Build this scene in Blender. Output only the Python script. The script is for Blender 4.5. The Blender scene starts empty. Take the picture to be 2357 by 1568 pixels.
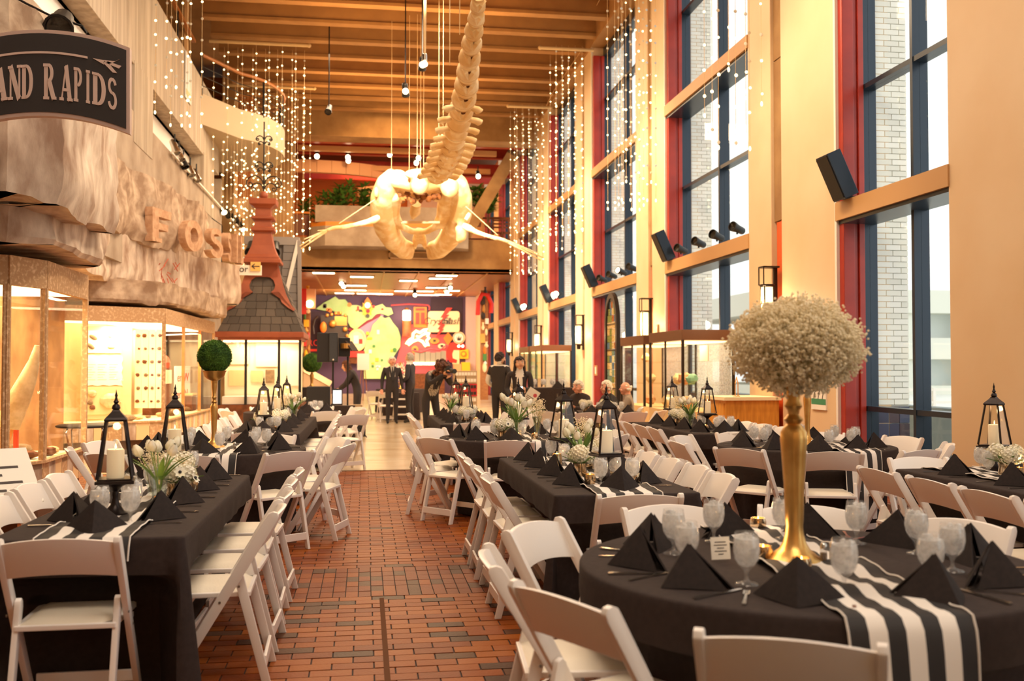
import bpy, bmesh, math, random
from mathutils import Vector, Matrix
from math import sin, cos, pi, radians, atan2, sqrt, hypot
R = random.Random(7)
S = bpy.context.scene
COL = S.collection
# ------------------------------------------------------------------ camera
FPX, W, H = 2290.0, 2357, 1568
CH = 1.48
YAW = math.atan2(1178.5 - 840, FPX)
PITCH = math.atan2(845 - 784, FPX)
cd = bpy.data.cameras.new('camera'); cam = bpy.data.objects.new('camera', cd); COL.objects.link(cam)
cam.location = (0, 0, CH); cam.rotation_euler = (pi/2 + PITCH, 0, -YAW)
cd.sensor_fit = 'HORIZONTAL'; cd.sensor_width = 36.0; cd.lens = 36.0*FPX/W
cd.clip_start = .05; cd.clip_end = 300
cd.dof.use_dof = True; cd.dof.focus_distance = 7.6; cd.dof.aperture_fstop = 2.6
S.camera = cam
CM = Matrix.Rotation(-YAW, 3, 'Z') @ Matrix.Rotation(pi/2 + PITCH, 3, 'X')
def ray(px, py):
    return CM @ Vector(((px - W/2)/FPX, -(py - H/2)/FPX, -1.0))
def onz(px, py, z=0.0):
    "the point of the horizontal plane z seen at a pixel of the photograph"
    d = ray(px, py); t = (z - CH)/d.z
    return Vector((d.x*t, d.y*t, z))
def ony(px, py, Y):
    d = ray(px, py); t = Y/d.y
    return Vector((d.x*t, Y, CH + d.z*t))
def onx(px, py, X):
    d = ray(px, py); t = X/d.x
    return Vector((X, d.y*t, CH + d.z*t))
# ------------------------------------------------------------------ view, world
S.view_settings.view_transform = 'Standard'; S.view_settings.look = 'None'
S.view_settings.exposure = 0.0; S.view_settings.gamma = 1.0; S.view_settings.use_curve_mapping = False
S.cycles.max_bounces = 7; S.cycles.diffuse_bounces = 4; S.cycles.glossy_bounces = 3
S.cycles.transmission_bounces = 5; S.cycles.transparent_max_bounces = 14
S.cycles.caustics_reflective = False; S.cycles.caustics_refractive = False
S.cycles.sample_clamp_indirect = 4.0; S.cycles.use_denoising = True
wd = bpy.data.worlds.new('world'); S.world = wd; wd.use_nodes = True
bg = wd.node_tree.nodes['Background']; bg.inputs[0].default_value = (.95, .94, .915, 1); bg.inputs[1].default_value = 1.4
def light(name, kind, loc, energy, col, size=.3, size_y=None, aim=None, angle=60, blend=.6):
    l = bpy.data.lights.new(name, kind); l.energy = energy; l.color = col
    if kind == 'AREA':
        l.size = size
        if size_y: l.shape = 'RECTANGLE'; l.size_y = size_y
    else: l.shadow_soft_size = size
    if kind == 'SPOT': l.spot_size = radians(angle); l.spot_blend = blend
    o = bpy.data.objects.new(name, l); COL.objects.link(o); o.location = loc
    if aim is not None: o.rotation_euler = (Vector(aim) - Vector(loc)).to_track_quat('-Z', 'Y').to_euler()
    return o
sun = light('daylight', 'SUN', (40, -30, 40), .9, (.93, .96, 1), .3, aim=(0, 12, 0)); sun.data.angle = radians(80)
WARM = (1, .66, .36); WARM2 = (1, .74, .46); GOLD = (1, .58, .24)
for i, (y, e) in enumerate([(0, 430), (7, 390), (14, 460), (21, 600), (28, 700), (34, 640)]):
    light('ceiling_wash', 'AREA', (1.0, y, 9.9), e, (1, .84, .66) if y < 10 else (1, .74, .47), 5, 2.5, aim=(1.0, y, 0))
for y, e in ((10, 120), (17, 180), (24, 220), (31, 240)): light('ceiling_fill', 'AREA', (1.0, y, 8.6), e, GOLD, 5, 2, aim=(1.0, y, 12))  # added lamps without fixtures, only there to brighten the ceiling
# track lights aimed at the whale, at the pilasters and at the far gallery
light('whale_spot', 'SPOT', (1.4, 15.5, 9.6), 17000, (1, .84, .62), .3, aim=(1.4, 26.5, 5.6), angle=26)
light('whale_spot', 'SPOT', (-1.5, 20.0, 9.8), 11000, (1, .84, .62), .3, aim=(1.5, 25.0, 5.8), angle=34)
light('tail_spot', 'SPOT', (1.2, 4.0, 3.2), 700, WARM2, .3, aim=(1.4, 13, 5.7), angle=36)
for y, e in ((13.4, 1250), (21.2, 2500), (28.0, 3000), (34.5, 3000)):
    light('pilaster_wash', 'SPOT', (2.6, y - 1.5, 9.3), e, (1, .76, .48), .4, aim=(6.2, y, 3.6), angle=58)
light('gallery_wash', 'SPOT', (1.2, 30.0, 9.6), 3200, GOLD, .5, aim=(1.4, 42, 6.2), angle=60)
light('under_gallery', 'AREA', (1.2, 49, 5.2), 420, WARM2, 6, 9, aim=(1.2, 49, 0))
light('mural_wash', 'AREA', (1.2, 51.5, 5.0), 420, (1, .76, .5), 7, .6, aim=(1.2, 56, 2.6))
light('lounge_lamp', 'AREA', (1.5, 46, 11.2), 900, GOLD, 5, 5, aim=(1.5, 46, 6))
light('exhibit_fill', 'SPOT', (1.5, 9.0, 7.5), 900, (1, .82, .6), .4, aim=(-3.3, 13.5, 1.6), angle=60)  # added fill that brightens the dark fronts of the fossil cases
light('left_wash', 'SPOT', (1.8, 12.0, 9.4), 1500, (1, .88, .72), .5, aim=(-3.6, 16.0, 4.0), angle=66)
light('left_wash', 'SPOT', (2.4, 22.0, 9.4), 1500, (1, .78, .52), .5, aim=(-3.8, 28.0, 5.0), angle=66)
# ------------------------------------------------------------------ materials
def lin(c):
    return tuple(((v/255)/12.92 if v/255 <= .04045 else (((v/255) + .055)/1.055)**2.4) for v in c[:3])
MATS = {}
def mat(name, rgb, rough=.6, metal=0.0, rgb2=None, scale=6.0, bump=0.0, bscale=None, emit=0.0, trans=0.0, alpha=1.0, stretch=None, detail=4, lo=.35, hi=.65, spec=None, sheen=0.0, nosample=False):
    if name in MATS: return MATS[name]
    m = bpy.data.materials.new(name); m.use_nodes = True; nt = m.node_tree; b = nt.nodes['Principled BSDF']
    c = lin(rgb) + (1,)
    b.inputs['Base Color'].default_value = c; b.inputs['Roughness'].default_value = rough; b.inputs['Metallic'].default_value = metal
    if spec is not None: b.inputs['Specular IOR Level'].default_value = spec
    if sheen: b.inputs['Sheen Weight'].default_value = sheen
    if trans: b.inputs['Transmission Weight'].default_value = trans
    if alpha < 1: b.inputs['Alpha'].default_value = alpha
    if emit:
        b.inputs['Emission Color'].default_value = c; b.inputs['Emission Strength'].default_value = emit
    if rgb2 or bump:
        tc = nt.nodes.new('ShaderNodeTexCoord'); src = tc.outputs['Object']
        if stretch:
            mp = nt.nodes.new('ShaderNodeMapping'); mp.inputs['Scale'].default_value = stretch
            nt.links.new(src, mp.inputs[0]); src = mp.outputs[0]
        if rgb2:
            n = nt.nodes.new('ShaderNodeTexNoise'); n.inputs['Scale'].default_value = scale; n.inputs['Detail'].default_value = detail
            nt.links.new(src, n.inputs['Vector'])
            r = nt.nodes.new('ShaderNodeValToRGB'); r.color_ramp.elements[0].position = lo; r.color_ramp.elements[1].position = hi
            r.color_ramp.elements[0].color = c; r.color_ramp.elements[1].color = lin(rgb2) + (1,)
            nt.links.new(n.outputs[0], r.inputs[0]); nt.links.new(r.outputs[0], b.inputs['Base Color'])
            if emit: nt.links.new(r.outputs[0], b.inputs['Emission Color'])
        if bump:
            n2 = nt.nodes.new('ShaderNodeTexNoise'); n2.inputs['Scale'].default_value = bscale or scale; n2.inputs['Detail'].default_value = 6
            nt.links.new(src, n2.inputs['Vector'])
            bp = nt.nodes.new('ShaderNodeBump'); bp.inputs['Strength'].default_value = bump; bp.inputs['Distance'].default_value = .02
            nt.links.new(n2.outputs[0], bp.inputs['Height']); nt.links.new(bp.outputs[0], b.inputs['Normal'])
    if nosample: m.cycles.emission_sampling = 'NONE'
    MATS[name] = m
    return m
def clear(name, tint=(255, 255, 255), gloss=.06, milk=0.0, rough=.02, fres=True, mc=(.95, .95, .95)):
    "thin clear sheet: light goes straight through, a little is mirrored, some is scattered"
    if name in MATS: return MATS[name]
    m = bpy.data.materials.new(name); m.use_nodes = True; nt = m.node_tree; nt.nodes.remove(nt.nodes['Principled BSDF'])
    out = nt.nodes['Material Output']
    t = nt.nodes.new('ShaderNodeBsdfTransparent'); t.inputs[0].default_value = lin(tint) + (1,)
    g = nt.nodes.new('ShaderNodeBsdfGlossy'); g.inputs['Roughness'].default_value = rough
    mx = nt.nodes.new('ShaderNodeMixShader')
    if fres:
        lw = nt.nodes.new('ShaderNodeLayerWeight'); lw.inputs[0].default_value = .5
        pw = nt.nodes.new('ShaderNodeMath'); pw.operation = 'POWER'; pw.inputs[1].default_value = 5
        mm = nt.nodes.new('ShaderNodeMath'); mm.operation = 'MULTIPLY_ADD'; mm.inputs[1].default_value = .35; mm.inputs[2].default_value = gloss
        nt.links.new(lw.outputs['Facing'], pw.inputs[0]); nt.links.new(pw.outputs[0], mm.inputs[0]); nt.links.new(mm.outputs[0], mx.inputs[0])
    else: mx.inputs[0].default_value = gloss
    nt.links.new(t.outputs[0], mx.inputs[1]); nt.links.new(g.outputs[0], mx.inputs[2]); last = mx
    if milk:
        d = nt.nodes.new('ShaderNodeBsdfTranslucent'); d.inputs[0].default_value = (*mc, 1)
        d2 = nt.nodes.new('ShaderNodeBsdfDiffuse'); d2.inputs[0].default_value = (*mc, 1)
        m0 = nt.nodes.new('ShaderNodeMixShader'); nt.links.new(d.outputs[0], m0.inputs[1]); nt.links.new(d2.outputs[0], m0.inputs[2])
        tc = nt.nodes.new('ShaderNodeTexCoord'); n = nt.nodes.new('ShaderNodeTexNoise'); n.inputs['Scale'].default_value = 45
        nt.links.new(tc.outputs['Object'], n.inputs['Vector'])
        mr = nt.nodes.new('ShaderNodeMapRange'); mr.inputs[1].default_value = .35; mr.inputs[2].default_value = .65
        mr.inputs[3].default_value = milk*.5; mr.inputs[4].default_value = min(1, milk*1.3); nt.links.new(n.outputs[0], mr.inputs[0])
        m2 = nt.nodes.new('ShaderNodeMixShader'); nt.links.new(mr.outputs[0], m2.inputs[0])
        nt.links.new(mx.outputs[0], m2.inputs[1]); nt.links.new(m0.outputs[0], m2.inputs[2]); last = m2
    nt.links.new(last.outputs[0], out.inputs[0]); MATS[name] = m
    return m
# ------------------------------------------------------------------ mesh building
class MB:
    def __init__(s): s.v = []; s.f = []; s.m = []
    def add(s, vs, fs, mi=0):
        o = len(s.v); s.v += [tuple(p) for p in vs]; s.f += [[i + o for i in f] for f in fs]; s.m += [mi]*len(fs); return s
    def box(s, a, b, mi=0, mx=None):
        x0, y0, z0 = a; x1, y1, z1 = b
        vs = [(x0,y0,z0),(x1,y0,z0),(x1,y1,z0),(x0,y1,z0),(x0,y0,z1),(x1,y0,z1),(x1,y1,z1),(x0,y1,z1)]
        if mx is not None: vs = [mx @ Vector(v) for v in vs]
        return s.add(vs, [(3,2,1,0),(4,5,6,7),(0,1,5,4),(1,2,6,5),(2,3,7,6),(3,0,4,7)], mi)
    def bar(s, p, q, w, d, up=(0,0,1), mi=0, w2=None, d2=None):
        "rectangular bar from p to q, w across (sideways of up), d along up"
        p = Vector(p); q = Vector(q); a = (q - p).normalized(); u = Vector(up)
        x = a.cross(u)
        if x.length < 1e-4: x = a.cross(Vector((0, 1, 0)))
        x.normalize(); u = x.cross(a).normalized()
        w2 = w if w2 is None else w2; d2 = d if d2 is None else d2
        vs = []
        for c, ww, dd in ((p, w, d), (q, w2, d2)):
            for sx, sy in ((-1,-1),(1,-1),(1,1),(-1,1)): vs.append(c + x*sx*ww/2 + u*sy*dd/2)
        return s.add(vs, [(3,2,1,0),(4,5,6,7),(0,1,5,4),(1,2,6,5),(2,3,7,6),(3,0,4,7)], mi)
    def tube(s, pts, r, n=8, mi=0, cap=True, closed=False):
        pts = [Vector(p) for p in pts]; k = len(pts); rr = r if isinstance(r, (list, tuple)) else [r]*k
        o = len(s.v); ref = None
        for i, p in enumerate(pts):
            if closed: t = pts[(i+1) % k] - pts[i-1]
            else: t = pts[min(i+1, k-1)] - pts[max(i-1, 0)]
            if t.length < 1e-9: t = Vector((0,0,1))
            t.normalize()
            if ref is None: ref = Vector((0,0,1)) if abs(t.z) < .9 else Vector((1,0,0))
            x = t.cross(ref)
            if x.length < 1e-4: x = t.orthogonal()
            x.normalize(); y = x.cross(t).normalized(); ref = y
            for j in range(n):
                a = 2*pi*j/n; s.v.append(tuple(p + (x*cos(a) + y*sin(a))*rr[i]))
        for i in range(k if closed else k-1):
            i2 = (i+1) % k
            for j in range(n):
                s.f.append([o+i*n+j, o+i*n+(j+1)%n, o+i2*n+(j+1)%n, o+i2*n+j]); s.m.append(mi)
        if cap and not closed:
            s.f.append([o+j for j in range(n)][::-1]); s.m.append(mi)
            s.f.append([o+(k-1)*n+j for j in range(n)]); s.m.append(mi)
        return s
    def lathe(s, prof, n=16, c=(0,0,0), mi=0, cap=True, sx=1, sy=1):
        o = len(s.v)
        for r, z in prof:
            for j in range(n):
                a = 2*pi*(j+.5)/n; s.v.append((c[0]+r*cos(a)*sx, c[1]+r*sin(a)*sy, c[2]+z))
        for i in range(len(prof)-1):
            for j in range(n):
                s.f.append([o+i*n+j, o+i*n+(j+1)%n, o+(i+1)*n+(j+1)%n, o+(i+1)*n+j]); s.m.append(mi)
        if cap:
            if prof[0][0] > 1e-5: s.f.append([o+j for j in range(n)][::-1]); s.m.append(mi)
            if prof[-1][0] > 1e-5: s.f.append([o+(len(prof)-1)*n+j for j in range(n)]); s.m.append(mi)
        return s
    def ball(s, c, r, n=8, k=6, mi=0, sc=(1,1,1), jit=0, rnd=None):
        o = len(s.v); c = Vector(c)
        def P(a, b):
            q = Vector((cos(a)*sin(b)*sc[0], sin(a)*sin(b)*sc[1], cos(b)*sc[2]))*r
            if jit: q *= 1 + (rnd or R).uniform(-jit, jit)
            return tuple(c + q)
        s.v.append(P(0, 0))
        for i in range(1, k):
            for j in range(n): s.v.append(P(2*pi*j/n, pi*i/k))
        s.v.append(P(0, pi)); last = len(s.v)-1
        for j in range(n):
            s.f.append([o, o+1+j, o+1+(j+1)%n]); s.m.append(mi)
            b = o+1+(k-2)*n; s.f.append([b+j, last, b+(j+1)%n]); s.m.append(mi)
        for i in range(k-2):
            for j in range(n):
                a = o+1+i*n; s.f.append([a+j, a+n+j, a+n+(j+1)%n, a+(j+1)%n]); s.m.append(mi)
        return s
    def prism(s, poly, e0, e1, fn=None, mi=0):
        "poly of (a,b) pulled from e0 to e1; fn(a,b,e) gives the point"
        fn = fn or (lambda a, b, e: (a, b, e)); n = len(poly)
        vs = [fn(a, b, e0) for a, b in poly] + [fn(a, b, e1) for a, b in poly]
        return s.add(vs, [list(range(n))[::-1], list(range(n, 2*n))] + [(i, (i+1)%n, n+(i+1)%n, n+i) for i in range(n)], mi)
    def grid(s, fn, nu, nv, mi=0):
        vs = [fn(i/nu, j/nv) for j in range(nv+1) for i in range(nu+1)]
        return s.add(vs, [(j*(nu+1)+i, j*(nu+1)+i+1, (j+1)*(nu+1)+i+1, (j+1)*(nu+1)+i) for j in range(nv) for i in range(nu)], mi)
    def mesh(s, name, mats, smooth=None, bevel=0, fix=True):
        me = bpy.data.meshes.new(name); me.from_pydata(s.v, [], s.f)
        for m in (mats if isinstance(mats, (list, tuple)) else [mats]): me.materials.append(m)
        me.polygons.foreach_set('material_index', s.m)
        if fix or bevel:
            bm = bmesh.new(); bm.from_mesh(me)
            if fix: bmesh.ops.recalc_face_normals(bm, faces=bm.faces)
            if bevel: bmesh.ops.bevel(bm, geom=[e for e in bm.edges if len(e.link_faces) == 2 and e.calc_face_angle(0) > .5], offset=bevel, segments=2, affect='EDGES', profile=.6, clamp_overlap=True)
            bm.to_mesh(me); bm.free()
        if smooth is not None:
            me.polygons.foreach_set('use_smooth', [True]*len(me.polygons))
            if smooth < 180: me.set_sharp_from_angle(angle=radians(smooth))
        me.update(); return me
    def build(s, name, mats, parent=None, smooth=None, bevel=0, loc=None, rot=None, fix=True):
        return put(name, s.mesh(name, mats, smooth, bevel, fix), parent, loc, rot)
def put(name, me, parent=None, loc=None, rot=None):
    o = bpy.data.objects.new(name, me); COL.objects.link(o)
    if parent is not None: o.parent = parent; KIDS.setdefault(parent.name, []).append(o)
    if loc is not None: o.location = loc
    if rot is not None: o.rotation_euler = rot
    return o
KIDS = {}
def tag(o, label=None, cat=None, group=None, kind=None):
    for k, v in (('label', label), ('category', cat), ('group', group), ('kind', kind)):
        if v: o[k] = v
    return o
def thing(name, label, cat, loc=(0,0,0), rz=0, group=None, rot=None):
    o = bpy.data.objects.new(name, None); COL.objects.link(o); o.empty_display_size = .1
    o.location = loc; o.rotation_euler = rot if rot else (0, 0, rz)
    return tag(o, label, cat, group)
def struct(o): o['kind'] = 'structure'; return o
def kids(o): return KIDS.get(o.name, [])
def dup(o, loc=None, rz=None, label=None, group=None, parent=None, rot=None, scale=None):
    c = o.copy(); COL.objects.link(c)
    if parent is not None: c.parent = parent; KIDS.setdefault(parent.name, []).append(c)
    for ch in list(kids(o)): dup(ch, parent=c)
    if loc is not None: c.location = loc
    if rz is not None: c.rotation_euler = (0, 0, rz)
    if rot is not None: c.rotation_euler = rot
    if scale is not None: c.scale = (scale, scale, scale)
    if label: c['label'] = label
    if group: c['group'] = group
    return c
def lettering(txt, size, m, parent, loc, align='CENTER', rot=(pi/2, 0, 0), extrude=.003, name='lettering', shear=0):
    f = bpy.data.curves.new('lettering', 'FONT'); f.body = txt; f.size = size; f.align_x = align; f.extrude = extrude; f.shear = shear
    o = bpy.data.objects.new('lettering', f); me = bpy.data.meshes.new_from_object(o); bpy.data.objects.remove(o); bpy.data.curves.remove(f)
    me.materials.clear(); me.materials.append(m); return put(name, me, parent, loc, rot)
def rmx(loc, rx=0, ry=0, rz=0):
    return Matrix.Translation(Vector(loc)) @ Matrix.Rotation(rz, 4, 'Z') @ Matrix.Rotation(ry, 4, 'Y') @ Matrix.Rotation(rx, 4, 'X')
# ================================================================== the setting
XR, XL, ZC = 6.2, -4.2, 11.3
M_mortar = mat('mortar', (60, 46, 42), .9)
M_terr = mat('terrazzo', (214, 196, 168), .22, rgb2=(196, 172, 138), scale=1.2, detail=2)
BRICK = [mat('brick_tone_%d' % i, tuple(v*.90 for v in c), .42, rgb2=c2, scale=14, bump=.12, bscale=60, spec=.12) for i, (c, c2) in enumerate([
    ((156, 76, 16), (138, 66, 14)), ((166, 86, 18), (146, 74, 16)), ((150, 70, 14), (130, 60, 13)), ((138, 62, 22), (118, 54, 18)),
    ((164, 88, 34), (146, 74, 28)), ((98, 56, 32), (80, 48, 30)), ((84, 52, 36), (72, 46, 34))])]
M_conc = mat('concrete', (176, 158, 138), .85, rgb2=(150, 130, 110), scale=1.6, bump=.15, bscale=9)
M_concw = mat('concrete_warm', (178, 140, 92), .85, rgb2=(150, 112, 70), scale=1.4, bump=.12, bscale=8)
M_board = mat('board_marked_concrete', (186, 170, 150), .85, rgb2=(158, 142, 122), scale=2.2, stretch=(3, 3, .25), bump=.12, bscale=10)
M_cream = mat('cream_paint', (230, 202, 164), .5, rgb2=(224, 192, 150), scale=.8)
M_white = mat('white_paint', (238, 232, 222), .6)
M_ceil = mat('ceiling_concrete', (152, 108, 60), .85, rgb2=(138, 98, 54), scale=1.5)
M_beam = mat('ceiling_beam_paint', (160, 116, 66), .8, rgb2=(148, 106, 60), scale=2)
M_redst = mat('red_steel', (176, 52, 34), .35, rgb2=(158, 44, 30), scale=3)
M_orst = mat('orange_channel', (226, 92, 34), .4)
M_blue = mat('blue_black_frame', (40, 52, 66), .3, metal=.3)
M_sill = mat('tan_transom', (196, 150, 98), .5)
M_glass = clear('window_glass', (251, 254, 253), .01)
M_cglass = clear('case_glass', (254, 254, 252), .02)
M_black = mat('black_metal', (28, 26, 26), .45, metal=.4)
M_wood = mat('rail_wood', (176, 112, 54), .4, rgb2=(150, 90, 42), scale=8, stretch=(1, 6, 6))
M_brown = mat('dark_brown_interior', (92, 58, 34), .8)
M_purple = mat('purple_wall', (86, 62, 92), .7, rgb2=(74, 52, 82), scale=.7)
M_orange = mat('orange_wall', (206, 116, 44), .7)
M_lamp = mat('lamp_white', (255, 226, 178), .5, emit=9, nosample=True)
M_lampw = mat('lamp_glow', (255, 214, 150), .5, emit=3.2, nosample=True)
# ---- floor
fl = MB()
fl.box((-8, -5, -.3), (XR+.6, 14.4, -.006), 0); fl.box((-8, 14.4, -.3), (XR+.6, 58, 0), 1)
floor = struct(fl.build('floor', [M_mortar, M_terr]))
def brickmesh(a, b, m, bev=.0025):
    return MB().box((-a/2, -b/2, -.008), (a/2, b/2, 0)).mesh('brick', m, bevel=0)
cand = []; rb = random.Random(3)
def tone(y):
    r = rb.random()
    if y < 6.5: return 5 if r < .10 else 6 if r < .16 else int(r*1000) % 5
    return 5 if r < .04 else int(r*1000) % 5
y = 2.4; k = 0
while y < 14.38:
    if 6.46 <= y < 7.38:
        x = -4.3
        while x < 6.1: cand.append((x+.04, y+.077, .076, .149, 3 if rb.random() < .5 else rb.choice([0, 2, 5]))); x += .082
        y += .1545
    else:
        x = -4.4 + (.1035 if k % 2 else 0)
        while x < 6.1:
            if not (y < 6.46 and abs(x + .1 - .112) < .0): cand.append((x+.1035, y+.051, .199, .0945, tone(y)))
            x += .207
        k += 1; y += .1032
def inaisle(c):
    return -.95 + (c[1]-4.5)*.10 < c[0] < 1.0 and c[1] > 4.55
near = [c for c in cand if inaisle(c)]
near.sort(key=lambda c: c[1]); near = near[:298]; nset = set(near)
cache = {}
for (x, y, a, b, t) in near:
    key = (a, t)
    if key not in cache: cache[key] = brickmesh(a, b, BRICK[t])
    put('brick', cache[key], floor, (x, y, rb.uniform(-.0015, .001)))
rest = MB()
for c in cand:
    if c in nset: continue
    x, y, a, b, t = c; z = rb.uniform(-.0012, .001); o = len(rest.v)
    x0, x1, y0, y1 = x-a/2, x+a/2, y-b/2, y+b/2
    rest.v += [(x0,y0,z),(x1,y0,z),(x1,y1,z),(x0,y1,z),(x0,y0,-.008),(x1,y0,-.008),(x1,y1,-.008),(x0,y1,-.008)]
    for f in ((0,1,2,3),(4,5,1,0),(5,6,2,1),(6,7,3,2),(7,4,0,3)): rest.f.append([o+i for i in f]); rest.m.append(t)
tag(rest.build('brick_field', BRICK, floor, fix=False), kind='stuff')
M_joint = mat('joint_metal', (104, 70, 50), .9, spec=.05)
MB().box((.098, 2.4, -.004), (.126, 6.46, .003)).build('expansion_joint', M_joint, floor)
MB().box((-4.3, 14.36, -.004), (XR, 14.43, .004)).build('threshold_strip', M_joint, floor)
M_crack = mat('grout_line', (170, 148, 118), .6)
g = MB()
for yy in range(16, 57, 2): g.box((-4.2, yy-.004, 0), (XR, yy+.004, .0015))
for xx in range(-4, 7, 2): g.box((xx-.004, 14.43, 0), (xx+.004, 56, .0015))
g.build('terrazzo_divider', M_crack, floor)
# ---- ceiling with deep cross beams
ce = MB(); ce.box((XL-4, -5, ZC), (XR+.7, 41.7, ZC+.3))
ceil = struct(ce.build('ceiling', M_ceil))
for i in range(29):
    yb = -4.4 + i*1.452
    if yb > 36: break
    b = MB(); b.box((XL+.05, yb, 10.5), (XR+.1, yb+.16, ZC)); b.box((XL+.05, yb-.06, 10.42), (XR+.1, yb+.22, 10.5))
    b.build('ceiling_beam', M_beam, ceil)
lt = MB(); lt.box((XL, 36.4, 9.85), (XR+.3, 37.4, ZC)); lt.build('lintel', M_concw, ceil)
eb = MB(); eb.box((XR-.05, -5, 10.35), (XR+.6, 41.7, ZC)); eb.build('edge_beam', M_beam, ceil)
# ---- right wall: pilasters and windows
wr = struct(thing('wall_right', None, None)); wr['kind'] = 'structure'
PIL = [(7.15, 9.85), (12.4, 15.48), (20.0, 22.3), (26.8, 29.0), (33.4, 35.6), (40.0, 42.4), (46.4, 48.0), (52, 58.0), (.7, 2.7), (-5.0, -4.2)]
def pilaster(y0, y1, slot=True):
    p = MB()
    if slot:
        mid = y0 + (y1-y0)*(.26 if y1 - y0 > 2.9 else .42) + .2; a, b = mid-.15, mid+.15
        # the slot sits nearer the far edge on the wide pilaster
        if y1-y0 > 2.9: a, b = y0 + (13.72-12.4)+.62, y0 + (13.72-12.4)+1.0; a, b = 14.18, 14.56
        p.box((XR, y0, 0), (XR+.75, a, ZC)); p.box((XR, b, 0), (XR+.75, y1, ZC)); p.box((XR+.12, a, 0), (XR+.75, b, ZC))
        p.build('pilaster', M_cream, wr, bevel=.012)
        q = MB()
        for (z0, z1) in ((3.72, 6.2), (6.22, 8.7), (8.72, ZC-.4)): q.box((XR+.05, a+.005, z0), (XR+.125, b-.005, z1))
        q.build('concrete_panel', M_concw, wr)
        r = MB(); r.box((XR+.06, a+.07, 0), (XR+.125, b-.07, 3.7)); r.box((XR+.02, a+.01, 0), (XR+.12, a+.05, 3.7)); r.build('orange_channel', M_orst, wr)
    else:
        p.box((XR, y0, 0), (XR+.75, y1, ZC)); p.build('pilaster', M_cream, wr, bevel=.012)
for (y0, y1) in PIL: pilaster(y0, y1, slot=(10 < y0 < 41))
for (y0, y1) in PIL[1:6]:
    MB().box((XR-.012, y0-.004, 0), (XR+.03, y0+.05, 10.4)).build('corner_trim', M_white, wr)
WIN = [(9.85, 12.4), (15.48, 20.0), (22.3, 26.8), (29.0, 33.4), (35.6, 40.0), (42.4, 46.4), (48, 52), (2.7, 7.15), (-4.2, .7)]
ZT = [.93, 5.2, 8.9]
for wi, (y0, y1) in enumerate(WIN):
    w = struct(thing('window_%d' % (wi+1), None, None, (0, 0, 0))); w['kind'] = 'structure'
    for yy, sg in ((y1, -1), (y0, 1)):
        c = MB(); ya = yy; yb2 = yy + sg*.12
        lo, hi = min(ya, yb2), max(ya, yb2)
        c.box((XR+.03, lo, 0), (XR+.19, hi, 10.1)); c.box((XR+.19, lo+.03, 0), (XR+.25, hi-.03, 10.1)); c.box((XR+.25, lo, 0), (XR+.33, hi, 10.1))
        if sg < 0: c.build('steel_column', M_redst, w, bevel=.008)
        f = MB(); f.box((XR+.33, min(yy, yy+sg*.07), 0), (XR+.53, max(yy, yy+sg*.07), 10.1)); f.build('frame_post', M_blue, w)
    ym = (y0+y1)/2
    MB().box((XR+.33, ym-.03, 0), (XR+.53, ym+.03, 10.1)).build('mullion', M_blue, w)
    for z in ZT: MB().box((XR+.34, y0+.07, z-.03), (XR+.52, y1-.07, z+.035)).build('glazing_bar', M_blue, w)
    MB().box((XR+.33, y0, 10.1), (XR+.6, y1, 10.45)).build('window_head', M_blue, w)
    MB().box((XR+.30, y0, 0), (XR+.56, y1, .09)).build('window_sill', M_blue, w)
    for z0, z1 in ((3.42, 3.66), (6.72, 6.94)):
        if wi == 0 and z0 > 5: continue
        t = MB(); t.box((XR-.02, y0-.02, z0), (XR+.34, y1+.02, z1), 0); t.box((XR+.02, y0, z0-.05), (XR+.5, y1, z0), 1)
        t.build('transom', [M_sill, M_blue], w)
    zs = [.09, .9, .965, 3.37, 3.66, 5.17, 5.235, 6.67, 6.94, 8.87, 8.935, 10.1] if wi else [.09, .9, .965, 3.37, 3.66, 5.17, 5.235, 8.87, 8.935, 10.1]
    for a, b in ((y0+.07, ym-.03), (ym+.03, y1-.07)):
        for k in range(0, len(zs), 2): MB().box((XR+.42, a, zs[k]), (XR+.426, b, zs[k+1])).build('pane', M_glass, w)
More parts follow.
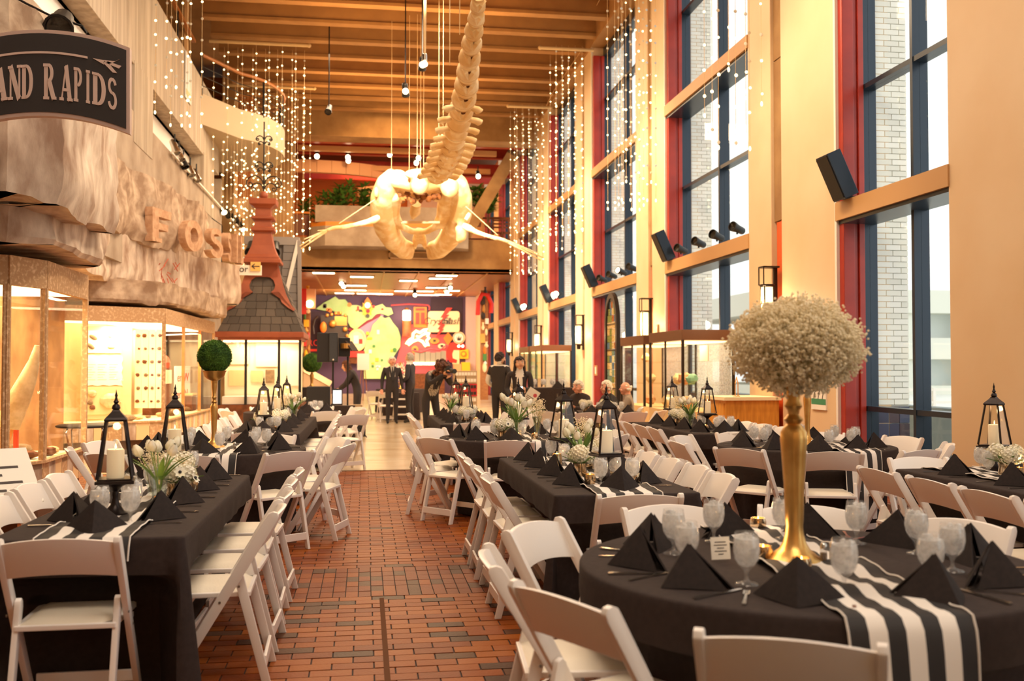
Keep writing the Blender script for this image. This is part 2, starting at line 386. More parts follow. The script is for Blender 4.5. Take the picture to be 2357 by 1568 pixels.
# ---- outside: brick fins, terrace wall, street
M_xb = [mat('pale_brick_%d' % i, c, .85) for i, c in enumerate([(250, 248, 238), (242, 240, 230), (254, 252, 244)])]
M_xm = mat('pale_mortar', (206, 206, 198), .9)
M_tile = [mat('blue_tile_%d' % i, c, .3) for i, c in enumerate([(58, 62, 84), (72, 60, 66), (66, 72, 96)])]
for wi, (y0, y1) in enumerate(WIN[:4]):
    fin = struct(thing('wall_fin', None, None)); fin['kind'] = 'structure'
    MB().box((XR+.56, y1+.012, 0), (XR+1.0, y1+1.9, 11)).build('fin_core', M_xm, fin)
    rows = []; z = .98; k = 0
    while z < 10.4:
        xs = [(XR+.56, XR+.68), (XR+.69, XR+.895), (XR+.905, XR+1.0)] if k % 2 else [(XR+.56, XR+.78), (XR+.79, XR+1.0)]
        for a, b in xs: rows.append((a, b, z, k))
        z += .0765; k += 1
    if wi == 0:
        mc = {}
        for (a, b, z, k) in rows:
            if z < 9.3:
                ti = R.randrange(3); key = (round(b-a, 3), ti)
                if key not in mc: mc[key] = MB().box((-(b-a)/2, -.02, 0), ((b-a)/2, 0, .067)).mesh('brick', M_xb[ti])
                put('brick', mc[key], fin, ((a+b)/2, y1+.012, z))
    else:
        st = MB()
        for (a, b, z, k) in rows: st.box((a, y1-.006, z), (b, y1+.013, z+.067), R.randrange(3))
        tag(st.build('brick_face', M_xb, fin), kind='stuff')
    for i in range(3):
        for j in range(4):
            MB().box((XR+.565+i*.148, y1-.006, .06+j*.225), (XR+.565+i*.148+.14, y1+.012, .06+j*.225+.217)).build('tile', M_tile[(i+j) % 3], fin)
gr = struct(MB().box((XR+.6, -5, -.3), (120, 140, -.08)).build('ground_outside', mat('pavement', (226, 226, 220), .9)))
M_pale = mat('pale_render', (226, 226, 214), .9); M_pale2 = mat('pale_glass', (222, 228, 226), .4)
bl = thing('parking_building', 'pale low parking building with banded decks seen through the near window', 'building', (36, 58, -.08))
for z0, z1 in ((0, .5), (2.0, 3.2), (4.6, 5.9)): MB().box((-14, -6, z0), (14, 10, z1)).build('deck_band', M_pale, bl)
for k in range(8): MB().box((-13.6+k*3.85, -5.8, .5), (-13.1+k*3.85, -5.2, 4.6)).build('column', M_pale, bl)
MB().box((-13.8, -4.5, .5), (13.8, -4.3, 4.6)).build('shaded_deck', M_pale2, bl)
fe = thing('street_railing', 'white street railing beyond the near window', 'railing', (14.5, 25.5, -.08))
for z in (.9, .55): MB().box((-4, -.03, z), (4, .03, z+.07)).build('rail', M_white, fe)
for k in range(9): MB().box((-4+k, -.04, 0), (-3.92+k, .04, .98)).build('post', M_white, fe)
lw = struct(MB().box((8.6, -2, -.08), (8.9, 30, .86)).build('wall_terrace', mat('terrace_wall', (150, 156, 156), .85, rgb2=(130, 138, 140), scale=2)))
# ---- left wall: lower concrete, clerestory slot, parapet, upper gallery
wl = struct(thing('wall_left', None, None)); wl['kind'] = 'structure'
MB().box((XL-.4, 6, 0), (XL, 8.6, 6.16)).build('lower_wall', M_conc, wl)
MB().box((XL-.4, 8.6, 3.3), (XL, 24.4, 6.16)).build('lower_wall', M_conc, wl)
MB().box((XL-.4, 24.4, 0), (XL, 30, 6.16)).build('lower_wall', M_conc, wl)
MB().box((XL-.75, -5, 6.1), (XL-.36, 30, 7.2)).build('white_backing', M_white, wl)
for a, b in ((8.0, 9.0), (18.9, 20.5), (26.8, 28.6)): MB().box((XL-.4, a, 5.6), (XL+.01, b, 7.1)).build('pier', M_board, wl)
pb = MB()
ps = [-5, 4, 12.4, 18.4, 24.3, 29.6]
for a, b in zip(ps, ps[1:]): MB().box((XL-.38, a+.008, 7.03), (XL, b-.008, 8.93)).build('parapet_panel', M_board, wl, bevel=.01)
MB().box((XL-.36, -5, 7.06), (XL-.06, 29.6, 8.9)).build('parapet_core', M_mortar, wl)
MB().box((-8, -5, 6.95), (XL-.36, 41.7, 7.1)).build('gallery_slab', M_conc, wl)
MB().box((-8.2, -5, 0), (-8, 41.7, ZC)).build('rear_wall', M_brown, wl)
MB().box((-8, 9, 0), (XL-.4, 9.2, 7)).build('side_return', M_conc, wl)
MB().box((XL-.4, -5, 0), (XL, 6, 6.16)).build('lower_wall', M_conc, wl)
# rounded balcony at the far end of the upper left gallery
def arc(cx, cy, rx, ry, a0, a1, n): return [(cx+rx*cos(radians(a0+(a1-a0)*i/n)), cy+ry*sin(radians(a0+(a1-a0)*i/n))) for i in range(n+1)]
bal = [(XL, 26.4)] + arc(XL-.2, 30.2, 2.0, 2.6, -60, 90, 14) + [(XL-.2, 33.0)]
out = MB(); out.prism([(XL-2, 26.4)] + bal + [(XL-2, 33.0)], 7.75, 8.55)
out.build('balcony', mat('balcony_render', (178, 158, 130), .8), wl, smooth=40)
t = MB(); t.tube([(x*.985-.06, y, 9.55) for x, y in bal], .05, 8); t.build('balcony_handrail', M_wood, wl, smooth=60)
t = MB()
for z in (8.75, 9.0, 9.25): t.tube([(x*.985-.06, y, z) for x, y in bal], .012, 5)
for x, y in bal[::3]: t.box((x*.985-.085, y-.025, 8.5), (x*.985-.035, y+.025, 9.6))
t.build('balcony_railing', M_black, wl)
hr = MB(); hr.bar((XL-.18, 6, 9.85), (XL-.18, 26.3, 9.85), .09, .07); hr.build('gallery_handrail', M_wood, wl)
for yy in (8, 12, 16, 20, 24): MB().box((XL-.2, yy-.03, 8.9), (XL-.15, yy+.03, 9.85)).build('gallery_post', M_black, wl)
for yy in (8, 12, 16, 20): MB().box((XL-.19, yy+.05, 8.95), (XL-.18, yy+3.95, 9.75)).build('railing_pane', M_cglass, wl)
for a, b in ((9.5, 10.2), (20.0, 20.7), (25.6, 26.3)): MB().box((XL-.9, a, 7.1), (XL-.3, b, ZC)).build('gallery_column', M_concw, wl)
# lit shelves at the back of the upper left gallery
sh = thing('gallery_bookcase', 'tall wooden bookcase with glowing shelves behind the curved balcony', 'bookcase', (-5.9, 33.6, 7.1))
MB().box((-.75, .3, 0), (2.2, .36, 4)).build('back_board', M_wood, sh)
for z in (1.5, 1.95, 2.4, 2.85, 3.3): MB().box((-.75, -.05, z), (2.2, .3, z+.04)).build('shelf', M_wood, sh)
for z in (1.75, 2.65): MB().box((-.2, .0, z), (1.9, .1, z+.1)).build('shelf_light', M_lamp, sh)
# piers closing the far left
MB().box((XL-.4, 33, 0), (XL, 41.7, ZC)).build('far_wall', M_concw, wl)
MB().box((XL, 38.2, 0), (-2.75, 39.2, ZC)).build('far_pier', M_concw, wl)
MB().box((-8, 30, 0), (XL, 30.2, 7)).build('end_return', M_conc, wl)
# ---- gallery front across the far end
ga = struct(thing('wall_far', None, None)); ga['kind'] = 'structure'
MB().box((-4.2, 41.7, 5.47), (XR, 42.5, 6.85)).build('gallery_band', M_concw, ga, bevel=.02)
gb = [(-2.3, 41.7), (-2.2, 40.9), (-1.6, 40.4), (3.6, 40.4), (4.2, 40.7), (4.3, 41.7)]
MB().prism(gb, 6.35, 7.15).build('balcony_front', M_conc, ga)
MB().prism([(a*.99, b+.02) for a, b in gb], 7.15, 7.32).build('orange_strip', mat('gallery_orange', (226, 140, 50), .6), ga)
MB().box((-2.0, 40.58, 7.32), (3.9, 40.72, 8.0)).build('planter_wall', M_conc, ga)
MB().box((-4.2, 41.7, 5.47), (XR+.5, 56.5, 5.62)).build('gallery_soffit', M_wood, ga)
MB().box((-4.2, 42.5, 6.7), (XR+.5, 53, 6.85)).build('gallery_floor', M_wood, ga)
MB().box((-4.4, 53, 6.7), (XR+.7, 53.2, 13)).build('lounge_wall', M_orange, ga)
MB().box((2.2, 52.8, 6.7), (XR+.7, 53, 13)).build('lounge_plaster', mat('lounge_plaster', (232, 190, 150), .7), ga)
MB().box((-4.4, 41.7, 12.3), (XR+.7, 53.2, 12.5)).build('lounge_ceiling', M_brown, ga)
MB().box((-4.4, 41.7, 6.7), (-4.2, 53.2, 12.4)).build('lounge_side', M_concw, ga)
for yy, zz, h in ((38.2, 10.05, .55), (40.5, 10.1, .45), (42.6, 9.75, .5), (46.5, 10.2, .6)):
    b = MB(); b.box((-2.8, yy, zz), (XR, yy+.08, zz+h)); b.box((-2.8, yy-.1, zz-.05), (XR, yy+.18, zz)); b.build('red_beam', M_redst, ga)
for yy, zz in ((39.4, 9.95), (41.4, 9.62)): MB().box((-2.6, yy, zz), (5.2, yy+.22, zz+.2)).build('duct', mat('tan_duct', (206, 150, 96), .5), ga)
ring = MB()
pts = [(cx, cy) for cx, cy in arc(-2.4, 44, 4.2, 3.2, -100, 60, 20)]
for (a, b), (c, d) in zip(pts, pts[1:]): ring.bar((a, b, 9.6), (c, d, 9.6), .25, .5)
ring.build('curved_soffit', mat('peach_soffit', (226, 168, 122), .6), ga, smooth=50)
br = MB(); br.bar((5.9, 39.5, 10.1), (4.2, 41.6, 7.1), .5, .55, up=(0, 1, 0)); br.build('raking_beam', M_concw, ga)
# mural hall under the gallery
mu = struct(thing('wall_back', None, None)); mu['kind'] = 'structure'
MB().box((-6, 56, 0), (XR+.7, 56.3, 5.6)).build('mural_wall', M_purple, mu)
MB().box((-4.4, 42.5, 0), (-4.2, 56.2, 5.5)).build('side_wall', mat('hall_side', (196, 130, 74), .7), mu)
MB().box((5.62, 55.985, 0), (6.9, 56.2, 5.45)).build('end_panel', mat('end_lavender', (206, 180, 182), .7), mu)
struct(MB().box((-8.2, -5.2, 0), (XR+.8, -5, ZC)).build('wall_rear', M_cream))
# grid of the wooden soffit with recessed lights
for k in range(7): MB().box((-3.6+k*1.45, 41.9, 5.43), (-3.54+k*1.45, 56, 5.48)).build('soffit_rail', M_sill, ga)
# ================================================================== furniture
M_cloth = mat('black_tablecloth', (60, 50, 48), .9, rgb2=(54, 45, 43), scale=40, bump=.05, bscale=300, spec=.2)
M_nap = mat('black_napkin', (49, 41, 39), .85, rgb2=(43, 36, 35), scale=60, spec=.2)
M_resin = mat('white_resin', (244, 236, 230), .32)
M_vinyl = mat('ivory_vinyl_pad', (236, 224, 204), .42, bump=.08, bscale=80)
M_screw = mat('screw_metal', (150, 146, 140), .35, metal=.9)
M_steel = mat('cutlery_steel', (200, 196, 190), .18, metal=1)
M_gold = mat('gold_metal', (226, 180, 108), .36, metal=1, rgb2=(206, 156, 86), scale=9)
M_lant = mat('bronze_black_lantern', (52, 40, 36), .35, metal=.6, rgb2=(38, 30, 28), scale=20)
M_wax = mat('candle_wax', (252, 226, 186), .45, emit=.2)
M_flame = mat('candle_flame', (255, 206, 110), .5, emit=14, nosample=True)
M_gob = clear('goblet_glass', (250, 250, 250), .08, rough=.04, milk=.16)
M_ice = clear('iced_water', (248, 248, 248), .05, milk=.68, rough=.12)
M_vase = clear('vase_glass', (244, 248, 246), .08)
M_merc = mat('mercury_glass', (226, 206, 176), .16, metal=.9, rgb2=(190, 150, 100), scale=30)
M_amber = mat('lit_votive', (255, 196, 110), .3, emit=2.4, rgb2=(240, 150, 60), scale=25, nosample=True)
M_petal = mat('white_petal', (246, 240, 226), .6, rgb2=(232, 226, 196), scale=20)
M_leaf = mat('tulip_leaf', (112, 148, 58), .5, rgb2=(78, 118, 46), scale=12)
M_stem = mat('flower_stem', (118, 140, 70), .6)
M_eye = mat('anemone_eye', (30, 28, 34), .6)
M_baby = mat('babys_breath', (255, 244, 216), .8)
_nt = M_baby.node_tree; _tl = _nt.nodes.new('ShaderNodeBsdfTranslucent'); _tl.inputs[0].default_value = (.98, .90, .74, 1); _mx = _nt.nodes.new('ShaderNodeMixShader'); _mx.inputs[0].default_value = .45
_nt.links.new(_nt.nodes['Principled BSDF'].outputs[0], _mx.inputs[1]); _nt.links.new(_tl.outputs[0], _mx.inputs[2]); _nt.links.new(_mx.outputs[0], _nt.nodes['Material Output'].inputs[0])
M_babyst = mat('babys_breath_stem', (190, 178, 120), .8)
M_stripe_w = mat('runner_white', (236, 228, 220), .7)
M_stripe_b = mat('runner_black', (40, 35, 35), .7)
M_paper = mat('white_paper', (246, 240, 228), .7)
M_ink = mat('dark_ink', (70, 60, 56), .7)
ORD = ['nearest', 'second', 'third', 'fourth', 'fifth', 'sixth', 'seventh']
# ---------------------------------------------------------------- folding chair (sitter faces +Y, origin under the seat)
def make_chair():
    c = thing('folding_chair', 'white folding chair', 'chair')
    HW = .222
    def post(s):
        m = MB(); x = s*HW
        prof = [(.235, 0), (.185, 0), (-.285, .765), (-.292, .785), (-.285, .803), (-.265, .808), (-.245, .80), (-.235, .785)]
        m.prism(prof, x-.013, x+.013, lambda a, b, e: (e, a, b)); return m
    for s in (-1, 1): post(s).build('front_post', M_resin, c, smooth=35, bevel=.004)
    for s in (-1, 1):
        m = MB(); x = s*(HW-.030)
        prof = [(-.262, 0), (-.222, 0), (-.09, .50), (-.092, .525), (-.108, .54), (-.126, .53), (-.133, .51)]
        m.prism(prof, x-.012, x+.012, lambda a, b, e: (e, a, b)); m.build('rear_leg', M_resin, c, smooth=35, bevel=.004)
    m = MB(); n = 10
    for i in range(n+1):
        u = -1 + 2*i/n; x = u*(HW-.012); bow = -.035*(1-u*u); crown = .022*(1-u*u)
        for (yy, z) in ((-.205+bow, .635+crown*.8), (-.185+bow, .635+crown*.8), (-.262+bow, .785+crown), (-.282+bow, .785+crown)): m.v.append((x, yy, z))
    for i in range(n):
        for j in range(4): m.f.append([i*4+j, i*4+(j+1)%4, (i+1)*4+(j+1)%4, (i+1)*4+j]); m.m.append(0)
    m.f += [[0, 1, 2, 3], [n*4+3, n*4+2, n*4+1, n*4]]; m.m += [0, 0]
    m.build('backrest', M_resin, c, smooth=40, bevel=.004)
    m = MB(); m.prism([(-.195, -.165), (.195, -.165), (.205, .20), (.19, .225), (-.19, .225), (-.205, .20)], .415, .437)
    seat = m.build('seat', M_resin, c, bevel=.005)
    m = MB()
    def pad(u, v):
        x = (u*2-1); y = (v*2-1); e = max(abs(x), abs(y)); zz = .437 + .024*(1-e**6)
        return (x*.182*(1+.03*y), .03+y*.178, zz)
    m.grid(pad, 10, 10); m.build('cushion', M_vinyl, seat, smooth=60)
    MB().box((-HW+.02, .165, .10), (HW-.02, .185, .15)).build('front_stretcher', M_resin, c, bevel=.004)
    MB().box((-HW+.04, -.238, .075), (HW-.04, -.222, .135)).build('rear_stretcher', M_resin, c, bevel=.004)
    MB().box((-HW+.012, .095, .395), (HW-.012, .115, .416)).build('seat_rail', M_resin, c)
    for s in (-1, 1):
        for (yy, z) in ((-.115, .47), (-.03, .40)):
            MB().tube([(s*(HW+.012), yy, z), (s*(HW+.0165), yy, z)], .006, 6).build('screw', M_screw, c)
    return c
chair0 = make_chair(); chair_used = [0]
CHAIRS = []
def chair(x, y, face, label, group):
    CHAIRS.append((x, y, radians(face)))
    return chair_at(x, y, face, label, group)
def chair_at(x, y, face, label, group):
    "face = direction the sitter looks, degrees from +X"
    rz = radians(face - 90)
    if not chair_used[0]:
        chair_used[0] = 1; chair0.location = (x, y, 0); chair0.rotation_euler = (0, 0, rz); chair0['label'] = label; chair0['group'] = group; return chair0
    return dup(chair0, (x, y, 0), rz, label, group)
# ---------------------------------------------------------------- tables under floor-length cloths
TZ = .757
def loop_rect(x0, y0, x1, y1, r, n):
    pts = []; c = [(x1-r, y1-r, 0), (x0+r, y1-r, 90), (x0+r, y0+r, 180), (x1-r, y0+r, 270)]
    for k, (cx, cy, a0) in enumerate(c):
        for i in range(9): a = radians(a0+90*i/8); pts.append((cx+r*cos(a), cy+r*sin(a)))
        nx = c[(k+1) % 4]; a = radians(a0+90)
        p = (cx+r*cos(a), cy+r*sin(a)); q = (nx[0]+r*cos(a), nx[1]+r*sin(a)); L = hypot(q[0]-p[0], q[1]-p[1]); m = max(2, int(L/.05))
        for i in range(1, m): pts.append((p[0]+(q[0]-p[0])*i/m, p[1]+(q[1]-p[1])*i/m))
    return pts
CLOTHS = []
def cloth(*a, **k): CLOTHS.append((a, k))
def cloth_now(root, loop, seed, name='tablecloth', floor_z=.012, top=TZ, corner=None):
    ox, oy = root.location.x, root.location.y; near_ch = [c for c in CHAIRS if any(hypot(c[0]-ox-p[0], c[1]-oy-p[1]) < .5 for p in loop[::4])]
    rr = random.Random(seed); n = len(loop); s = [0]
    for i in range(n): s.append(s[-1]+hypot(loop[(i+1) % n][0]-loop[i][0], loop[(i+1) % n][1]-loop[i][1]))
    L = s[-1]; k1 = round(L/.33); k2 = round(L/.19); p1, p2 = rr.uniform(0, 6), rr.uniform(0, 6)
    nrm = []
    for i in range(n):
        tx = loop[(i+1) % n][0]-loop[i-1][0]; ty = loop[(i+1) % n][1]-loop[i-1][1]; l = hypot(tx, ty) or 1; nrm.append((ty/l, -tx/l))
    curv = [0]*n
    for i in range(n):
        a = nrm[i-3]; b = nrm[(i+3) % n]; curv[i] = min(1, hypot(a[0]-b[0], a[1]-b[1])*1.1)
    zs = [(top, -.03), (top, -.012), (top-.003, -.004), (top-.010, 0), (top-.03, .001)] + [(top-.03-(top-.03-floor_z)*t, None) for t in (.08, .18, .24, .30, .36, .42, .55, .7, .86, 1)]
    m = MB(); full = corner if corner is not None else .0
    for z, off in zs:
        for i in range(n):
            if off is None:
                t = (top-z)/(top-floor_z); fold = sin(2*pi*k1*s[i]/L+p1)*.6+sin(2*pi*k2*s[i]/L+p2)*.4
                o = .001 + .02*t + .017*t*fold + full*curv[i]*t*.09
            else: o = off
            px, py = loop[i][0]+nrm[i][0]*o, loop[i][1]+nrm[i][1]*o
            if off is None:
                kz = min(1, max(0, (.60-z)/.12))
                for it in range(3):      # knees of the seats press the cloth in
                    for (cx, cy, f) in near_ch:
                        dx, dy = px+ox-cx, py+oy-cy; ly = dx*cos(f)+dy*sin(f); lx = abs(dx*sin(f)-dy*cos(f))
                        if -.35 < ly < .264 and lx < .42:
                            w = (.264-ly)*kz*min(1, (.42-lx)/.13); px += cos(f)*w; py += sin(f)*w
            m.v.append((px, py, z))
    K = len(zs)
    for a in range(K-1):
        for i in range(n): m.f.append([a*n+i, a*n+(i+1) % n, (a+1)*n+(i+1) % n, (a+1)*n+i]); m.m.append(0)
    m.f.append(list(range(n))); m.m.append(0)
    o = m.build(name, M_cloth, root, smooth=50, fix=True); return o
M_ply = mat('table_plywood', (150, 112, 70), .6)
def rect_table(nick, x0, y0, x1, y1, seed):
    cx, cy = (x0+x1)/2, (y0+y1)/2
    t = thing('banquet_table', '%s under a floor-length black cloth' % nick, 'table', (cx, cy, 0), group=None)
    a, b = (x1-x0)/2, (y1-y0)/2
    cloth(t, loop_rect(-a, -b, a, b, .035, 0), seed, corner=1)
    MB().box((-a+.03, -b+.03, TZ-.03), (a-.03, b-.03, TZ-.008)).build('tabletop', M_ply, t)
    for sx in (-1, 1):
        for sy in (-1, 1): MB().tube([(sx*(a-.30), sy*(b-.42), 0), (sx*(a-.30), sy*(b-.42), TZ-.03)], .016, 6).build('leg', M_black, t)
    return t
def round_table(nick, cx, cy, r, seed, top=TZ):
    t = thing('round_table', '%s under a floor-length black cloth' % nick, 'table', (cx, cy, 0))
    n = 132; cloth(t, [(r*cos(2*pi*i/n), r*sin(2*pi*i/n)) for i in range(n)], seed, top=top)
    MB().lathe([(r-.03, top-.03), (r-.03, top-.008)], 40).build('tabletop', M_ply, t)
    for k in range(4): MB().tube([(r*.42*cos(pi/4+k*pi/2), r*.42*sin(pi/4+k*pi/2), 0), (r*.42*cos(pi/4+k*pi/2), r*.42*sin(pi/4+k*pi/2), top-.03)], .016, 6).build('leg', M_black, t)
    return t
# ---------------------------------------------------------------- striped runner, lies over the top and hangs at the ends
def runner(label, cx, cy, ang, length, drop, w=.38, seed=1, wave=.010, drop2=None, rad=None, voff=0):
    rr = random.Random(seed); drop2 = drop if drop2 is None else drop2
    r = thing('table_runner', label, 'table runner', (cx, cy, 0), radians(ang)); ph = rr.uniform(0, 6); n = 7
    def at_(u, v, k=0):
        half = sqrt(max(.01, rad*rad-(abs(v+voff)-.012)**2))+.006 if rad else length/2
        L = 2*half+drop+drop2; s = L*u; sg = 0
        if s < drop: hang = drop-s; sg = -1
        elif s > drop+2*half: hang = s-drop-2*half; sg = 1
        else: hang = 0
        if sg:
            t = min(1, hang/.75); x = sg*(half+.012+.075*t+.014*sin(min(hang, .1)*15)+.012*sin(hang*6+v*11)*t); z = TZ-.004-hang+.012*(hang < .001)
            return (x, v*(1-.16*hang)+.03*hang*sin(3*hang+ph), max(.02, z))
        x = s-drop-half; e = min(1, (half-abs(x))/.1)
        return (x, v, TZ+.005+e*(wave*.5*(1+sin(x*17+ph)+.5*sin(x*41))+.003*(1+sin(26*x+ph+k*.9))) if e > 0 else TZ+.005)
    K = int((length+drop+drop2)/.03)
    for k in range(n):
        v0 = -w/2+w*k/n; v1 = v0+w/n; m = MB(); m.grid(lambda u, v: at_(u, v0+(v1-v0)*v, k), K, 1)
        m.build('stripe', M_stripe_b if k % 2 == 0 else M_stripe_w, r, smooth=60, fix=False)
    for sgn in (-1, 1):
        m = MB(); m.tube([Vector(at_(i/K, sgn*(w/2+.003)))+Vector((0, 0, .004)) for i in range(K+1)], .0035, 4); m.build('white_edging', M_stripe_w, r)
    return r
# ---------------------------------------------------------------- place setting pieces
def make_napkin(v=0):
    # a pyramid fold: two slanting wings from a front ridge, a tucked inner fold behind
    m = MB(); w, d, h = .138+.008*v, .085, .142-.006*v
    ap = Vector((.006*v, -.015, h)); Lp = Vector((-w, -.055, 0)); Rp = Vector((w, -.055, 0)); F = Vector((.01-.01*v, d+.02, 0))
    def wing(A, B, C, bulge):
        def fn(u, vv):
            p = A*(1-vv)+(B*(1-u)+C*u)*vv; nrm = (B-A).cross(C-A).normalized(); k = sin(pi*u)*vv*(1-vv*.35)
            if nrm.y < 0: nrm = -nrm
            return tuple(p+nrm*bulge*k)
        m.grid(fn, 6, 7)
    wing(ap, Lp, F, .012); wing(ap, F, Rp, .012)
    wing(ap+Vector((0, -.012, -.004)), Lp+Vector((.012, -.012, 0)), Rp+Vector((-.012, -.012, 0)), -.012)
    n = thing('napkin', 'black napkin', 'napkin')
    m.build('front_fold', M_nap, n, smooth=50)
    i = MB(); q = [ap+Vector((0, -.02, -.006)), Lp+Vector((.005, -.028, 0)), Rp+Vector((-.005, -.028, 0))]
    i.prism([(-w+.01, 0), (w-.01, 0), (0, h-.004)], -.095, -.088, lambda a, b, e: (a, e+(.075 if b > .01 else 0), b)); i.build('back_fold', M_nap, n)
    return n
def make_goblet():
    g = thing('water_goblet', 'water goblet', 'goblet')
    prof = [(.036, 0), (.034, .004), (.012, .009), (.0055, .018), (.006, .035), (.010, .046), (.024, .058), (.036, .078), (.0405, .102), (.040, .125), (.036, .15), (.0345, .163)]
    prof = [(r*1.1, z*1.06) for r, z in prof]
    MB().lathe(prof, 18, cap=False).build('glass', M_gob, g, smooth=60)
    MB().lathe([(.001, .056), (.024, .064), (.0375, .084), (.0425, .108), (.042, .132), (.039, .152), (.001, .155)], 16, cap=False).build('iced_water', M_ice, g, smooth=60)
    i = MB(); rr = random.Random(5)
    for k in range(5): i.box((-.008, -.008, -.008), (.008, .008, .008), mx=rmx((rr.uniform(-.018, .018), rr.uniform(-.018, .018), .157), rr.random(), rr.random(), rr.random()))
    i.build('ice_cube', M_ice, g)
    return g
def make_fork():
    m = MB(); m.bar((0, -.09, .003), (0, .03, .004), .013, .003, w2=.006); m.bar((0, .03, .004), (0, .045, .004), .006, .003, w2=.022)
    for k in range(4): m.bar((-.0085+k*.0057, .045, .004), (-.0085+k*.0057, .092, .005), .003, .002)
    return m.mesh('fork', M_steel, bevel=0)
def make_knife():
    m = MB(); m.bar((0, -.11, .004), (0, -.01, .004), .013, .006, w2=.011); m.prism([(-.006, -.01), (.007, -.01), (.009, .08), (.004, .115), (-.006, .105)], .002, .0045)
    return m.mesh('knife', M_steel)
fork_me, knife_me = make_fork(), make_knife()
nap0 = [make_napkin(0), make_napkin(1)]; gob0 = make_goblet(); first = {}
def place(proto, key, loc, rz, label, group):
    if key not in first:
        first[key] = 1; proto.location = loc; proto.rotation_euler = (0, 0, rz); proto['label'] = label; proto['group'] = group; return proto
    return dup(proto, loc, rz, label, group)
def setting(x, y, face, who, nick, cutlery=True, goblet=True, gang=None, side=.17, fwd=.10):
    "x,y = middle of the napkin; the sitter looks along face"
    a = radians(face); f = Vector((cos(a), sin(a))); r = Vector((sin(a), -cos(a))); v = R.randrange(2)
    place(nap0[v], 'nap%d' % v, (x, y, TZ+.001), a+pi/2+R.uniform(-.14, .14), 'black pyramid napkin %s' % who, 'napkins on the %s' % nick)
    if goblet:
        p = Vector((x, y))+f*(fwd+.07)+r*(side*.75+R.uniform(-.02, .02))
        place(gob0, 'gob', (p.x, p.y, TZ+.003), R.random()*6, 'goblet of iced water %s' % who, 'goblets on the %s' % nick)
    if cutlery:
        for nm, me, s, cat in (('fork', fork_me, -1, 'fork'), ('knife', knife_me, 1, 'knife')):
            p = Vector((x, y))+r*s*(side+.005)-f*.02
            o = put(nm, me, None, (p.x, p.y, TZ+.001), (0, 0, a-pi/2+R.uniform(-.1, .1)))
            tag(o, 'steel %s %s' % (nm, who), cat, 'cutlery on the %s' % nick)
# ---------------------------------------------------------------- lanterns, candles
def make_lantern():
    l = thing('lantern', 'tall lantern', 'lantern')
    m = MB(); m.lathe([(.062, 0), (.062, .012), (.05, .02), (.022, .05), (.014, .085), (.017, .10), (.013, .115), (.03, .135), (.055, .15), (.06, .158)], 20)
    m.build('pedestal', M_lant, l, smooth=40)
    def sq(h0, h1, z0, z1): return h0, h1, z0, z1
    m = MB(); m.box((-.088, -.088, .156), (.088, .088, .172)); m.box((-.078, -.078, .172), (.078, .078, .18)); m.build('tray', M_lant, l, bevel=.003)
    b, t, zb, zt = .078, .042, .18, .455
    for sx in (-1, 1):
        for sy in (-1, 1): MB().bar((sx*b, sy*b, zb), (sx*t, sy*t, zt), .011, .011).build('frame_post', M_lant, l)
    for k in range(4):
        a = k*pi/2; mx = Matrix.Rotation(a, 4, 'Z'); m = MB()
        vs = [(-b+.004, -b, zb), (b-.004, -b, zb), (t-.004, -t, zt), (-t+.004, -t, zt)]
        vs += [(x, y+.003, z) for x, y, z in vs]
        m.add([mx @ Vector(v) for v in vs], [(0,1,2,3),(7,6,5,4),(0,4,5,1),(1,5,6,2),(2,6,7,3),(3,7,4,0)]); m.build('pane', M_cglass, l)
    m = MB()
    def ringq(h, z): return [(-h, -h, z), (h, -h, z), (h, h, z), (-h, h, z)]
    prof = [(.050, .452), (.052, .462), (.045, .472), (.032, .486), (.020, .50), (.016, .508)]
    for h, z in prof: m.v += ringq(h, z)
    for i in range(len(prof)-1):
        for j in range(4): m.f.append([i*4+j, i*4+(j+1) % 4, (i+1)*4+(j+1) % 4, (i+1)*4+j]); m.m.append(0)
    m.f.append([0, 3, 2, 1]); m.m.append(0); m.f.append([4*len(prof)-4+j for j in range(4)]); m.m.append(0)
    m.build('roof', M_lant, l)
    MB().lathe([(.012, .505), (.021, .515), (.017, .53), (.008, .538), (.014, .546), (.008, .556), (.005, .57), (.008, .576), (.003, .592), (.001, .606)], 12).build('finial', M_lant, l, smooth=50)
    return l
lan0 = make_lantern()
def make_candle():
    c = thing('pillar_candle', 'pillar candle', 'candle')
    MB().lathe([(.039, 0), (.040, .004), (.040, .132), (.037, .138), (.014, .131), (.001, .130)], 18).build('wax', M_wax, c, smooth=50)
    MB().tube([(0, 0, .129), (.001, 0, .142)], .0015, 5).build('wick', M_ink, c)
    MB().lathe([(.0005, .139), (.0035, .145), (.004, .15), (.002, .158), (.0005, .166)], 8).build('flame', M_flame, c, smooth=60)
    return c
can0 = make_candle()
def lantern(x, y, where, rz=0.0, glow=True, sc=1.0):
    o = place(lan0, 'lan', (x, y, TZ+.008), rz, 'dark metal lantern on a pedestal %s' % where, 'pedestal lanterns')
    o.scale = (sc,)*3
    place(can0, 'can', (x, y, TZ+.188), 0, 'lit white pillar candle inside the lantern %s' % where, 'candles in lanterns')
    if glow:
        light('candle_glow', 'POINT', (x, y-.0, TZ+.42), 1.6, (1, .62, .3), .02)
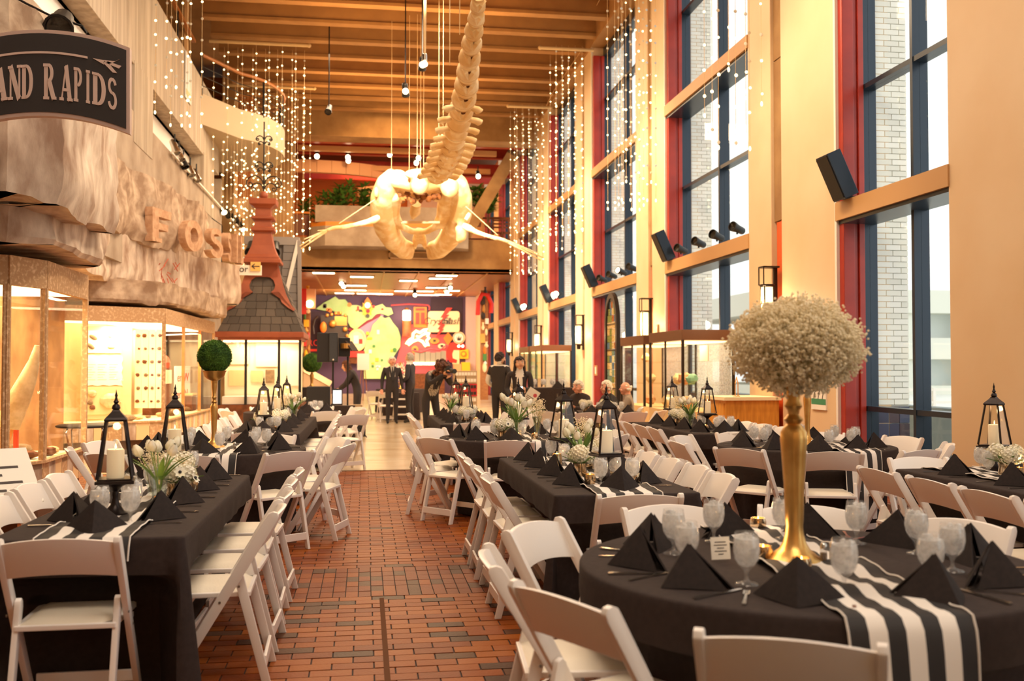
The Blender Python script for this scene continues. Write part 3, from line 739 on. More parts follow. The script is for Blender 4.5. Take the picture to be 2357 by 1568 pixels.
# ---------------------------------------------------------------- flowers
def tulip_bloom(m, p, d, s=1.0):
    p = Vector(p); d = Vector(d).normalized(); q = d.to_track_quat('Z', 'Y').to_matrix().to_4x4(); q.translation = p
    for k in range(6):
        a = k*pi/3; r0 = Matrix.Rotation(a, 4, 'Z'); base = len(m.v); off = .002 if k % 2 else 0
        for (w, y, z) in ((.002, .002, -.012), (.012, .017+off, .0), (.015, .021+off, .016), (.011, .017+off, .034), (.002, .008, .05)):
            for u in (-1, 0, 1): m.v.append(tuple(q @ r0 @ (Vector((u*w*s, (y-.004*abs(u))*s, z*s)))))
        for i in range(4):
            for j in range(2): m.f.append([base+i*3+j, base+i*3+j+1, base+(i+1)*3+j+1, base+(i+1)*3+j]); m.m.append(0)
def blossom_ball(m, c, r, n, rr, s=.012):
    c = Vector(c)
    for i in range(n):
        z = 1-2*(i+.5)/n; a = i*2.39996; q = sqrt(max(0, 1-z*z)); d = Vector((q*cos(a), q*sin(a), z)); p = c+d*r*rr.uniform(.9, 1.04)
        t1 = d.orthogonal().normalized(); t2 = d.cross(t1); b = len(m.v); rot = rr.uniform(0, 1.5)
        for k in range(4):
            aa = rot+k*pi/2; m.v.append(tuple(p+(t1*cos(aa)+t2*sin(aa))*s+d*.002))
        m.v.append(tuple(p-d*.004))
        for k in range(4): m.f.append([b+k, b+(k+1) % 4, b+4]); m.m.append(0)
def leafblade(m, p, ang, tilt, L, w, curl=.5):
    b = len(m.v); ca, sa = cos(ang), sin(ang)
    for i in range(7):
        t = i/6; a = tilt+curl*t*t; rr_ = L*t; h = L*(t*cos(tilt)-.25*curl*t*t); out = L*(t*sin(tilt)+.35*curl*t*t); ww = w*sin(pi*min(1, .12+.88*t))**.7*(1-t*.4)
        for u in (-1, 0, 1): m.v.append((p[0]+ca*out-sa*u*ww, p[1]+sa*out+ca*u*ww, p[2]+h-(.004 if u == 0 else 0)))
    for i in range(6):
        for j in range(2): m.f.append([b+i*3+j, b+i*3+j+1, b+(i+1)*3+j+1, b+(i+1)*3+j]); m.m.append(0)
def tulips(x, y, label, n=8, seed=1, sc=1.0, h=.17):
    rr = random.Random(seed); t = thing('tulip_vase', label, 'flowers', (x, y, TZ+.008)); t.scale = (sc,)*3
    MB().lathe([(.035, 0), (.037, .004), (.033, .03), (.040, .09), (.050, .15), (.048, .15), (.037, .09), (.030, .03), (.028, .01), (.001, .008)], 18, cap=False).build('vase', M_vase, t, smooth=60)
    MB().lathe([(.001, .012), (.029, .014), (.031, .03), (.036, .08), (.001, .081)], 14, cap=False).build('water', M_gob, t, smooth=60)
    st = MB(); lf = MB(); heads = []
    for i in range(n):
        a = i*2.4+rr.uniform(-.3, .3); q = .03+.085*sqrt((i+.5)/n); top = (q*cos(a), q*sin(a), .15+h*rr.uniform(.75, 1.1)-q*.45)
        st.tube([(.012*cos(a+2), .012*sin(a+2), .02), (.02*cos(a), .02*sin(a), .14), top], .0032, 5)
        mm = MB(); tulip_bloom(mm, top, (cos(a)*q*5, sin(a)*q*5, 1), rr.uniform(1.0, 1.2)); heads.append(mm)
    for i in range(max(5, n)): leafblade(lf, (.02*cos(i*1.9), .02*sin(i*1.9), .13), i*1.9+rr.uniform(-.3, .3), rr.uniform(.35, .8), rr.uniform(.14, .22), .017, rr.uniform(.3, 1))
    st.build('stem', M_stem, t, smooth=60)
    for mm in heads: mm.build('bloom', M_petal, t, smooth=60, fix=False)
    lf.build('foliage', M_leaf, t, smooth=60, fix=False)
    return t
def hydrangea(x, y, label, seed=1, balls=3, sc=1.0, anem=False):
    rr = random.Random(seed); t = thing('low_bouquet', label, 'flowers', (x, y, TZ+.008)); t.scale = (sc,)*3
    MB().lathe([(.04, 0), (.045, .004), (.047, .03), (.042, .06), (.048, .085), (.045, .085), (.039, .06), (.001, .05)], 18, cap=False).build('mercury_bowl', M_merc, t, smooth=60)
    for i in range(balls):
        a = i*2*pi/max(1, balls)+rr.uniform(-.3, .3); q = .055 if balls > 1 else 0; c = (q*cos(a), q*sin(a), .135+rr.uniform(-.01, .02)); mm = MB()
        blossom_ball(mm, c, rr.uniform(.052, .066), 90, rr, .0125); mm.ball(c, .046, 8, 6); mm.build('hydrangea_head', M_petal, t, smooth=None, fix=False)
    lf = MB()
    for i in range(9): leafblade(lf, (.03*cos(i*.75), .03*sin(i*.75), .085), i*.75, rr.uniform(.8, 1.25), rr.uniform(.08, .12), .02, .4)
    lf.build('foliage', M_leaf, t, smooth=60, fix=False)
    if anem:
        for k in range(2):
            a = -1.2+k*.9; c = Vector((.11*cos(a), .11*sin(a), .15-.04*k)); mm = MB(); d = Vector((cos(a), sin(a), .5)).normalized()
            t1 = d.orthogonal().normalized(); t2 = d.cross(t1)
            for j in range(8):
                aa = j*pi/4; e = t1*cos(aa)+t2*sin(aa); g = t1*-sin(aa)+t2*cos(aa); b = len(mm.v)
                mm.v += [tuple(c), tuple(c+e*.02+g*.011+d*.006), tuple(c+e*.036+d*.010), tuple(c+e*.02-g*.011+d*.006)]; mm.f.append([b, b+1, b+2, b+3]); mm.m.append(0)
            an = mm.build('anemone', M_petal, t, smooth=60, fix=False); MB().ball(c+d*.006, .009, 8, 6).build('anemone_eye', M_eye, an)
    return t
def cloud(m, st, c, rad, n, rr, fs=.008, sc=(1, 1, 1), shell=.55, core=None, drop=0):
    "baby's breath: tiny blobs in sprigs on thin stalks"
    c = Vector(c); core = Vector(core) if core is not None else c
    k = 0
    while k < n:
        z = rr.uniform(-1, 1); a = rr.uniform(0, 2*pi); q = sqrt(1-z*z); rrr = rad*(shell+(1.02-shell)*rr.random()**.6)
        d = Vector((q*cos(a)*sc[0], q*sin(a)*sc[1], z*sc[2])); p = c+d*rrr
        if rr.random() < .3: st.bar(core+(p-core)*.45, p, .0016, .0016)
        for j in range(rr.randint(4, 8)):
            w = p+Vector((rr.gauss(0, .012), rr.gauss(0, .012), rr.gauss(0, .011))); s = fs*rr.uniform(.6, 1.15); b = len(m.v)
            m.v += [tuple(w+Vector(v)*s) for v in ((1,0,0),(-.5,.87,0),(-.5,-.87,0),(0,0,.8),(0,0,-.8))]
            for f in ((0,1,3),(1,2,3),(2,0,3),(1,0,4),(2,1,4),(0,2,4)): m.f.append([b+i for i in f]); m.m.append(0)
            k += 1
def gyp_vase(x, y, label, seed, sc=1.0):
    rr = random.Random(seed); t = thing('babys_breath_vase', label, 'flowers', (x, y, TZ+.008)); t.scale = (sc,)*3
    MB().lathe([(.032, 0), (.034, .004), (.022, .02), (.028, .10), (.045, .19), (.043, .19), (.025, .10), (.02, .03), (.001, .02)], 16, cap=False).build('vase', M_vase, t, smooth=60)
    m = MB(); st = MB(); cloud(m, st, (0, 0, .27), .085, 420, rr, .0062, shell=.2, core=(0, 0, .17))
    for i in range(10): st.bar((0, 0, .03), (.05*cos(i), .05*sin(i), .24), .0022, .0022)
    st.build('stem', M_babyst, t); tag(m.build('blossoms', M_baby, t, fix=False), kind='stuff')
    return t
def make_votive():
    v = thing('votive', 'votive', 'votive')
    MB().lathe([(.026, 0), (.034, .012), (.036, .04), (.031, .062), (.029, .062), (.033, .04), (.028, .012), (.001, .008)], 16, cap=False).build('cup', M_merc, v, smooth=60)
    MB().lathe([(.001, .022), (.026, .022), (.027, .045), (.001, .046)], 12, cap=False).build('lit_wax', M_amber, v, smooth=60)
    MB().lathe([(.001, .046), (.0045, .053), (.0005, .07)], 8).build('flame', M_flame, v)
    return v
vot0 = make_votive()
def votive(x, y, where, tall=1.0):
    o = place(vot0, 'vot', (x, y, TZ+.008), R.random(), 'small glowing mercury-glass votive %s' % where, 'votives on the tables'); o.scale = (1, 1, tall)
    if R.random() < .4: light('votive_glow', 'POINT', (x, y, TZ+.12), .5, (1, .6, .28), .02)
# ================================================================== the dining layout
def side_row(nick, xs, face, ys, sidename, glass=True, cut=True, tablex=None, chairs=True):
    n = len(ys); nw = {2: 'two', 3: 'three', 4: 'four', 5: 'five'}[n]
    for i, y in enumerate(ys):
        who = '%s %s of the %s' % (ORD[i] if i else 'nearest', sidename, nick)
        if chairs: chair(xs + R.uniform(-.015, .015), y, face + R.uniform(-2, 2), 'white folding chair, %s on the %s side of the %s' % (ORD[i], sidename, nick), 'chairs at the %s' % nick)
        a = radians(face)
        setting(tablex + cos(a)*.185, y, face, 'at the %s %s seat of the %s' % (ORD[i], sidename, nick), nick, cutlery=cut, goblet=glass)
DIRN = [(22, 'window side'), (67, 'far window corner'), (112, 'far side'), (157, 'far aisle corner'), (202, 'aisle side'), (247, 'near aisle corner'), (292, 'near side'), (337, 'near window corner'), (361, 'window side')]
def dirname(a, flip=False):
    a %= 360
    for lim, nm in DIRN:
        if a < lim: break
    if flip: nm = nm.replace('window', 'WALL').replace('aisle', 'AISLE')
    if flip:
        nm = {'WALL side': 'aisle side', 'far WALL corner': 'far aisle corner', 'far AISLE corner': 'far exhibit corner', 'AISLE side': 'exhibit side', 'near AISLE corner': 'near exhibit corner', 'near WALL corner': 'near aisle corner'}.get(nm, nm)
    return nm
def round_seats(nick, cx, cy, r, angs, off=0.0, cut=True, glass=True, flip=False, names=None, skip=(), group=None):
    seen = {}
    for i, a in enumerate(angs):
        nm = names[i] if names else dirname(a, flip)
        if nm in seen: nm = ('second ' + nm) if not names else nm
        seen[nm] = 1
        A = radians(a); x, y = cx+cos(A)*(r+off), cy+sin(A)*(r+off)
        if i not in skip:
            chair(x, y, a+180+R.uniform(-3, 3), 'white folding chair at the %s of the %s' % (nm, nick), 'chairs at the %s' % nick)
        setting(cx+cos(A)*(r-.19), cy+sin(A)*(r-.19), a+180, 'at the %s of the %s' % (nm, nick), nick, cutlery=cut, goblet=glass, side=.15)
# --- left row
N1 = 'near left long table'
rect_table('long banquet table at the near left, beside the aisle', -1.56, 4.42, -.76, 6.9, 1)
YS1 = [4.97, 5.53, 6.09, 6.65]
side_row(N1, -.70, 180, YS1, 'aisle', tablex=-.76); side_row(N1, -1.64, 0, YS1, 'exhibit', tablex=-1.56)
chair(-1.20, 4.44, 91, 'white folding chair at the near end of the near left table, back to camera', 'chairs at the near left long table')
setting(-1.17, 4.62, 90, 'at the near end of the near left long table', N1)
runner('black and white striped runner along the near left long table', -1.17, 5.66, 90, 2.50, .09, seed=2)
lantern(-1.19, 5.05, 'at the near end of the near left table', .18); lantern(-1.2, 6.62, 'at the far end of the near left table', .1)
tulips(-1.06, 5.42, 'white tulips with bent leaves beside the nearest left lantern', 7, 3); hydrangea(-1.02, 5.66, 'white hydrangea and anemone bowl on the near left table', 4, anem=True)
gyp_vase(-1.16, 5.72, 'vase of babys breath behind the nearest left lantern', 5, .8); hydrangea(-1.12, 6.2, 'white hydrangea bowl further along the near left table', 6)
for k, (x, y) in enumerate([(-1.33, 5.3), (-.98, 5.95), (-1.05, 6.15), (-1.3, 5.9), (-1.02, 5.25)]): votive(x, y, '%s from the near end of the near left table' % ['first', 'second', 'third', 'fourth', 'fifth'][k], 1.6 if k in (1, 2) else 1)
N2 = 'left round table'
round_table('round table on the left holding the moss ball stand', -1.3, 9.1, .78, 2)
round_seats(N2, -1.3, 9.1, .78, [-92, -53, -14, 28, 70, 114, 158, 200, 234], .13, flip=True, names=['near side', 'near aisle corner', 'aisle side', 'mid-aisle side', 'far aisle corner', 'far side', 'far exhibit corner', 'exhibit side', 'near exhibit corner'])
runner('striped runner crossing the left round table under the moss ball', -1.22, 9.1, 90, 1.5, .3, seed=4, rad=.78)
N3 = 'second left long table'
rect_table('second long banquet table on the left, beyond the round one', -1.5, 11.0, -.7, 14.85, 3)
YS3 = [11.4, 12.15, 12.9, 13.65, 14.4]
side_row(N3, -.64, 180, YS3, 'aisle', tablex=-.7); side_row(N3, -1.58, 0, YS3, 'exhibit', tablex=-1.5)
setting(-1.1, 11.19, 90, 'at the near end of the second left long table', N3)
chair(-1.15, 10.95, 92, 'white folding chair at the near end of the second left table', 'chairs at the second left long table')
lantern(-1.12, 11.45, 'nearest on the second left table', .2); lantern(-1.1, 13.0, 'in the middle of the second left table', .1); lantern(-1.1, 14.5, 'at the far end of the second left table')
hydrangea(-.98, 11.75, 'white hydrangea bowl near the front of the second left table', 8); hydrangea(-1.2, 11.95, 'second white hydrangea bowl on the second left table', 9); hydrangea(-1.0, 12.2, 'third white hydrangea bowl on the second left table', 19)
tulips(-.93, 13.5, 'bright green tulips standing in glass on the second left table', 9, 11, 1.1); gyp_vase(-1.05, 13.35, 'babys breath vase on the second left table', 12)
for k, y in enumerate((11.6, 12.1, 12.7)): votive(-.96, y, '%s on the second left table' % ORD[k])
N4 = 'far left round table'
round_table('far left round table before the speaker stand', -1.15, 16.5, .78, 4)
round_seats(N4, -1.15, 16.5, .78, [-100, -60, -20, 25, 70, 120, 170, 215], .1, flip=True, cut=False, names=['near side', 'near aisle corner', 'aisle side', 'far aisle corner', 'far side', 'far exhibit corner', 'exhibit side', 'near exhibit corner'])
chair(-.28, 14.6, 118, 'white folding chair standing askew in the aisle before the far left table', 'chairs at the far left round table')
# --- right of the aisle
N5 = 'near centre long table'
rect_table('long banquet table right of the aisle with two lanterns', 1.06, 5.52, 1.92, 7.9, 5)
YS5 = [6.04, 6.58, 7.12, 7.66]
side_row(N5, 1.03, 0, YS5, 'aisle', tablex=1.06); side_row(N5, 1.98, 180, YS5, 'window', tablex=1.92)
chair(1.46, 5.42, 88, 'white folding chair at the near end of the near centre table', 'chairs at the near centre long table')
setting(1.5, 5.72, 90, 'at the near end of the near centre long table', N5)
runner('black and white striped runner along the near centre long table', 1.49, 6.71, 90, 2.40, .09, seed=6)
lantern(1.50, 6.1, 'nearest on the near centre table', .15); lantern(1.5, 7.45, 'at the far end of the near centre table', .35)
tulips(1.45, 6.62, 'white tulips leaning out of glass on the near centre table', 8, 21, 1.05); hydrangea(1.40, 6.42, 'white hydrangea bowl before the tulips on the near centre table', 22); hydrangea(1.58, 6.85, 'white hydrangea bowl behind the tulips on the near centre table', 23); gyp_vase(1.56, 7.05, 'babys breath vase on the near centre table', 24)
for k, (x, y) in enumerate([(1.36, 5.95), (1.62, 6.35), (1.66, 6.0), (1.34, 6.9)]): votive(x, y, '%s on the near centre table' % ORD[k], 1.7 if k == 3 else 1)
N6 = 'centre round table'
round_table('round table in the middle with white tulips', 1.54, 10.2, .78, 6)
round_seats(N6, 1.54, 10.2, .78, [258, 218, 177, 137, 96, 55, 14, -30], .08, names=['near side', 'near aisle corner', 'aisle side', 'far aisle corner', 'far side', 'far window corner', 'window side', 'near window corner'])
runner('striped runner crossing the centre round table', 1.54, 10.2, 90, 1.5, .3, seed=8, rad=.78)
tulips(1.52, 9.95, 'big fan of white tulips on the centre round table', 12, 31, 1.25, .19); gyp_vase(1.72, 9.9, 'slender babys breath vase beside the big tulips', 32, 1.15); hydrangea(1.36, 9.85, 'anemone bowl beside the big tulips', 33, anem=True)
lantern(1.62, 10.5, 'behind the big tulips', .3); votive(1.5, 9.72, 'in front of the big tulips'); votive(1.66, 9.7, 'beside the slender vase')
N7 = 'far centre long table'
rect_table('far long banquet table in the centre row', .94, 12.5, 1.76, 15.0, 7)
YS7 = [12.9, 13.45, 14.0, 14.55]
side_row(N7, .9, 0, YS7, 'aisle', tablex=.94); side_row(N7, 1.82, 180, YS7, 'window', tablex=1.76)
lantern(1.35, 13.4, 'nearest on the far centre table', .1); lantern(1.33, 14.7, 'at the far end of the far centre table', .2)
hydrangea(1.3, 13.0, 'white bowl before the lantern on the far centre table', 41); hydrangea(1.45, 13.8, 'white bowl between lanterns on the far centre table', 42); tulips(1.2, 14.1, 'tulips between the lanterns on the far centre table', 8, 43)
for k, y in enumerate((12.8, 13.6)): votive(1.42, y, '%s on the far centre table' % ORD[k])
chair(1.3, 12.3, 90, 'white folding chair at the near end of the far centre table', 'chairs at the far centre long table')
# --- row by the windows
N8 = 'elders table'
round_table('round table where three white-haired guests sit', 3.62, 15.6, .8, 8)
round_seats(N8, 3.62, 15.6, .8, [255, 220, 180, 140, 290, 325], .06, cut=False, names=['near side', 'near aisle corner', 'aisle side', 'far aisle corner', 'near window corner', 'window side'])
hydrangea(3.45, 15.4, 'white bouquet on the elders round table', 51, 4); hydrangea(3.75, 15.25, 'second white bouquet on the elders round table', 52, 4)
N9 = 'showcase table'
rect_table('long banquet table beside the glass showcases', 3.5, 10.3, 4.35, 12.75, 9)
YS9 = [10.7, 11.25, 11.8, 12.35]
side_row(N9, 3.46, 0, YS9, 'aisle', tablex=3.5); side_row(N9, 4.41, 180, YS9, 'window', tablex=4.35)
setting(3.92, 10.5, 90, 'at the near end of the showcase table', N9)
chair(3.95, 10.2, 92, 'white folding chair at the near end of the showcase table', 'chairs at the long table by the display cases')
lantern(3.93, 11.1, 'nearest on the showcase table', .1); lantern(3.95, 12.5, 'at the far end of the showcase table', .2)
hydrangea(3.8, 11.5, 'white bowl behind the lantern on the showcase table', 61); tulips(3.82, 11.4, 'drooping tulips on the showcase table', 8, 62, 1.1); hydrangea(3.85, 11.95, 'white bowl mid-way along the showcase table', 63); gyp_vase(3.9, 12.15, 'babys breath vase on the showcase table', 64)
for k, y in enumerate((10.8, 11.6)): votive(3.8, y, '%s on the showcase table' % ORD[k])
N10 = 'window round table'
round_table('round table by the near window with a gold stand', 4.02, 8.7, .8, 10)
round_seats(N10, 4.02, 8.7, .8, [219, 256, 294, 334, 16, 58, 100, 140, 180], .15, names=['near aisle corner', 'near side', 'near window corner', 'window side', 'middle window side', 'far window corner', 'far side', 'far aisle corner', 'aisle side'])
runner('striped runner hanging off the window round table', 4.2, 8.7, 268, 1.54, .2, seed=9, rad=.8, drop2=.55, w=.36, voff=.18)
N11 = 'right wall long table'
rect_table('long banquet table along the right wall', 3.72, 4.1, 4.55, 6.62, 11)
side_row(N11, 3.64, 0, [4.47, 5.02, 5.6, 6.2], 'aisle', tablex=3.72); side_row(N11, 4.62, 180, [4.47, 5.02, 5.6, 6.2], 'wall', tablex=4.55)
chair(4.08, 6.66, 268, 'white folding chair at the far end of the right wall table', 'chairs at the right wall long table')
runner('striped runner along the right wall table', 4.13, 5.36, 90, 2.54, .1, seed=12)
lantern(4.30, 6.32, 'on the right wall table', .55); votive(4.05, 5.62, 'tall glowing on the right wall table', 1.9); votive(4.22, 5.95, 'low on the right wall table')
tulips(4.32, 5.75, 'white tulips at the right edge on the right wall table', 8, 71); hydrangea(4.16, 6.0, 'white bowl beside the right wall lantern', 72)
# --- the front right round table
N12 = 'front round table'
TX, TY, TR = 1.62, 3.50, .84
round_table('large front right round table with the gold flower stand', TX, TY, TR, 12)
A12 = [243, 208, 176, 140, 98, 65, 30, -5, -60]
NM12 = ['near side', 'near aisle corner', 'aisle side', 'far aisle corner', 'far side', 'far stand side', 'far window corner', 'window side', 'near window corner']
for a, nm, off in zip(A12, NM12, (.14, .07, .06, .06, .1, .08, .02, .05, .12)):
    A = radians(a); chair(TX+cos(A)*(TR+off), TY+sin(A)*(TR+off), a+180, 'white folding chair at the %s of the front round table' % nm, 'chairs at the front round table')
for a, nm in zip(A12[:8]+[283, 318], NM12[:8]+['near window corner', 'outer window corner']):
    A = radians(a); rr_ = TR-.2; setting(TX+cos(A)*rr_, TY+sin(A)*rr_, a+180, 'at the %s of the front round table' % nm, N12, side=.155, fwd=.09)
runner('black and white striped runner across the front round table', TX+.0, TY, 265, 1.66, .24, w=.37, seed=15, wave=.014, drop2=.66, rad=.84)
# gold trumpet stand with a great ball of baby's breath
def gold_stand(x, y, label, h=1.0, ball=None, z=TZ+.008, rs=1.0):
    t = thing('gold_stand', label, 'stand', (x, y, z))
    k = h
    prof = [(.100, 0), (.103, .006), (.095, .014), (.082, .022), (.076, .03), (.056, .045), (.042, .07), (.034, .10), (.031, .13), (.033, .15), (.037, .28*k), (.045, .40*k), (.049, .45*k), (.047, .475*k), (.034, .495*k), (.024, .505*k), (.036, .522*k), (.020, .54*k), (.022, .555*k), (.034, .572*k), (.024, .592*k), (.026, .63*k), (.034, .69*k), (.036, .73*k)]
    prof = [(r*(rs if z_ > .06 else 1), z_) for r, z_ in prof]
    MB().lathe(prof, 24, cap=True).build('column', M_gold, t, smooth=40)
    MB().lathe([(.036*rs, .73*k), (.038*rs, .735*k), (.04*rs, .76*k), (.001, .75*k)], 20, cap=False).build('cup', M_gold, t, smooth=50)
    return t
p = onz(1829, 1297, TZ)
gs = gold_stand(p.x, p.y, 'tall gold trumpet stand on the front round table')
rr = random.Random(77); cl = thing('babys_breath_ball', 'great cream ball of babys breath on the front gold stand', 'flowers', (p.x, p.y, TZ+.70))
m = MB(); st = MB(); cloud(m, st, (.01, 0, .10), .218, 13000, rr, .0078, sc=(1.1, 1.1, .80), shell=.55, core=(0, 0, .05)); cloud(m, st, (.01, 0, .10), .12, 900, rr, .0075, sc=(1.1, 1.1, .8), shell=.1)
for i in range(40): a = i*2.4; st.bar((0, 0, .0), (.2*cos(a)*rr.random(), .2*sin(a)*rr.random(), -.02+.2*rr.random()), .003, .003)
st.build('stem', M_babyst, cl); tag(m.build('blossoms', M_baby, cl, fix=False), kind='stuff')
p = onz(1858, 1030, TZ); g2 = gold_stand(4.05, 8.72, 'slim gold stand on the window round table', .92, rs=.72)
rr = random.Random(79); cl = thing('babys_breath_ball', 'second ball of babys breath on the window table gold stand', 'flowers', (4.05, 8.72, TZ+.67))
m = MB(); st = MB(); cloud(m, st, (0, 0, .17), .2, 2600, rr, .009, sc=(1.1, 1.1, .8), shell=.5, core=(0, 0, .05)); st.build('stem', M_babyst, cl); tag(m.build('blossoms', M_baby, cl, fix=False), kind='stuff')
p = onz(532, 1003, TZ); g3 = gold_stand(-1.32, 9.12, 'gold urn stand under the moss ball on the left round table', .78, rs=.68)
MB().lathe([(.012, .56), (.02, .59), (.055, .605), (.085, .63), (.098, .672), (.108, .682), (.10, .682), (.08, .64), (.001, .63)], 24, cap=False).build('urn_bowl', M_gold, g3, smooth=50)
def moss_ball(x, y, z, r, label, seed):
    rr = random.Random(seed); t = thing('moss_ball', label, 'topiary', (x, y, z)); m = MB(); m.ball((0, 0, 0), r*.94, 20, 14)
    for i in range(2600):
        zz = 1-2*(i+.5)/2600; a = i*2.39996; q = sqrt(1-zz*zz); d = Vector((q*cos(a), q*sin(a), zz)); b = len(m.v); t1 = (d+Vector((rr.gauss(0, .5), rr.gauss(0, .5), rr.gauss(0, .5)))).normalized(); t2 = t1.orthogonal().normalized()*r*.05
        p = d*r*.92; tip = p+t1*r*rr.uniform(.08, .17); m.v += [tuple(p+t2), tuple(p-t2), tuple(tip)]; m.f.append([b, b+1, b+2]); m.m.append(0)
    m.build('moss', mat('moss_green', (84, 120, 34), .9, rgb2=(44, 78, 22), scale=9), t, smooth=None, fix=False); return t
moss_ball(-1.32, 9.12, TZ+.815, .148, 'round green moss ball in the gold urn on the left', 5)
# salt, pepper, card and votives of the front table
def shaker(x, y, label):
    t = thing('shaker', label, 'shaker', (x, y, TZ+.008)); MB().lathe([(.014, 0), (.0145, .03), (.012, .052), (.001, .053)], 12).build('glass_body', M_gob, t, smooth=50); MB().lathe([(.001, .004), (.012, .005), (.012, .035), (.001, .036)], 10).build('seasoning', mat('seasoning_'+label[:4], (120, 90, 60) if 'pepper' in label else (236, 228, 214), .8), t, smooth=50)
    MB().lathe([(.013, .051), (.0135, .06), (.009, .07), (.001, .073)], 12).build('cap', M_steel, t, smooth=50)
q = onz(1896, 1300, TZ); shaker(q.x, q.y, 'pepper shaker beside the front gold stand'); q = onz(1917, 1296, TZ); shaker(q.x, q.y, 'salt shaker beside the front gold stand')
q = onz(2015, 1012, TZ); shaker(3.9, 8.3, 'salt shaker on the window round table'); shaker(4.0, 8.27, 'pepper shaker on the window round table'); shaker(-1.1, 8.8, 'pepper shaker on the left round table')
q = onz(1660, 1293, TZ); tc_ = thing('table_card', 'white printed card standing on the front round table', 'card', (q.x, q.y, TZ+.008), .1)
MB().box((-.038, -.001, 0), (.038, .001, .082), mx=Matrix.Rotation(-.15, 4, 'X')).build('card', M_paper, tc_)
m = MB()
for k, w in enumerate((.022, .026, .014, .024, .010)): m.box((-w, -.0022, .062-k*.011), (w, -.001, .065-k*.011), mx=Matrix.Rotation(-.15, 4, 'X'))
m.build('printed_line', M_ink, tc_)
for (a, b, wh) in ((1757, 1292, 'left of the front gold stand'), (1845, 1322, 'in front of the front gold stand'), (1745, 1222, 'behind the card on the front round table')):
    q = onz(a, b, TZ); votive(q.x, q.y, wh, .8)

for a, k in CLOTHS: cloth_now(*a, **k)
# ================================================================== fossil exhibit on the left
from mathutils import noise
def lineat(px, a, b):
    "where the sight line through column px meets the plan line a-b"
    d = ray(px, 845); ax, ay = a; bx, by = b; ux, uy = bx-ax, by-ay
    t = (ax*d.y-ay*d.x)/(uy*d.x-ux*d.y); return (ax+ux*t, ay+uy*t)
M_rock = mat('carved_rock', (206, 182, 156), .9, rgb2=(150, 122, 98), scale=4.2, lo=.3, hi=.62, bump=.5, bscale=9, detail=8)
M_rock2 = mat('painted_rock', (228, 210, 188), .9, stretch=(1, 1, .45), rgb2=(158, 128, 106), scale=4.2, lo=.32, hi=.66, bump=.45, bscale=12, detail=9)
M_stone = mat('speckled_case_stone', (224, 190, 150), .8, rgb2=(186, 146, 104), scale=26, bump=.1, bscale=60, lo=.3, hi=.5)
M_letter = mat('letter_stone', (206, 166, 132), .85, rgb2=(182, 138, 104), scale=9, bump=.3, bscale=30)
M_rustlab = mat('rock_red_scratch', (196, 96, 70), .9)
def resample(pl, step):
    out = []
    for (a, b), (c, d) in zip(pl, pl[1:]):
        n = max(1, int(hypot(c-a, d-b)/step))
        for i in range(n): out.append((a+(c-a)*i/n, b+(d-b)*i/n))
    return out+[pl[-1]]
def rockband(name, pl, z0, z1, depth, m, parent, seed, amp=.07, lip=.04, side=1):
    pts = resample(pl, .12); n = len(pts); mb = MB(); nz = 8; prof = []
    for j in range(nz+1): prof.append((0, z0+(z1-z0)*j/nz))
    for i, (x, y) in enumerate(pts):
        a = pts[max(0, i-1)]; b = pts[min(n-1, i+1)]; tx, ty = b[0]-a[0], b[1]-a[1]; l = hypot(tx, ty); nx, ny = side*ty/l, -side*tx/l
        fac = round(noise.noise(Vector((i*.12*.9+seed*7.1, seed, 0)))*3)/3*amp*1.2
        for (o, z) in prof:
            q = fac+amp*noise.noise(Vector((x*1.7+seed, y*1.7, z*2.3)))+amp*.4*noise.noise(Vector((x*6, y*6+seed, z*6)))
            if z == z0: q -= lip
            zz = z+(.05*noise.noise(Vector((i*.2, seed, 3))) if z in (z0, z1) else 0)-(.04*round(2*noise.noise(Vector((i*.09, seed, 9)))) if z == z0 else 0)
            mb.v.append((x+nx*q, y+ny*q, zz))
        mb.v.append((x-nx*depth, y-ny*depth, z1)); mb.v.append((x-nx*depth, y-ny*depth, z0))
    K = nz+3
    for i in range(n-1):
        for j in range(K): mb.f.append([i*K+j, i*K+(j+1) % K, (i+1)*K+(j+1) % K, (i+1)*K+j]); mb.m.append(0)
    mb.f += [list(range(K)), list(range((n-1)*K, n*K))[::-1]]; mb.m += [0, 0]
    return mb.build(name, m, parent, smooth=28)
ex = thing('fossil_exhibit', 'stepped carved rock canopy over the fossil display cases', 'exhibit')
can1a = [(-3.9, 8.75), (-3.0, 8.9), (-2.66, 9.25), (-2.64, 10.3), (-2.68, 11.25), (-3.3, 11.8), (-4.2, 11.9)]
can1b = [(-4.0, 9.3), (-3.15, 9.4), (-2.86, 9.75), (-2.87, 10.8), (-2.95, 11.9), (-3.5, 12.2), (-4.2, 12.3)]
rockband('rock_tier', can1a, 2.92, 4.05, 1.0, M_rock2, ex, 1)
rockband('rock_tier', can1b, 2.62, 2.99, .9, M_rock2, ex, 2)
rockband('rock_tier', [(-4.25, 9.0), (-3.2, 9.6), (-3.1, 11.0), (-3.5, 13.0), (-4.1, 14.5)], 3.95, 4.9, .5, M_rock, ex, 3, amp=.14)
FA, FB = (-4.5, 17.9), (-2.85, 23.9)
def offl(p, d): return (p[0]+d*.965, p[1]-d*.262)
can2 = [(-4.55, 12.2), (-4.1, 16.2), (-4.3, 17.5), (-3.95, 19.8), (-3.35, 22.2), (-2.88, 23.7), (-3.1, 24.3), (-4.2, 24.4)]
rockband('rock_tier', can2, 2.93, 3.82, .8, M_rock2, ex, 4)
can3 = [(-5.3, 17.0), (-4.75, 17.5), (-3.62, 18.25), (-3.3, 19.7), (-3.12, 23.2), (-3.3, 23.9), (-4.2, 24.0)]
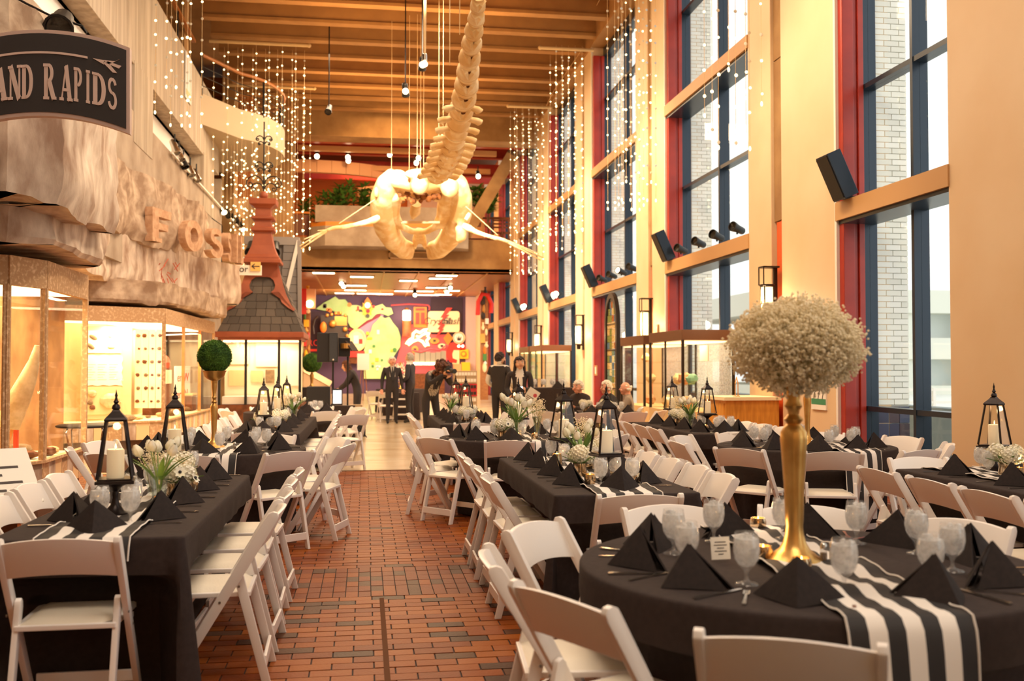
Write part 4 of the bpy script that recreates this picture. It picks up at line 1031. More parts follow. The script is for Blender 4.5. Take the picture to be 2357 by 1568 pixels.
rockband('rock_tier', can3, 2.60, 2.99, .7, M_rock, ex, 5)
rockband('rock_tier', [(-4.15, 13.2), (-4.05, 16.5), (-4.1, 18.2), (-3.75, 20.0), (-3.5, 22.5), (-3.7, 24.2)], 3.75, 5.0, .4, M_rock, ex, 6, amp=.12)
# red scratches: a carved scribble on the rock
sc = MB(); rs = random.Random(4)
for k in range(14):
    t = .28+rs.random()*.12; a = (FA[0]+(FB[0]-FA[0])*t, FA[1]+(FB[1]-FA[1])*t); p = offl(a, .17); h = rs.uniform(3.1, 3.6); sc.bar((p[0], p[1], h), (p[0]+.05, p[1]+rs.uniform(-.35, .35), h+rs.uniform(-.22, .22)), .012, .012)
sc.build('red_scratch', M_rustlab, ex)
# F O S S I L : thick carved letters standing on the ledge
LET = {
 'F': [('l', .14, 0, .14, 1, .26), ('l', .0, .88, .8, .88, .24), ('l', .1, .48, .66, .48, .2), ('l', .14, .06, .40, .06, .12)],
 'O': [('a', .42, .5, .32, .38, 0, 360, .24)],
 'S': [('a', .38, .73, .25, .18, 20, 270, .2), ('a', .38, .30, .27, .22, 90, -160, .2)],
 'I': [('l', .14, 0, .14, 1, .26)], 'L': [('l', .14, 0, .14, 1, .26), ('l', .0, .12, .66, .12, .24)]}
def stroke_letter(mb, strokes, fn, depth, n=20):
    for si, s in enumerate(strokes):
        depth += .0022 if si else 0
        if s[0] == 'l':
            _, x0, y0, x1, y1, th = s[:6]; th2 = s[6] if len(s) > 6 else th; dx, dy = x1-x0, y1-y0; l = hypot(dx, dy); nx, ny = -dy/l/2, dx/l/2; N = 6
            for i in range(N):
                u0, u1 = i/N, (i+1)/N; ta, tb = th+(th2-th)*u0, th+(th2-th)*u1
                q = [(x0+dx*u0+nx*ta, y0+dy*u0+ny*ta), (x0+dx*u1+nx*tb, y0+dy*u1+ny*tb), (x0+dx*u1-nx*tb, y0+dy*u1-ny*tb), (x0+dx*u0-nx*ta, y0+dy*u0-ny*ta)]
                mb.add([fn(a, b, 0) for a, b in q]+[fn(a, b, depth) for a, b in q], [(0,1,2,3),(7,6,5,4),(0,4,5,1),(1,5,6,2),(2,6,7,3),(3,7,4,0)])
        else:
            _, cx, cy, rx, ry, a0, a1, th = s[:8]; thin = s[8] if len(s) > 8 else th
            for i in range(n):
                q = []
                for aa in (a0+(a1-a0)*i/n, a0+(a1-a0)*(i+1)/n):
                    a = radians(aa); t = thin+(th-thin)*abs(cos(a)); q.append(((cx+(rx+t/2)*cos(a), cy+(ry+min(th, t)/2)*sin(a)), (cx+(rx-t/2)*cos(a), cy+(ry-min(th, t)/2)*sin(a))))
                p = [q[0][0], q[1][0], q[1][1], q[0][1]]
                mb.add([fn(a, b, 0) for a, b in p]+[fn(a, b, depth) for a, b in p], [(0,1,2,3),(7,6,5,4),(0,4,5,1),(1,5,6,2),(2,6,7,3),(3,7,4,0)])
for ch, px, ang, hgt in (('F', 352, 0, .62), ('O', 427, 0, .62), ('S', 482, 0, .60), ('S', 511, 62, .60), ('I', 531, 50, .62), ('L', 541, 64, .6)):
    x, y = lineat(px, offl(FA, .26), offl(FB, .26)); dr = atan2(FB[1]-FA[1], FB[0]-FA[0])+radians(ang*.28)
    if ang: dr = atan2(1, .15)+radians(6)
    mb = MB(); w = .85 if not ang else .5; stroke_letter(mb, LET[ch], lambda a, b, e: ((a-.4)*hgt*w*1.75, -e, b*hgt), .15)
    o = thing('carved_letter', 'thick rock letter %s of FOSSIL %s on the canopy ledge' % (ch, {352: 'first from the left', 427: 'round', 482: 'first of two', 511: 'second of two', 531: 'narrow upright', 541: 'last'}[px]), 'letter', (x, y, 3.78), dr, 'rock letters on the canopy')
    mb.build('letter_body', M_letter, o)
# ---- display cases
M_caseint = mat('case_interior', (250, 222, 170), .7); M_board2 = mat('exhibit_board', (252, 236, 196), .7); M_boardtan = mat('exhibit_board_tan', (226, 190, 140), .7)
M_caselight = mat('case_light', (255, 232, 180), .5, emit=3.5, nosample=True); M_wfr = mat('case_wood', (206, 140, 76), .5, rgb2=(180, 116, 58), scale=6)
M_fossil = mat('fossil_stone', (150, 122, 90), .9, rgb2=(110, 86, 62), scale=12, bump=.4); M_fossl = mat('pale_fossil', (226, 200, 156), .85, rgb2=(196, 164, 120), scale=10, bump=.3)
M_brownrock = mat('brown_rock', (122, 70, 38), .9, rgb2=(92, 52, 28), scale=8, bump=.4); M_redp = mat('red_paint', (206, 70, 40), .5)
def case_run(label, name, plan, back, z0, zt, zf, divs):
    "glazed case: plan = front polyline, back = back polyline; base below z0, glass to zt, fascia to zf"
    t = thing(name, label, 'display case')
    for (a, b), nd in zip(zip(plan, plan[1:]), divs):
        ux, uy = b[0]-a[0], b[1]-a[1]; L = hypot(ux, uy); ux /= L; uy /= L
        nb = max(2, int(L/.22))
        for i in range(nb):       # base slabs of different stone, each one apart
            p = (a[0]+ux*(L*i/nb+.004), a[1]+uy*(L*i/nb+.004)); q = (a[0]+ux*(L*(i+1)/nb-.004), a[1]+uy*(L*(i+1)/nb-.004))
            MB().prism([p, q, (q[0]-uy*.05, q[1]+ux*.05), (p[0]-uy*.05, p[1]+ux*.05)], z0-.30+R.uniform(-.003, .003), z0).build('base_slab', [M_stone, M_rock2, M_boardtan][i % 3], t)
        MB().bar((*a, z0+.012), (*b, z0+.012), .07, .03).build('sill', M_stone, t)
        MB().bar((*a, (zt+zf)/2), (*b, (zt+zf)/2), .06, zf-zt).build('fascia', M_stone, t)
        for i in range(nd):
            s0, s1 = L*i/nd+.03, L*(i+1)/nd-.03
            p = (a[0]+ux*s0, a[1]+uy*s0); q = (a[0]+ux*s1, a[1]+uy*s1)
            MB().bar((*p, (z0+zt)/2+.012), (*q, (z0+zt)/2+.012), .008, zt-z0-.03).build('pane', M_cglass, t)
        for i in range(nd+1):
            s = L*i/nd; MB().bar((a[0]+ux*s, a[1]+uy*s, z0), (a[0]+ux*s, a[1]+uy*s, zt+.01), .055, .05, up=(ux, uy, 0)).build('corner_post' if i in (0, nd) else 'mullion', M_stone if i in (0, nd) else M_wfr, t)
    poly = plan+back[::-1]
    MB().prism(poly, z0-.06, z0-.01).build('case_floor', M_board2, t)
    MB().prism([(x*.995, y) for x, y in poly], zt+.05, zf-.02).build('case_roof', M_stone, t)
    cx = sum(p[0] for p in poly)/len(poly); cy = sum(p[1] for p in poly)/len(poly)
    MB().prism([(cx+(x-cx)*.8, cy+(y-cy)*.86) for x, y in poly], zt+.02, zt+.045).build('light_panel', M_caselight, t)
    for (a, b) in zip(back, back[1:]): MB().bar((*a, (z0+zt)/2), (*b, (z0+zt)/2), .04, zt-z0+.2).build('back_panel', M_caseint, t)
    MB().prism([(cx+(x-cx)*.93, cy+(y-cy)*.95) for x, y in poly], 0, z0-.28).build('plinth', M_brown, t)
    return t
c1 = case_run('near lit fossil case with a great curved tusk', 'tusk_case', [(-3.75, 9.75), (-3.32, 9.9), (-3.13, 10.37), (-3.17, 11.98)], [(-4.3, 9.75), (-4.5, 11.98)], .54, 2.25, 2.53, [1, 1, 1])
MB().bar((-4.45, 12.0, 1.4), (-3.2, 12.0, 1.4), .008, 1.7).build('end_pane', M_cglass, c1)
c2 = case_run('long lit fossil case with specimen boards', 'fossil_case', [(-5.5, 16.95), (-3.5, 18.2), (-3.45, 23.65)], [(-5.9, 18.1), (-4.75, 19.3), (-4.6, 23.65)], .52, 2.25, 2.51, [1, 3])
light('case_light', 'AREA', (-3.75, 10.9, 2.2), 80, WARM2, .6, 1.4, aim=(-3.8, 10.9, 0))
light('case_light', 'AREA', (-4.2, 18.5, 2.2), 75, WARM2, .8, .8, aim=(-4.2, 18.9, 0))
light('case_light', 'AREA', (-4.0, 21.5, 2.2), 120, WARM2, .6, 3, aim=(-4.1, 21.5, 0))
light('recess_light', 'AREA', (-4.3, 14.6, 2.85), 90, WARM2, .6, 3, aim=(-4.6, 14.8, 0))
# tusk and specimens of the near case
tk = thing('mammoth_tusk', 'huge pale curved tusk standing in the near fossil case', 'fossil', (-3.55, 10.72, .55))
tp = [ony(px, py, 10.72)-Vector((-3.55, 10.72, .55)) for px, py in ((20, 985), (28, 955), (45, 915), (64, 872), (79, 832), (86, 795))]
MB().tube(tp, [.10, .115, .11, .085, .055, .025], 14).build('tusk', M_fossl, tk, smooth=60)
sx = ony(37, 1000, 10.72).x+3.55; MB().box((sx-.02, -.02, -.01), (sx+.02, .02, .42)).build('red_support', M_redp, tk); MB().bar(tp[0]-Vector((0, 0, .13)), tp[2]-Vector((0, -.02, .13)), .06, .03).build('cradle', M_wfr, tk)
def rocklump(x, y, z, r, label, m=None, sq=.7, cat='fossil', seed=0, group=None):
    rr = random.Random(seed); b = MB(); b.ball((0, 0, r*sq), r, 9, 7, sc=(1, 1, sq), jit=.16, rnd=rr); o = b.build('fossil_rock', m or M_fossil, None, smooth=20, loc=(x, y, z)); return tag(o, label, cat, group)
for k, (x, y, r, lb) in enumerate([(-3.42, 10.9, .09, 'brown lump beside the tusk foot'), (-3.36, 11.3, .1, 'flat reddish slab rock behind the tusk'), (-3.4, 11.6, .08, 'pale flat stone near the back of the tusk case'), (-3.45, 10.3, .05, 'small dark stone at the front of the tusk case'), (-3.7, 11.5, .13, 'dark rugged rock at the back of the tusk case')]): rocklump(x, y, .535, r, lb, [M_brownrock, M_brownrock, M_fossl, M_fossil, M_fossil][k], .45, seed=k)
wj = thing('spine_specimen', 'knobbly pale bone column mounted behind the tusk', 'fossil', (-3.95, 11.2, .54))
for k in range(8): b = MB(); b.ball((0, 0, 0), .11-.004*k, 8, 6, sc=(1, .8, .75), jit=.2, rnd=random.Random(k+40)); b.build('bone', M_fossl, wj, smooth=20, loc=(.02*sin(k), .015*k, .1+.19*k))
for k, (y, z, w, h) in enumerate([(10.5, 1.72, .2, .14), (10.35, 1.25, .22, .16), (10.45, .95, .18, .2), (11.7, 1.75, .3, .34), (11.75, 1.3, .3, .3)]):
    o = thing('label_card', 'cream text card %s on the back of the tusk case' % ORD[k], 'label', (-4.2, y, z), group='cards in the tusk case'); MB().box((-.004, -w/2, -h/2), (.004, w/2, h/2)).build('card', M_board2, o)
    m = MB()
    for j in range(5): m.box((.004, -w*.38, h*.32-j*h*.15), (.0055, w*(.38-.1*(j % 2)), h*.35-j*h*.15))
    m.build('printed_line', M_ink, o)
# boards of the far case, on a panel facing the hall
bp0, bp1 = (-5.0, 18.62), (-4.2, 18.92)
bk = thing('specimen_display', 'tall tan display wall holding the specimen boards in the far fossil case', 'panel', (0, 0, 0))
MB().bar((*bp0, 1.38), (*bp1, 1.38), .04, 1.66).build('panel', M_boardtan, bk)
def onpanel(u, z, off=.03): return (bp0[0]+(bp1[0]-bp0[0])*u+off*.44, bp0[1]+(bp1[1]-bp0[1])*u-off*.9, z)
pang = atan2(bp1[1]-bp0[1], bp1[0]-bp0[0])
def board(name, label, u, z, w, h, m, wavy=False):
    t = thing(name, label, 'board', onpanel(u, z), pang)
    if wavy:
        pts = []; n = 48
        for i in range(n):
            a = i/n*4; s = int(a); f = a-s; e = {0: (-1+2*f, -1), 1: (1, -1+2*f), 2: (1-2*f, 1), 3: (-1, 1-2*f)}[s]; k = 1+.035*sin(i*1.75); pts.append((e[0]*w/2*k, e[1]*h/2*k))
        MB().prism(pts, -.012, .012, lambda a, b, e: (a, e, b)).build('sheet', m, t)
    else: MB().box((-w/2, -.012, -h/2), (w/2, .012, h/2)).build('sheet', m, t)
    return t
b1 = board('shell_board', 'cream board with two leaf-shaped shells above the parchment', .42, 1.93, .62, .40, M_board2)
for k, (x, z, rot, sc_) in enumerate([(-.16, .08, .5, 1), (-.2, -.08, .7, 1), (.12, .1, 0, .5), (.14, -.09, 0, .9)]): b = MB(); b.ball((0, 0, 0), .075*sc_, 10, 6, sc=(1, .3, .5)); b.build('shell', M_fossil if k < 2 else M_fossl, b1, smooth=50, loc=(x, -.02, z), rot=(0, rot, 0))
b2 = board('parchment_board', 'wavy-edged parchment text board in the far fossil case', .42, 1.42, .66, .54, M_board2, True)
m = MB()
for c in range(3):
    for j in range(7): m.box((-.27+c*.19, -.0145, .1-j*.045), (-.27+c*.19+.15-.03*(j % 3), -.012, .108-j*.045))
m.build('printed_line', M_boardtan, b2)
b3 = board('rock_board', 'tan board with mounted rocks below the parchment', .42, .88, .64, .5, M_boardtan)
for k, (x, z, r, mm) in enumerate([(-.17, .13, .075, M_fossl), (-.2, -.03, .05, M_fossil), (-.16, -.12, .05, M_brownrock), (.14, .0, .17, M_fossl)]): b = MB(); b.ball((0, 0, 0), r, 10, 7, sc=(1, .45, .8), jit=.14, rnd=random.Random(k)); b.build('mounted_rock', mm, b3, smooth=20, loc=(x, -.03, z))
for k in range(4):
    q = ony(318+16*k, 850, 19.75); o = thing('specimen_strip', 'tall cream strip with small fossils, %s from the boards' % ORD[k], 'board', (q.x, 19.75, 1.45), .15, 'strips in the far fossil case')
    MB().box((-.058, -.01, -.75), (.058, .01, .75)).build('strip', M_board2, o)
    for j in range(6): b = MB(); b.ball((0, 0, 0), R.uniform(.025, .045), 7, 5, sc=(1, .5, .8), jit=.2); b.build('specimen', M_fossil if (j+k) % 2 else M_brownrock, o, loc=(R.uniform(-.02, .02), -.02, -.62+j*.25))
rd = thing('cave_diorama', 'dark red rock diorama in the middle of the far fossil case', 'diorama', (-4.2, 21.2, .52)); MB().box((-.2, -.4, 0), (.2, .4, 1.0)).build('rock_block', M_brownrock, rd)
b = MB(); b.ball((0, 0, 1.05), .42, 10, 6, sc=(.6, 1, .5), jit=.12); b.build('red_mound', mat('red_clay', (196, 84, 48), .8), rd, smooth=20)
for k in range(7): MB().box((.2, -.36+k*.105, .62), (.22, -.29+k*.105, .9)).build('tooth', M_board2, rd)
for k, (y, c) in enumerate([(22.2, 'red lettered white card'), (23.0, 'second white card with red letters')]):
    o = thing('letter_card', '%s in the far fossil case' % c, 'card', (-3.95, y, 1.05), pi/2-.25); MB().box((-.22, -.01, -.35), (.22, .01, .45)).build('card', M_white, o)
    for j, tx in enumerate(('er', "er'") if k == 0 else ('W', 'N')):
        lettering(tx, .26, M_redp, o, (0, -.014, .12-j*.36))
for k in range(9): rocklump(-3.9+R.uniform(-.3, .25), 18.6+k*.5+R.uniform(-.1, .1), .515, R.uniform(.05, .12), 'pale broken rock, %s along the floor of the far fossil case' % (['nearest', 'second', 'third', 'fourth', 'fifth', 'sixth', 'seventh', 'eighth', 'ninth'][k]), M_fossl if k % 2 else M_fossil, .5, seed=60+k, group='rocks on the floor of the far case')
bx = thing('wooden_chest', 'small brown wooden chest at the far end of the fossil case', 'chest', (-3.95, 22.9, .515)); MB().box((-.2, -.28, 0), (.2, .28, .34)).build('body', M_brownrock, bx); MB().box((-.22, -.3, .34), (.22, .3, .38)).build('lid', M_boardtan, bx)
MB().bar((-4.95, 12.2, 1.6), (-4.95, 17.3, 1.6), .1, 3.4).build('back_partition', mat('recess_wall', (206, 150, 92), .8, rgb2=(170, 116, 66), scale=2), wl)
# tray table with chrome folding legs in the recess
p = onz(198, 978, .74); tt = thing('folding_table', 'small dark round table on chrome folding legs beside the tusk case', 'table', (p.x, p.y, 0), .2)
MB().lathe([(.34, .71), (.36, .72), (.36, .735), (.33, .745)], 28).build('tabletop', M_black, tt, smooth=40); M_chrome = mat('chrome', (220, 216, 208), .12, metal=1)
for sx in (-1, 1):
    MB().tube([(sx*.2, -.22, .70), (sx*.22, -.24, .66), (sx*.1, .26, .012)], .012, 6).build('leg', M_chrome, tt, smooth=60); MB().tube([(sx*.17, .22, .70), (sx*.19, .24, .66), (sx*.13, -.28, .012)], .012, 6).build('leg', M_chrome, tt, smooth=60)
p = onz(-48, 1104, .82); rp = thing('reading_panel', 'slanted exhibit reading panel at the lower left edge', 'panel', (p.x, p.y, 0), .55)
MB().box((-.3, -.25, 0), (.3, .25, .02), mx=rmx((0, 0, .82), radians(35))).build('panel', M_paper, rp); MB().box((-.2, -.04, 0), (.2, .04, .8)).build('stand', M_brownrock, rp)
m = MB()
for j in range(5): m.box((-.26, -.22+j*.07, .021), (.22-.1*(j % 2), -.2+j*.07, .0225), mx=rmx((0, 0, .82), radians(35)))
m.build('printed_line', M_ink, rp)
# ---- the hanging GRAND RAPIDS sign
SY = 8.45
M_signbk = mat('sign_black', (40, 33, 33), .5); M_signpk = mat('sign_frame', (196, 164, 150), .5); M_siglt = mat('sign_letters', (206, 176, 162), .5)
sg = thing('hanging_sign', 'arched black sign lettered GRAND RAPIDS hanging before the rock canopy', 'sign', (0, 0, 0))
def sgn(u, v, e=0):   # u across the sign in photo columns from its middle, v up
    cxp = 92; px = cxp+u; arch = 42*(1-(u/208)**2) - 26
    q = ony(px, 192-v-arch, SY); return (q.x, SY-e, q.z)
def arched(u0, u1, v0, v1, e0, e1, n=22):
    m = MB(); top = [(u0+(u1-u0)*i/n, v1) for i in range(n+1)]; bot = [(u1-(u1-u0)*i/n, v0) for i in range(n+1)]
    m.prism(top+bot, e0, e1, lambda a, b, e: sgn(a, b, e)); return m
arched(-208, 208, -92, 106, -.05, .02).build('frame', M_signpk, sg); arched(-200, 200, -83, 97, .02, .03).build('face', M_signbk, sg)
SER = {
 'G': [('a', .42, .5, .3, .42, 40, 320, .2, .07), ('l', .72, .1, .72, .45, .16), ('l', .5, .45, .88, .45, .07)],
 'R': [('l', .2, 0, .2, 1, .22), ('l', .02, .03, .42, .03, .07), ('l', .02, .97, .42, .97, .07), ('a', .36, .75, .24, .22, -90, 90, .2, .07), ('l', .42, .52, .72, .02, .2), ('l', .6, .03, .9, .03, .07)],
 'A': [('l', .14, 0, .46, 1, .08), ('l', .46, 1, .74, 0, .22), ('l', .24, .3, .66, .3, .07), ('l', .0, .03, .3, .03, .07), ('l', .56, .03, .94, .03, .07)],
 'N': [('l', .16, 0, .16, 1, .09), ('l', .16, 1, .74, 0, .22), ('l', .76, 0, .76, 1, .09), ('l', .0, .97, .3, .97, .07), ('l', .02, .03, .32, .03, .07), ('l', .62, .97, .92, .97, .07)],
 'D': [('l', .2, 0, .2, 1, .22), ('l', .02, .03, .42, .03, .07), ('l', .02, .97, .42, .97, .07), ('a', .36, .5, .36, .46, -90, 90, .24, .07)],
 'P': [('l', .2, 0, .2, 1, .22), ('l', .02, .03, .42, .03, .07), ('l', .02, .97, .42, .97, .07), ('a', .36, .73, .28, .24, -90, 90, .2, .07)],
 'I': [('l', .2, 0, .2, 1, .22), ('l', .02, .03, .4, .03, .07), ('l', .02, .97, .4, .97, .07)],
 'S': [('a', .36, .74, .24, .22, 15, 265, .18, .1), ('a', .36, .27, .26, .24, 90, -165, .18, .1)]}
pos = [('G', -190, 36, 66), ('R', -150, 36, 70), ('A', -108, 40, 74), ('N', -70, 34, 76), ('D', -40, 32, 76), ('R', 10, 34, 80), ('A', 48, 32, 80), ('P', 80, 26, 76), ('I', 108, 24, 74), ('D', 122, 38, 72), ('S', 158, 30, 70)]
for ch, u0, w, h in pos:
    m = MB(); stroke_letter(m, [tuple(v*(1.22 if q[0] == 'l' else 1.0) if (i == (5 if q[0] == 'l' else 7) or i == 8) else v for i, v in enumerate(q)) for q in SER[ch]], lambda a, b, e: sgn(u0+a*w, -h/2-14+b*h, .03+e), .003); m.build('letter', M_siglt, sg)
m = MB(); n = 20
for i in range(n):
    a = -200+i*(312/n); b = a+312/n; q = [(a, 50+.00042*a*a*.0), (b, 50), (b, 55), (a, 55)]
    m.add([sgn(x, y, .03) for x, y in q]+[sgn(x, y, .038) for x, y in q], [(0,1,2,3),(7,6,5,4),(0,4,5,1),(1,5,6,2),(2,6,7,3),(3,7,4,0)])
m.build('arrow_shaft', M_siglt, sg)
m = MB()
for tri in ([(124, 54), (150, 46), (150, 56)], [(148, 56), (176, 62), (186, 70), (164, 52)], [(148, 52), (184, 48), (190, 56), (160, 56)], [(148, 50), (170, 34), (180, 36), (160, 54)]):
    m.prism(tri, .03, .038, lambda a, b, e: sgn(a, b, e))
m.build('arrow_head', M_siglt, sg)
m = MB()
for u in (-120, 120):
    a = Vector(sgn(u, 100, -.02)); m.tube([a, (a.x, a.y+.55, a.z+.1)], .02, 6)
m.build('bracket', M_black, sg)
# ---- spotlights
def spotlamp(loc, aim, label, group, lit=False, s=1.0, dark=True, cat='spotlight', stem=.12, up=True):
    t = thing('spotlight', label, cat, loc, group=group); d = (Vector(aim)-Vector(loc)).normalized(); q = d.to_track_quat('Z', 'Y').to_matrix().to_4x4()
    m = MB(); m.lathe([(.03*s, -.13*s), (.045*s, -.11*s), (.05*s, 0), (.062*s, .06*s), (.065*s, .10*s), (.055*s, .10*s), (.05*s, .07*s), (.001, .06*s)], 14, cap=True)
    m.v = [tuple(q @ Vector(v)) for v in m.v]; m.build('housing', M_black if dark else M_steel, t, smooth=40)
    l = MB(); l.lathe([(.001, .088*s), (.05*s, .09*s), (.05*s, .098*s), (.001, .10*s)], 12, cap=False); l.v = [tuple(q @ Vector(v)) for v in l.v]; l.build('lens', M_lamp if lit else M_cglass, t)
    MB().tube([(0, 0, 0), (0, 0, (stem if up else -stem)*1.0)], .012*s, 6).build('yoke', M_black, t)
    return t
TRK = 'track spotlights on the left wall'
for k, (px, py, dk) in enumerate([(402, 340, False), (412, 355, False), (422, 373, True), (438, 392, False), (452, 405, False)]):
    q = onx(px, py, XL+.06); spotlamp(tuple(q), (-2.8, q.y-1, 3), '%s spotlight on the left clerestory, %s from the near end' % ('black' if dk else 'white', ORD[k]), TRK, dark=dk, s=1.5, stem=.3)
for k, (px, py, dk) in enumerate([(512, 482, False), (523, 490, True), (538, 503, True), (548, 512, True), (556, 522, False)]):
    q = onx(px, py, XL+.06); spotlamp(tuple(q), (-2.0, q.y-3, 2.5), '%s spotlight in the far left cluster, %s from the near end' % ('black' if dk else 'white', ORD[k]), TRK, dark=dk, lit=not dk, s=1.6, stem=.3)
tr_ = MB(); a = onx(395, 318, XL+.06); b = onx(560, 505, XL+.06); tr_.bar((XL+.06, a.y, 6.1), (XL+.06, b.y, 6.1), .04, .04); tag(tr_.build('spotlight_track', M_white), 'long white track carrying the left wall spotlights', 'track')
q = ony(140, 55, 10.3); spotlamp(tuple(q), (-2.6, 8.0, 3.5), 'black spotlight above the arched sign', 'single spotlights', s=2.2, lit=False, stem=.05)
cb = MB(); pts = [ony(x, y, 10.3) for x, y in ((0, -25), (60, 8), (120, 38), (190, 60), (200, 76))]; cb.tube(pts, .012, 6); tag(cb.build('cable', M_black, None, smooth=60), 'thin black cable running down above the arched sign', 'cable')
# small wall signs on the parapet
for k, (px, py, w, h) in enumerate([(433, 180, .8, 1.1), (540, 360, .5, .6)]):
    q = onx(px, py, XL+.02); o = thing('wall_notice', '%s pale notice on the left parapet' % ('near' if k == 0 else 'far'), 'notice', tuple(q)); MB().box((-.01, -w/2, -h/2), (.012, w/2, h/2)).build('sheet', mat('pale_notice', (214, 214, 210), .6), o); MB().box((.012, -w*.4, -h*.42), (.02, w*.4, -h*.3)).build('printed_band', M_boardtan, o)
# ---- slate roofed kiosk
KY = 25.2; M_slate = [mat('slate_%d' % i, c, .75, bump=.15, bscale=40) for i, c in enumerate([(82, 73, 66), (74, 66, 60), (90, 80, 72)])]
M_terra = mat('terracotta_paint', (160, 84, 54), .5, rgb2=(146, 74, 48), scale=3); M_kcream = mat('kiosk_interior', (244, 232, 204), .7)
kp = ony(598, 775, KY); kx = kp.x; KZ = kp.z
ki = thing('slate_kiosk', 'glazed kiosk with a slate roof and terracotta ornamental gable', 'kiosk', (kx, KY, 0))
hw = 1.02; rt = .30; zt = 4.1
MB().box((-hw-.05, -.12, KZ-.02), (hw+.05, 2.2, KZ+.12)).build('eave', M_terra, ki, bevel=.02); MB().box((-hw+.02, -.04, KZ-.08), (hw-.02, 2.1, KZ-.02)).build('eave_mould', M_terra, ki)
m = MB(); m.add([(-hw, 0, KZ+.12), (hw, 0, KZ+.12), (hw, 2.1, KZ+.12), (-hw, 2.1, KZ+.12), (-rt, .85, zt), (rt, .85, zt), (rt, 1.25, zt), (-rt, 1.25, zt)], [(3,2,1,0),(4,5,6,7),(0,1,5,4),(1,2,6,5),(2,3,7,6),(3,0,4,7)]); m.build('roof_core', M_slate[1], ki)
rows = 9
for side in range(2):       # slates laid course by course on the front and the aisle slope
    for j in range(rows):
        t0, t1 = j/rows, (j+1)/rows; w0 = hw+(rt-hw)*t0; w1 = hw+(rt-hw)*t1; z0, z1 = KZ+.12+(zt-KZ-.12)*t0, KZ+.12+(zt-KZ-.12)*t1
        nsl = max(2, round(2*w0/.26)); off = .5 if j % 2 else 0
        for i in range(nsl+1):
            a = max(-1, -1+2*(i-off)/nsl); b = min(1, -1+2*(i+1-off)/nsl)
            if b-a < .02: continue
            g = .008
            if side == 0:
                y0, y1 = .85*t0-.02, .85*t1-.012; vs = [(a*w0+g, y0, z0+.006), (b*w0-g, y0, z0+.006), (b*w1-g, y1, z1), (a*w1+g, y1, z1)]; n_ = Vector((0, -.9, .4))
            else:
                c0, c1 = 1.05, 1.05; d0, d1 = 1.05-.85*t0, 1.05-.85*t1; vs = [(w0+.02, c0+a*d0+g, z0+.006), (w0+.02, c0+b*d0-g, z0+.006), (w1+.012, c1+b*d1-g, z1), (w1+.012, c1+a*d1+g, z1)]; n_ = Vector((.9, 0, .4))
            vs = [Vector(v) for v in vs]; vs += [v-n_*.02 for v in vs]
            MB().add(vs, [(0,1,2,3),(7,6,5,4),(0,4,5,1),(1,5,6,2),(2,6,7,3),(3,7,4,0)]).build('shingle', M_slate[R.randrange(3)], ki)
# ornamental gable board: outline taken symmetrically about the middle, laid on the front slope
half = [(0, 4.15), (.36, 4.15), (.37, 4.08), (.42, 3.9), (.50, 3.6), (.60, 3.3), (.74, 3.02), (.84, 2.93), (.80, 2.88), (.64, 2.98), (.50, 3.1), (.44, 3.25), (.42, 3.38), (.30, 3.36), (.22, 3.36), (.30, 3.44), (.32, 3.55), (.27, 3.68), (.18, 3.75), (0, 3.78)]
def gpt(x, z, e): return (x, .85*(z-KZ-.12)/(zt-KZ-.12)-.05-e, z)
m = MB()
nq = 9
for sgx in (-1, 1):
    for i in range(nq):
        ou, inn = half[1:1+nq+1], half[::-1][:nq+1]
        if i+1 < len(ou) and i+1 < len(inn):
            q = [ou[i], ou[i+1], inn[i+1], inn[i]]; vs = [gpt(sgx*x, z, .02) for x, z in q]+[gpt(sgx*x, z, -.04) for x, z in q]
            m.add(vs, [(0,1,2,3),(7,6,5,4),(0,4,5,1),(1,5,6,2),(2,6,7,3),(3,7,4,0)])
m.box((-.37, .62, 3.76), (.37, .8, 4.15)); m.build('gable_board', M_terra, ki)
m = MB()
def sqp(prof, cx=0, cy=.75):
    o = len(m.v)
    for h, z in prof: m.v.extend([(cx-h, cy-h, z), (cx+h, cy-h, z), (cx+h, cy+h, z), (cx-h, cy+h, z)])
    for i in range(len(prof)-1):
        for j in range(4): m.f.append([o+i*4+j, o+i*4+(j+1) % 4, o+(i+1)*4+(j+1) % 4, o+(i+1)*4+j]); m.m.append(0)
    m.f.append([o+3, o+2, o+1, o]); m.m.append(0); e = o+4*len(prof)-4; m.f.append([e, e+1, e+2, e+3]); m.m.append(0)
sqp([(.46, 4.1), (.46, 4.18), (.42, 4.2), (.42, 4.25), (.36, 4.32), (.27, 4.55), (.22, 4.82), (.21, 4.9), (.29, 4.93), (.29, 5.0), (.22, 5.03), (.20, 5.2), (.28, 5.23), (.28, 5.28), (.20, 5.31), (.19, 5.5), (.24, 5.55), (.33, 5.6), (.34, 5.74), (.10, 5.78)])
m.build('pinnacle', M_terra, ki, bevel=.008); b = MB(); b.ball((0, .75, 5.86), .11, 12, 8); b.build('ball_finial', M_terra, ki, smooth=60)
m = MB(); m.tube([(0, .75, 5.9), (0, .75, 7.75)], .022, 6)
def scroll(x0, z0, s, flip):
    pts = [(flip*(x0+s*(.5-.5*cos(t))*(1 if t < pi else 1)), .75, z0+s*.5*sin(t)*1.0) for t in [i*pi/8 for i in range(9)]]
    c = Vector((flip*(x0+s*.78), .75, z0)); pts += [(c.x+flip*s*.22*(1-i/14)*cos(i*.6), .75, c.z-s*.22*(1-i/14)*sin(i*.6)) for i in range(12)]; m.tube(pts, .016, 5)
for z, s in ((6.15, .42), (6.62, .2), (7.3, .18)):
    for f in (-1, 1): scroll(.02, z, s, f); scroll(.02, z-.12, s*.7, f)
m.build('iron_scrollwork', M_black, ki, smooth=60)
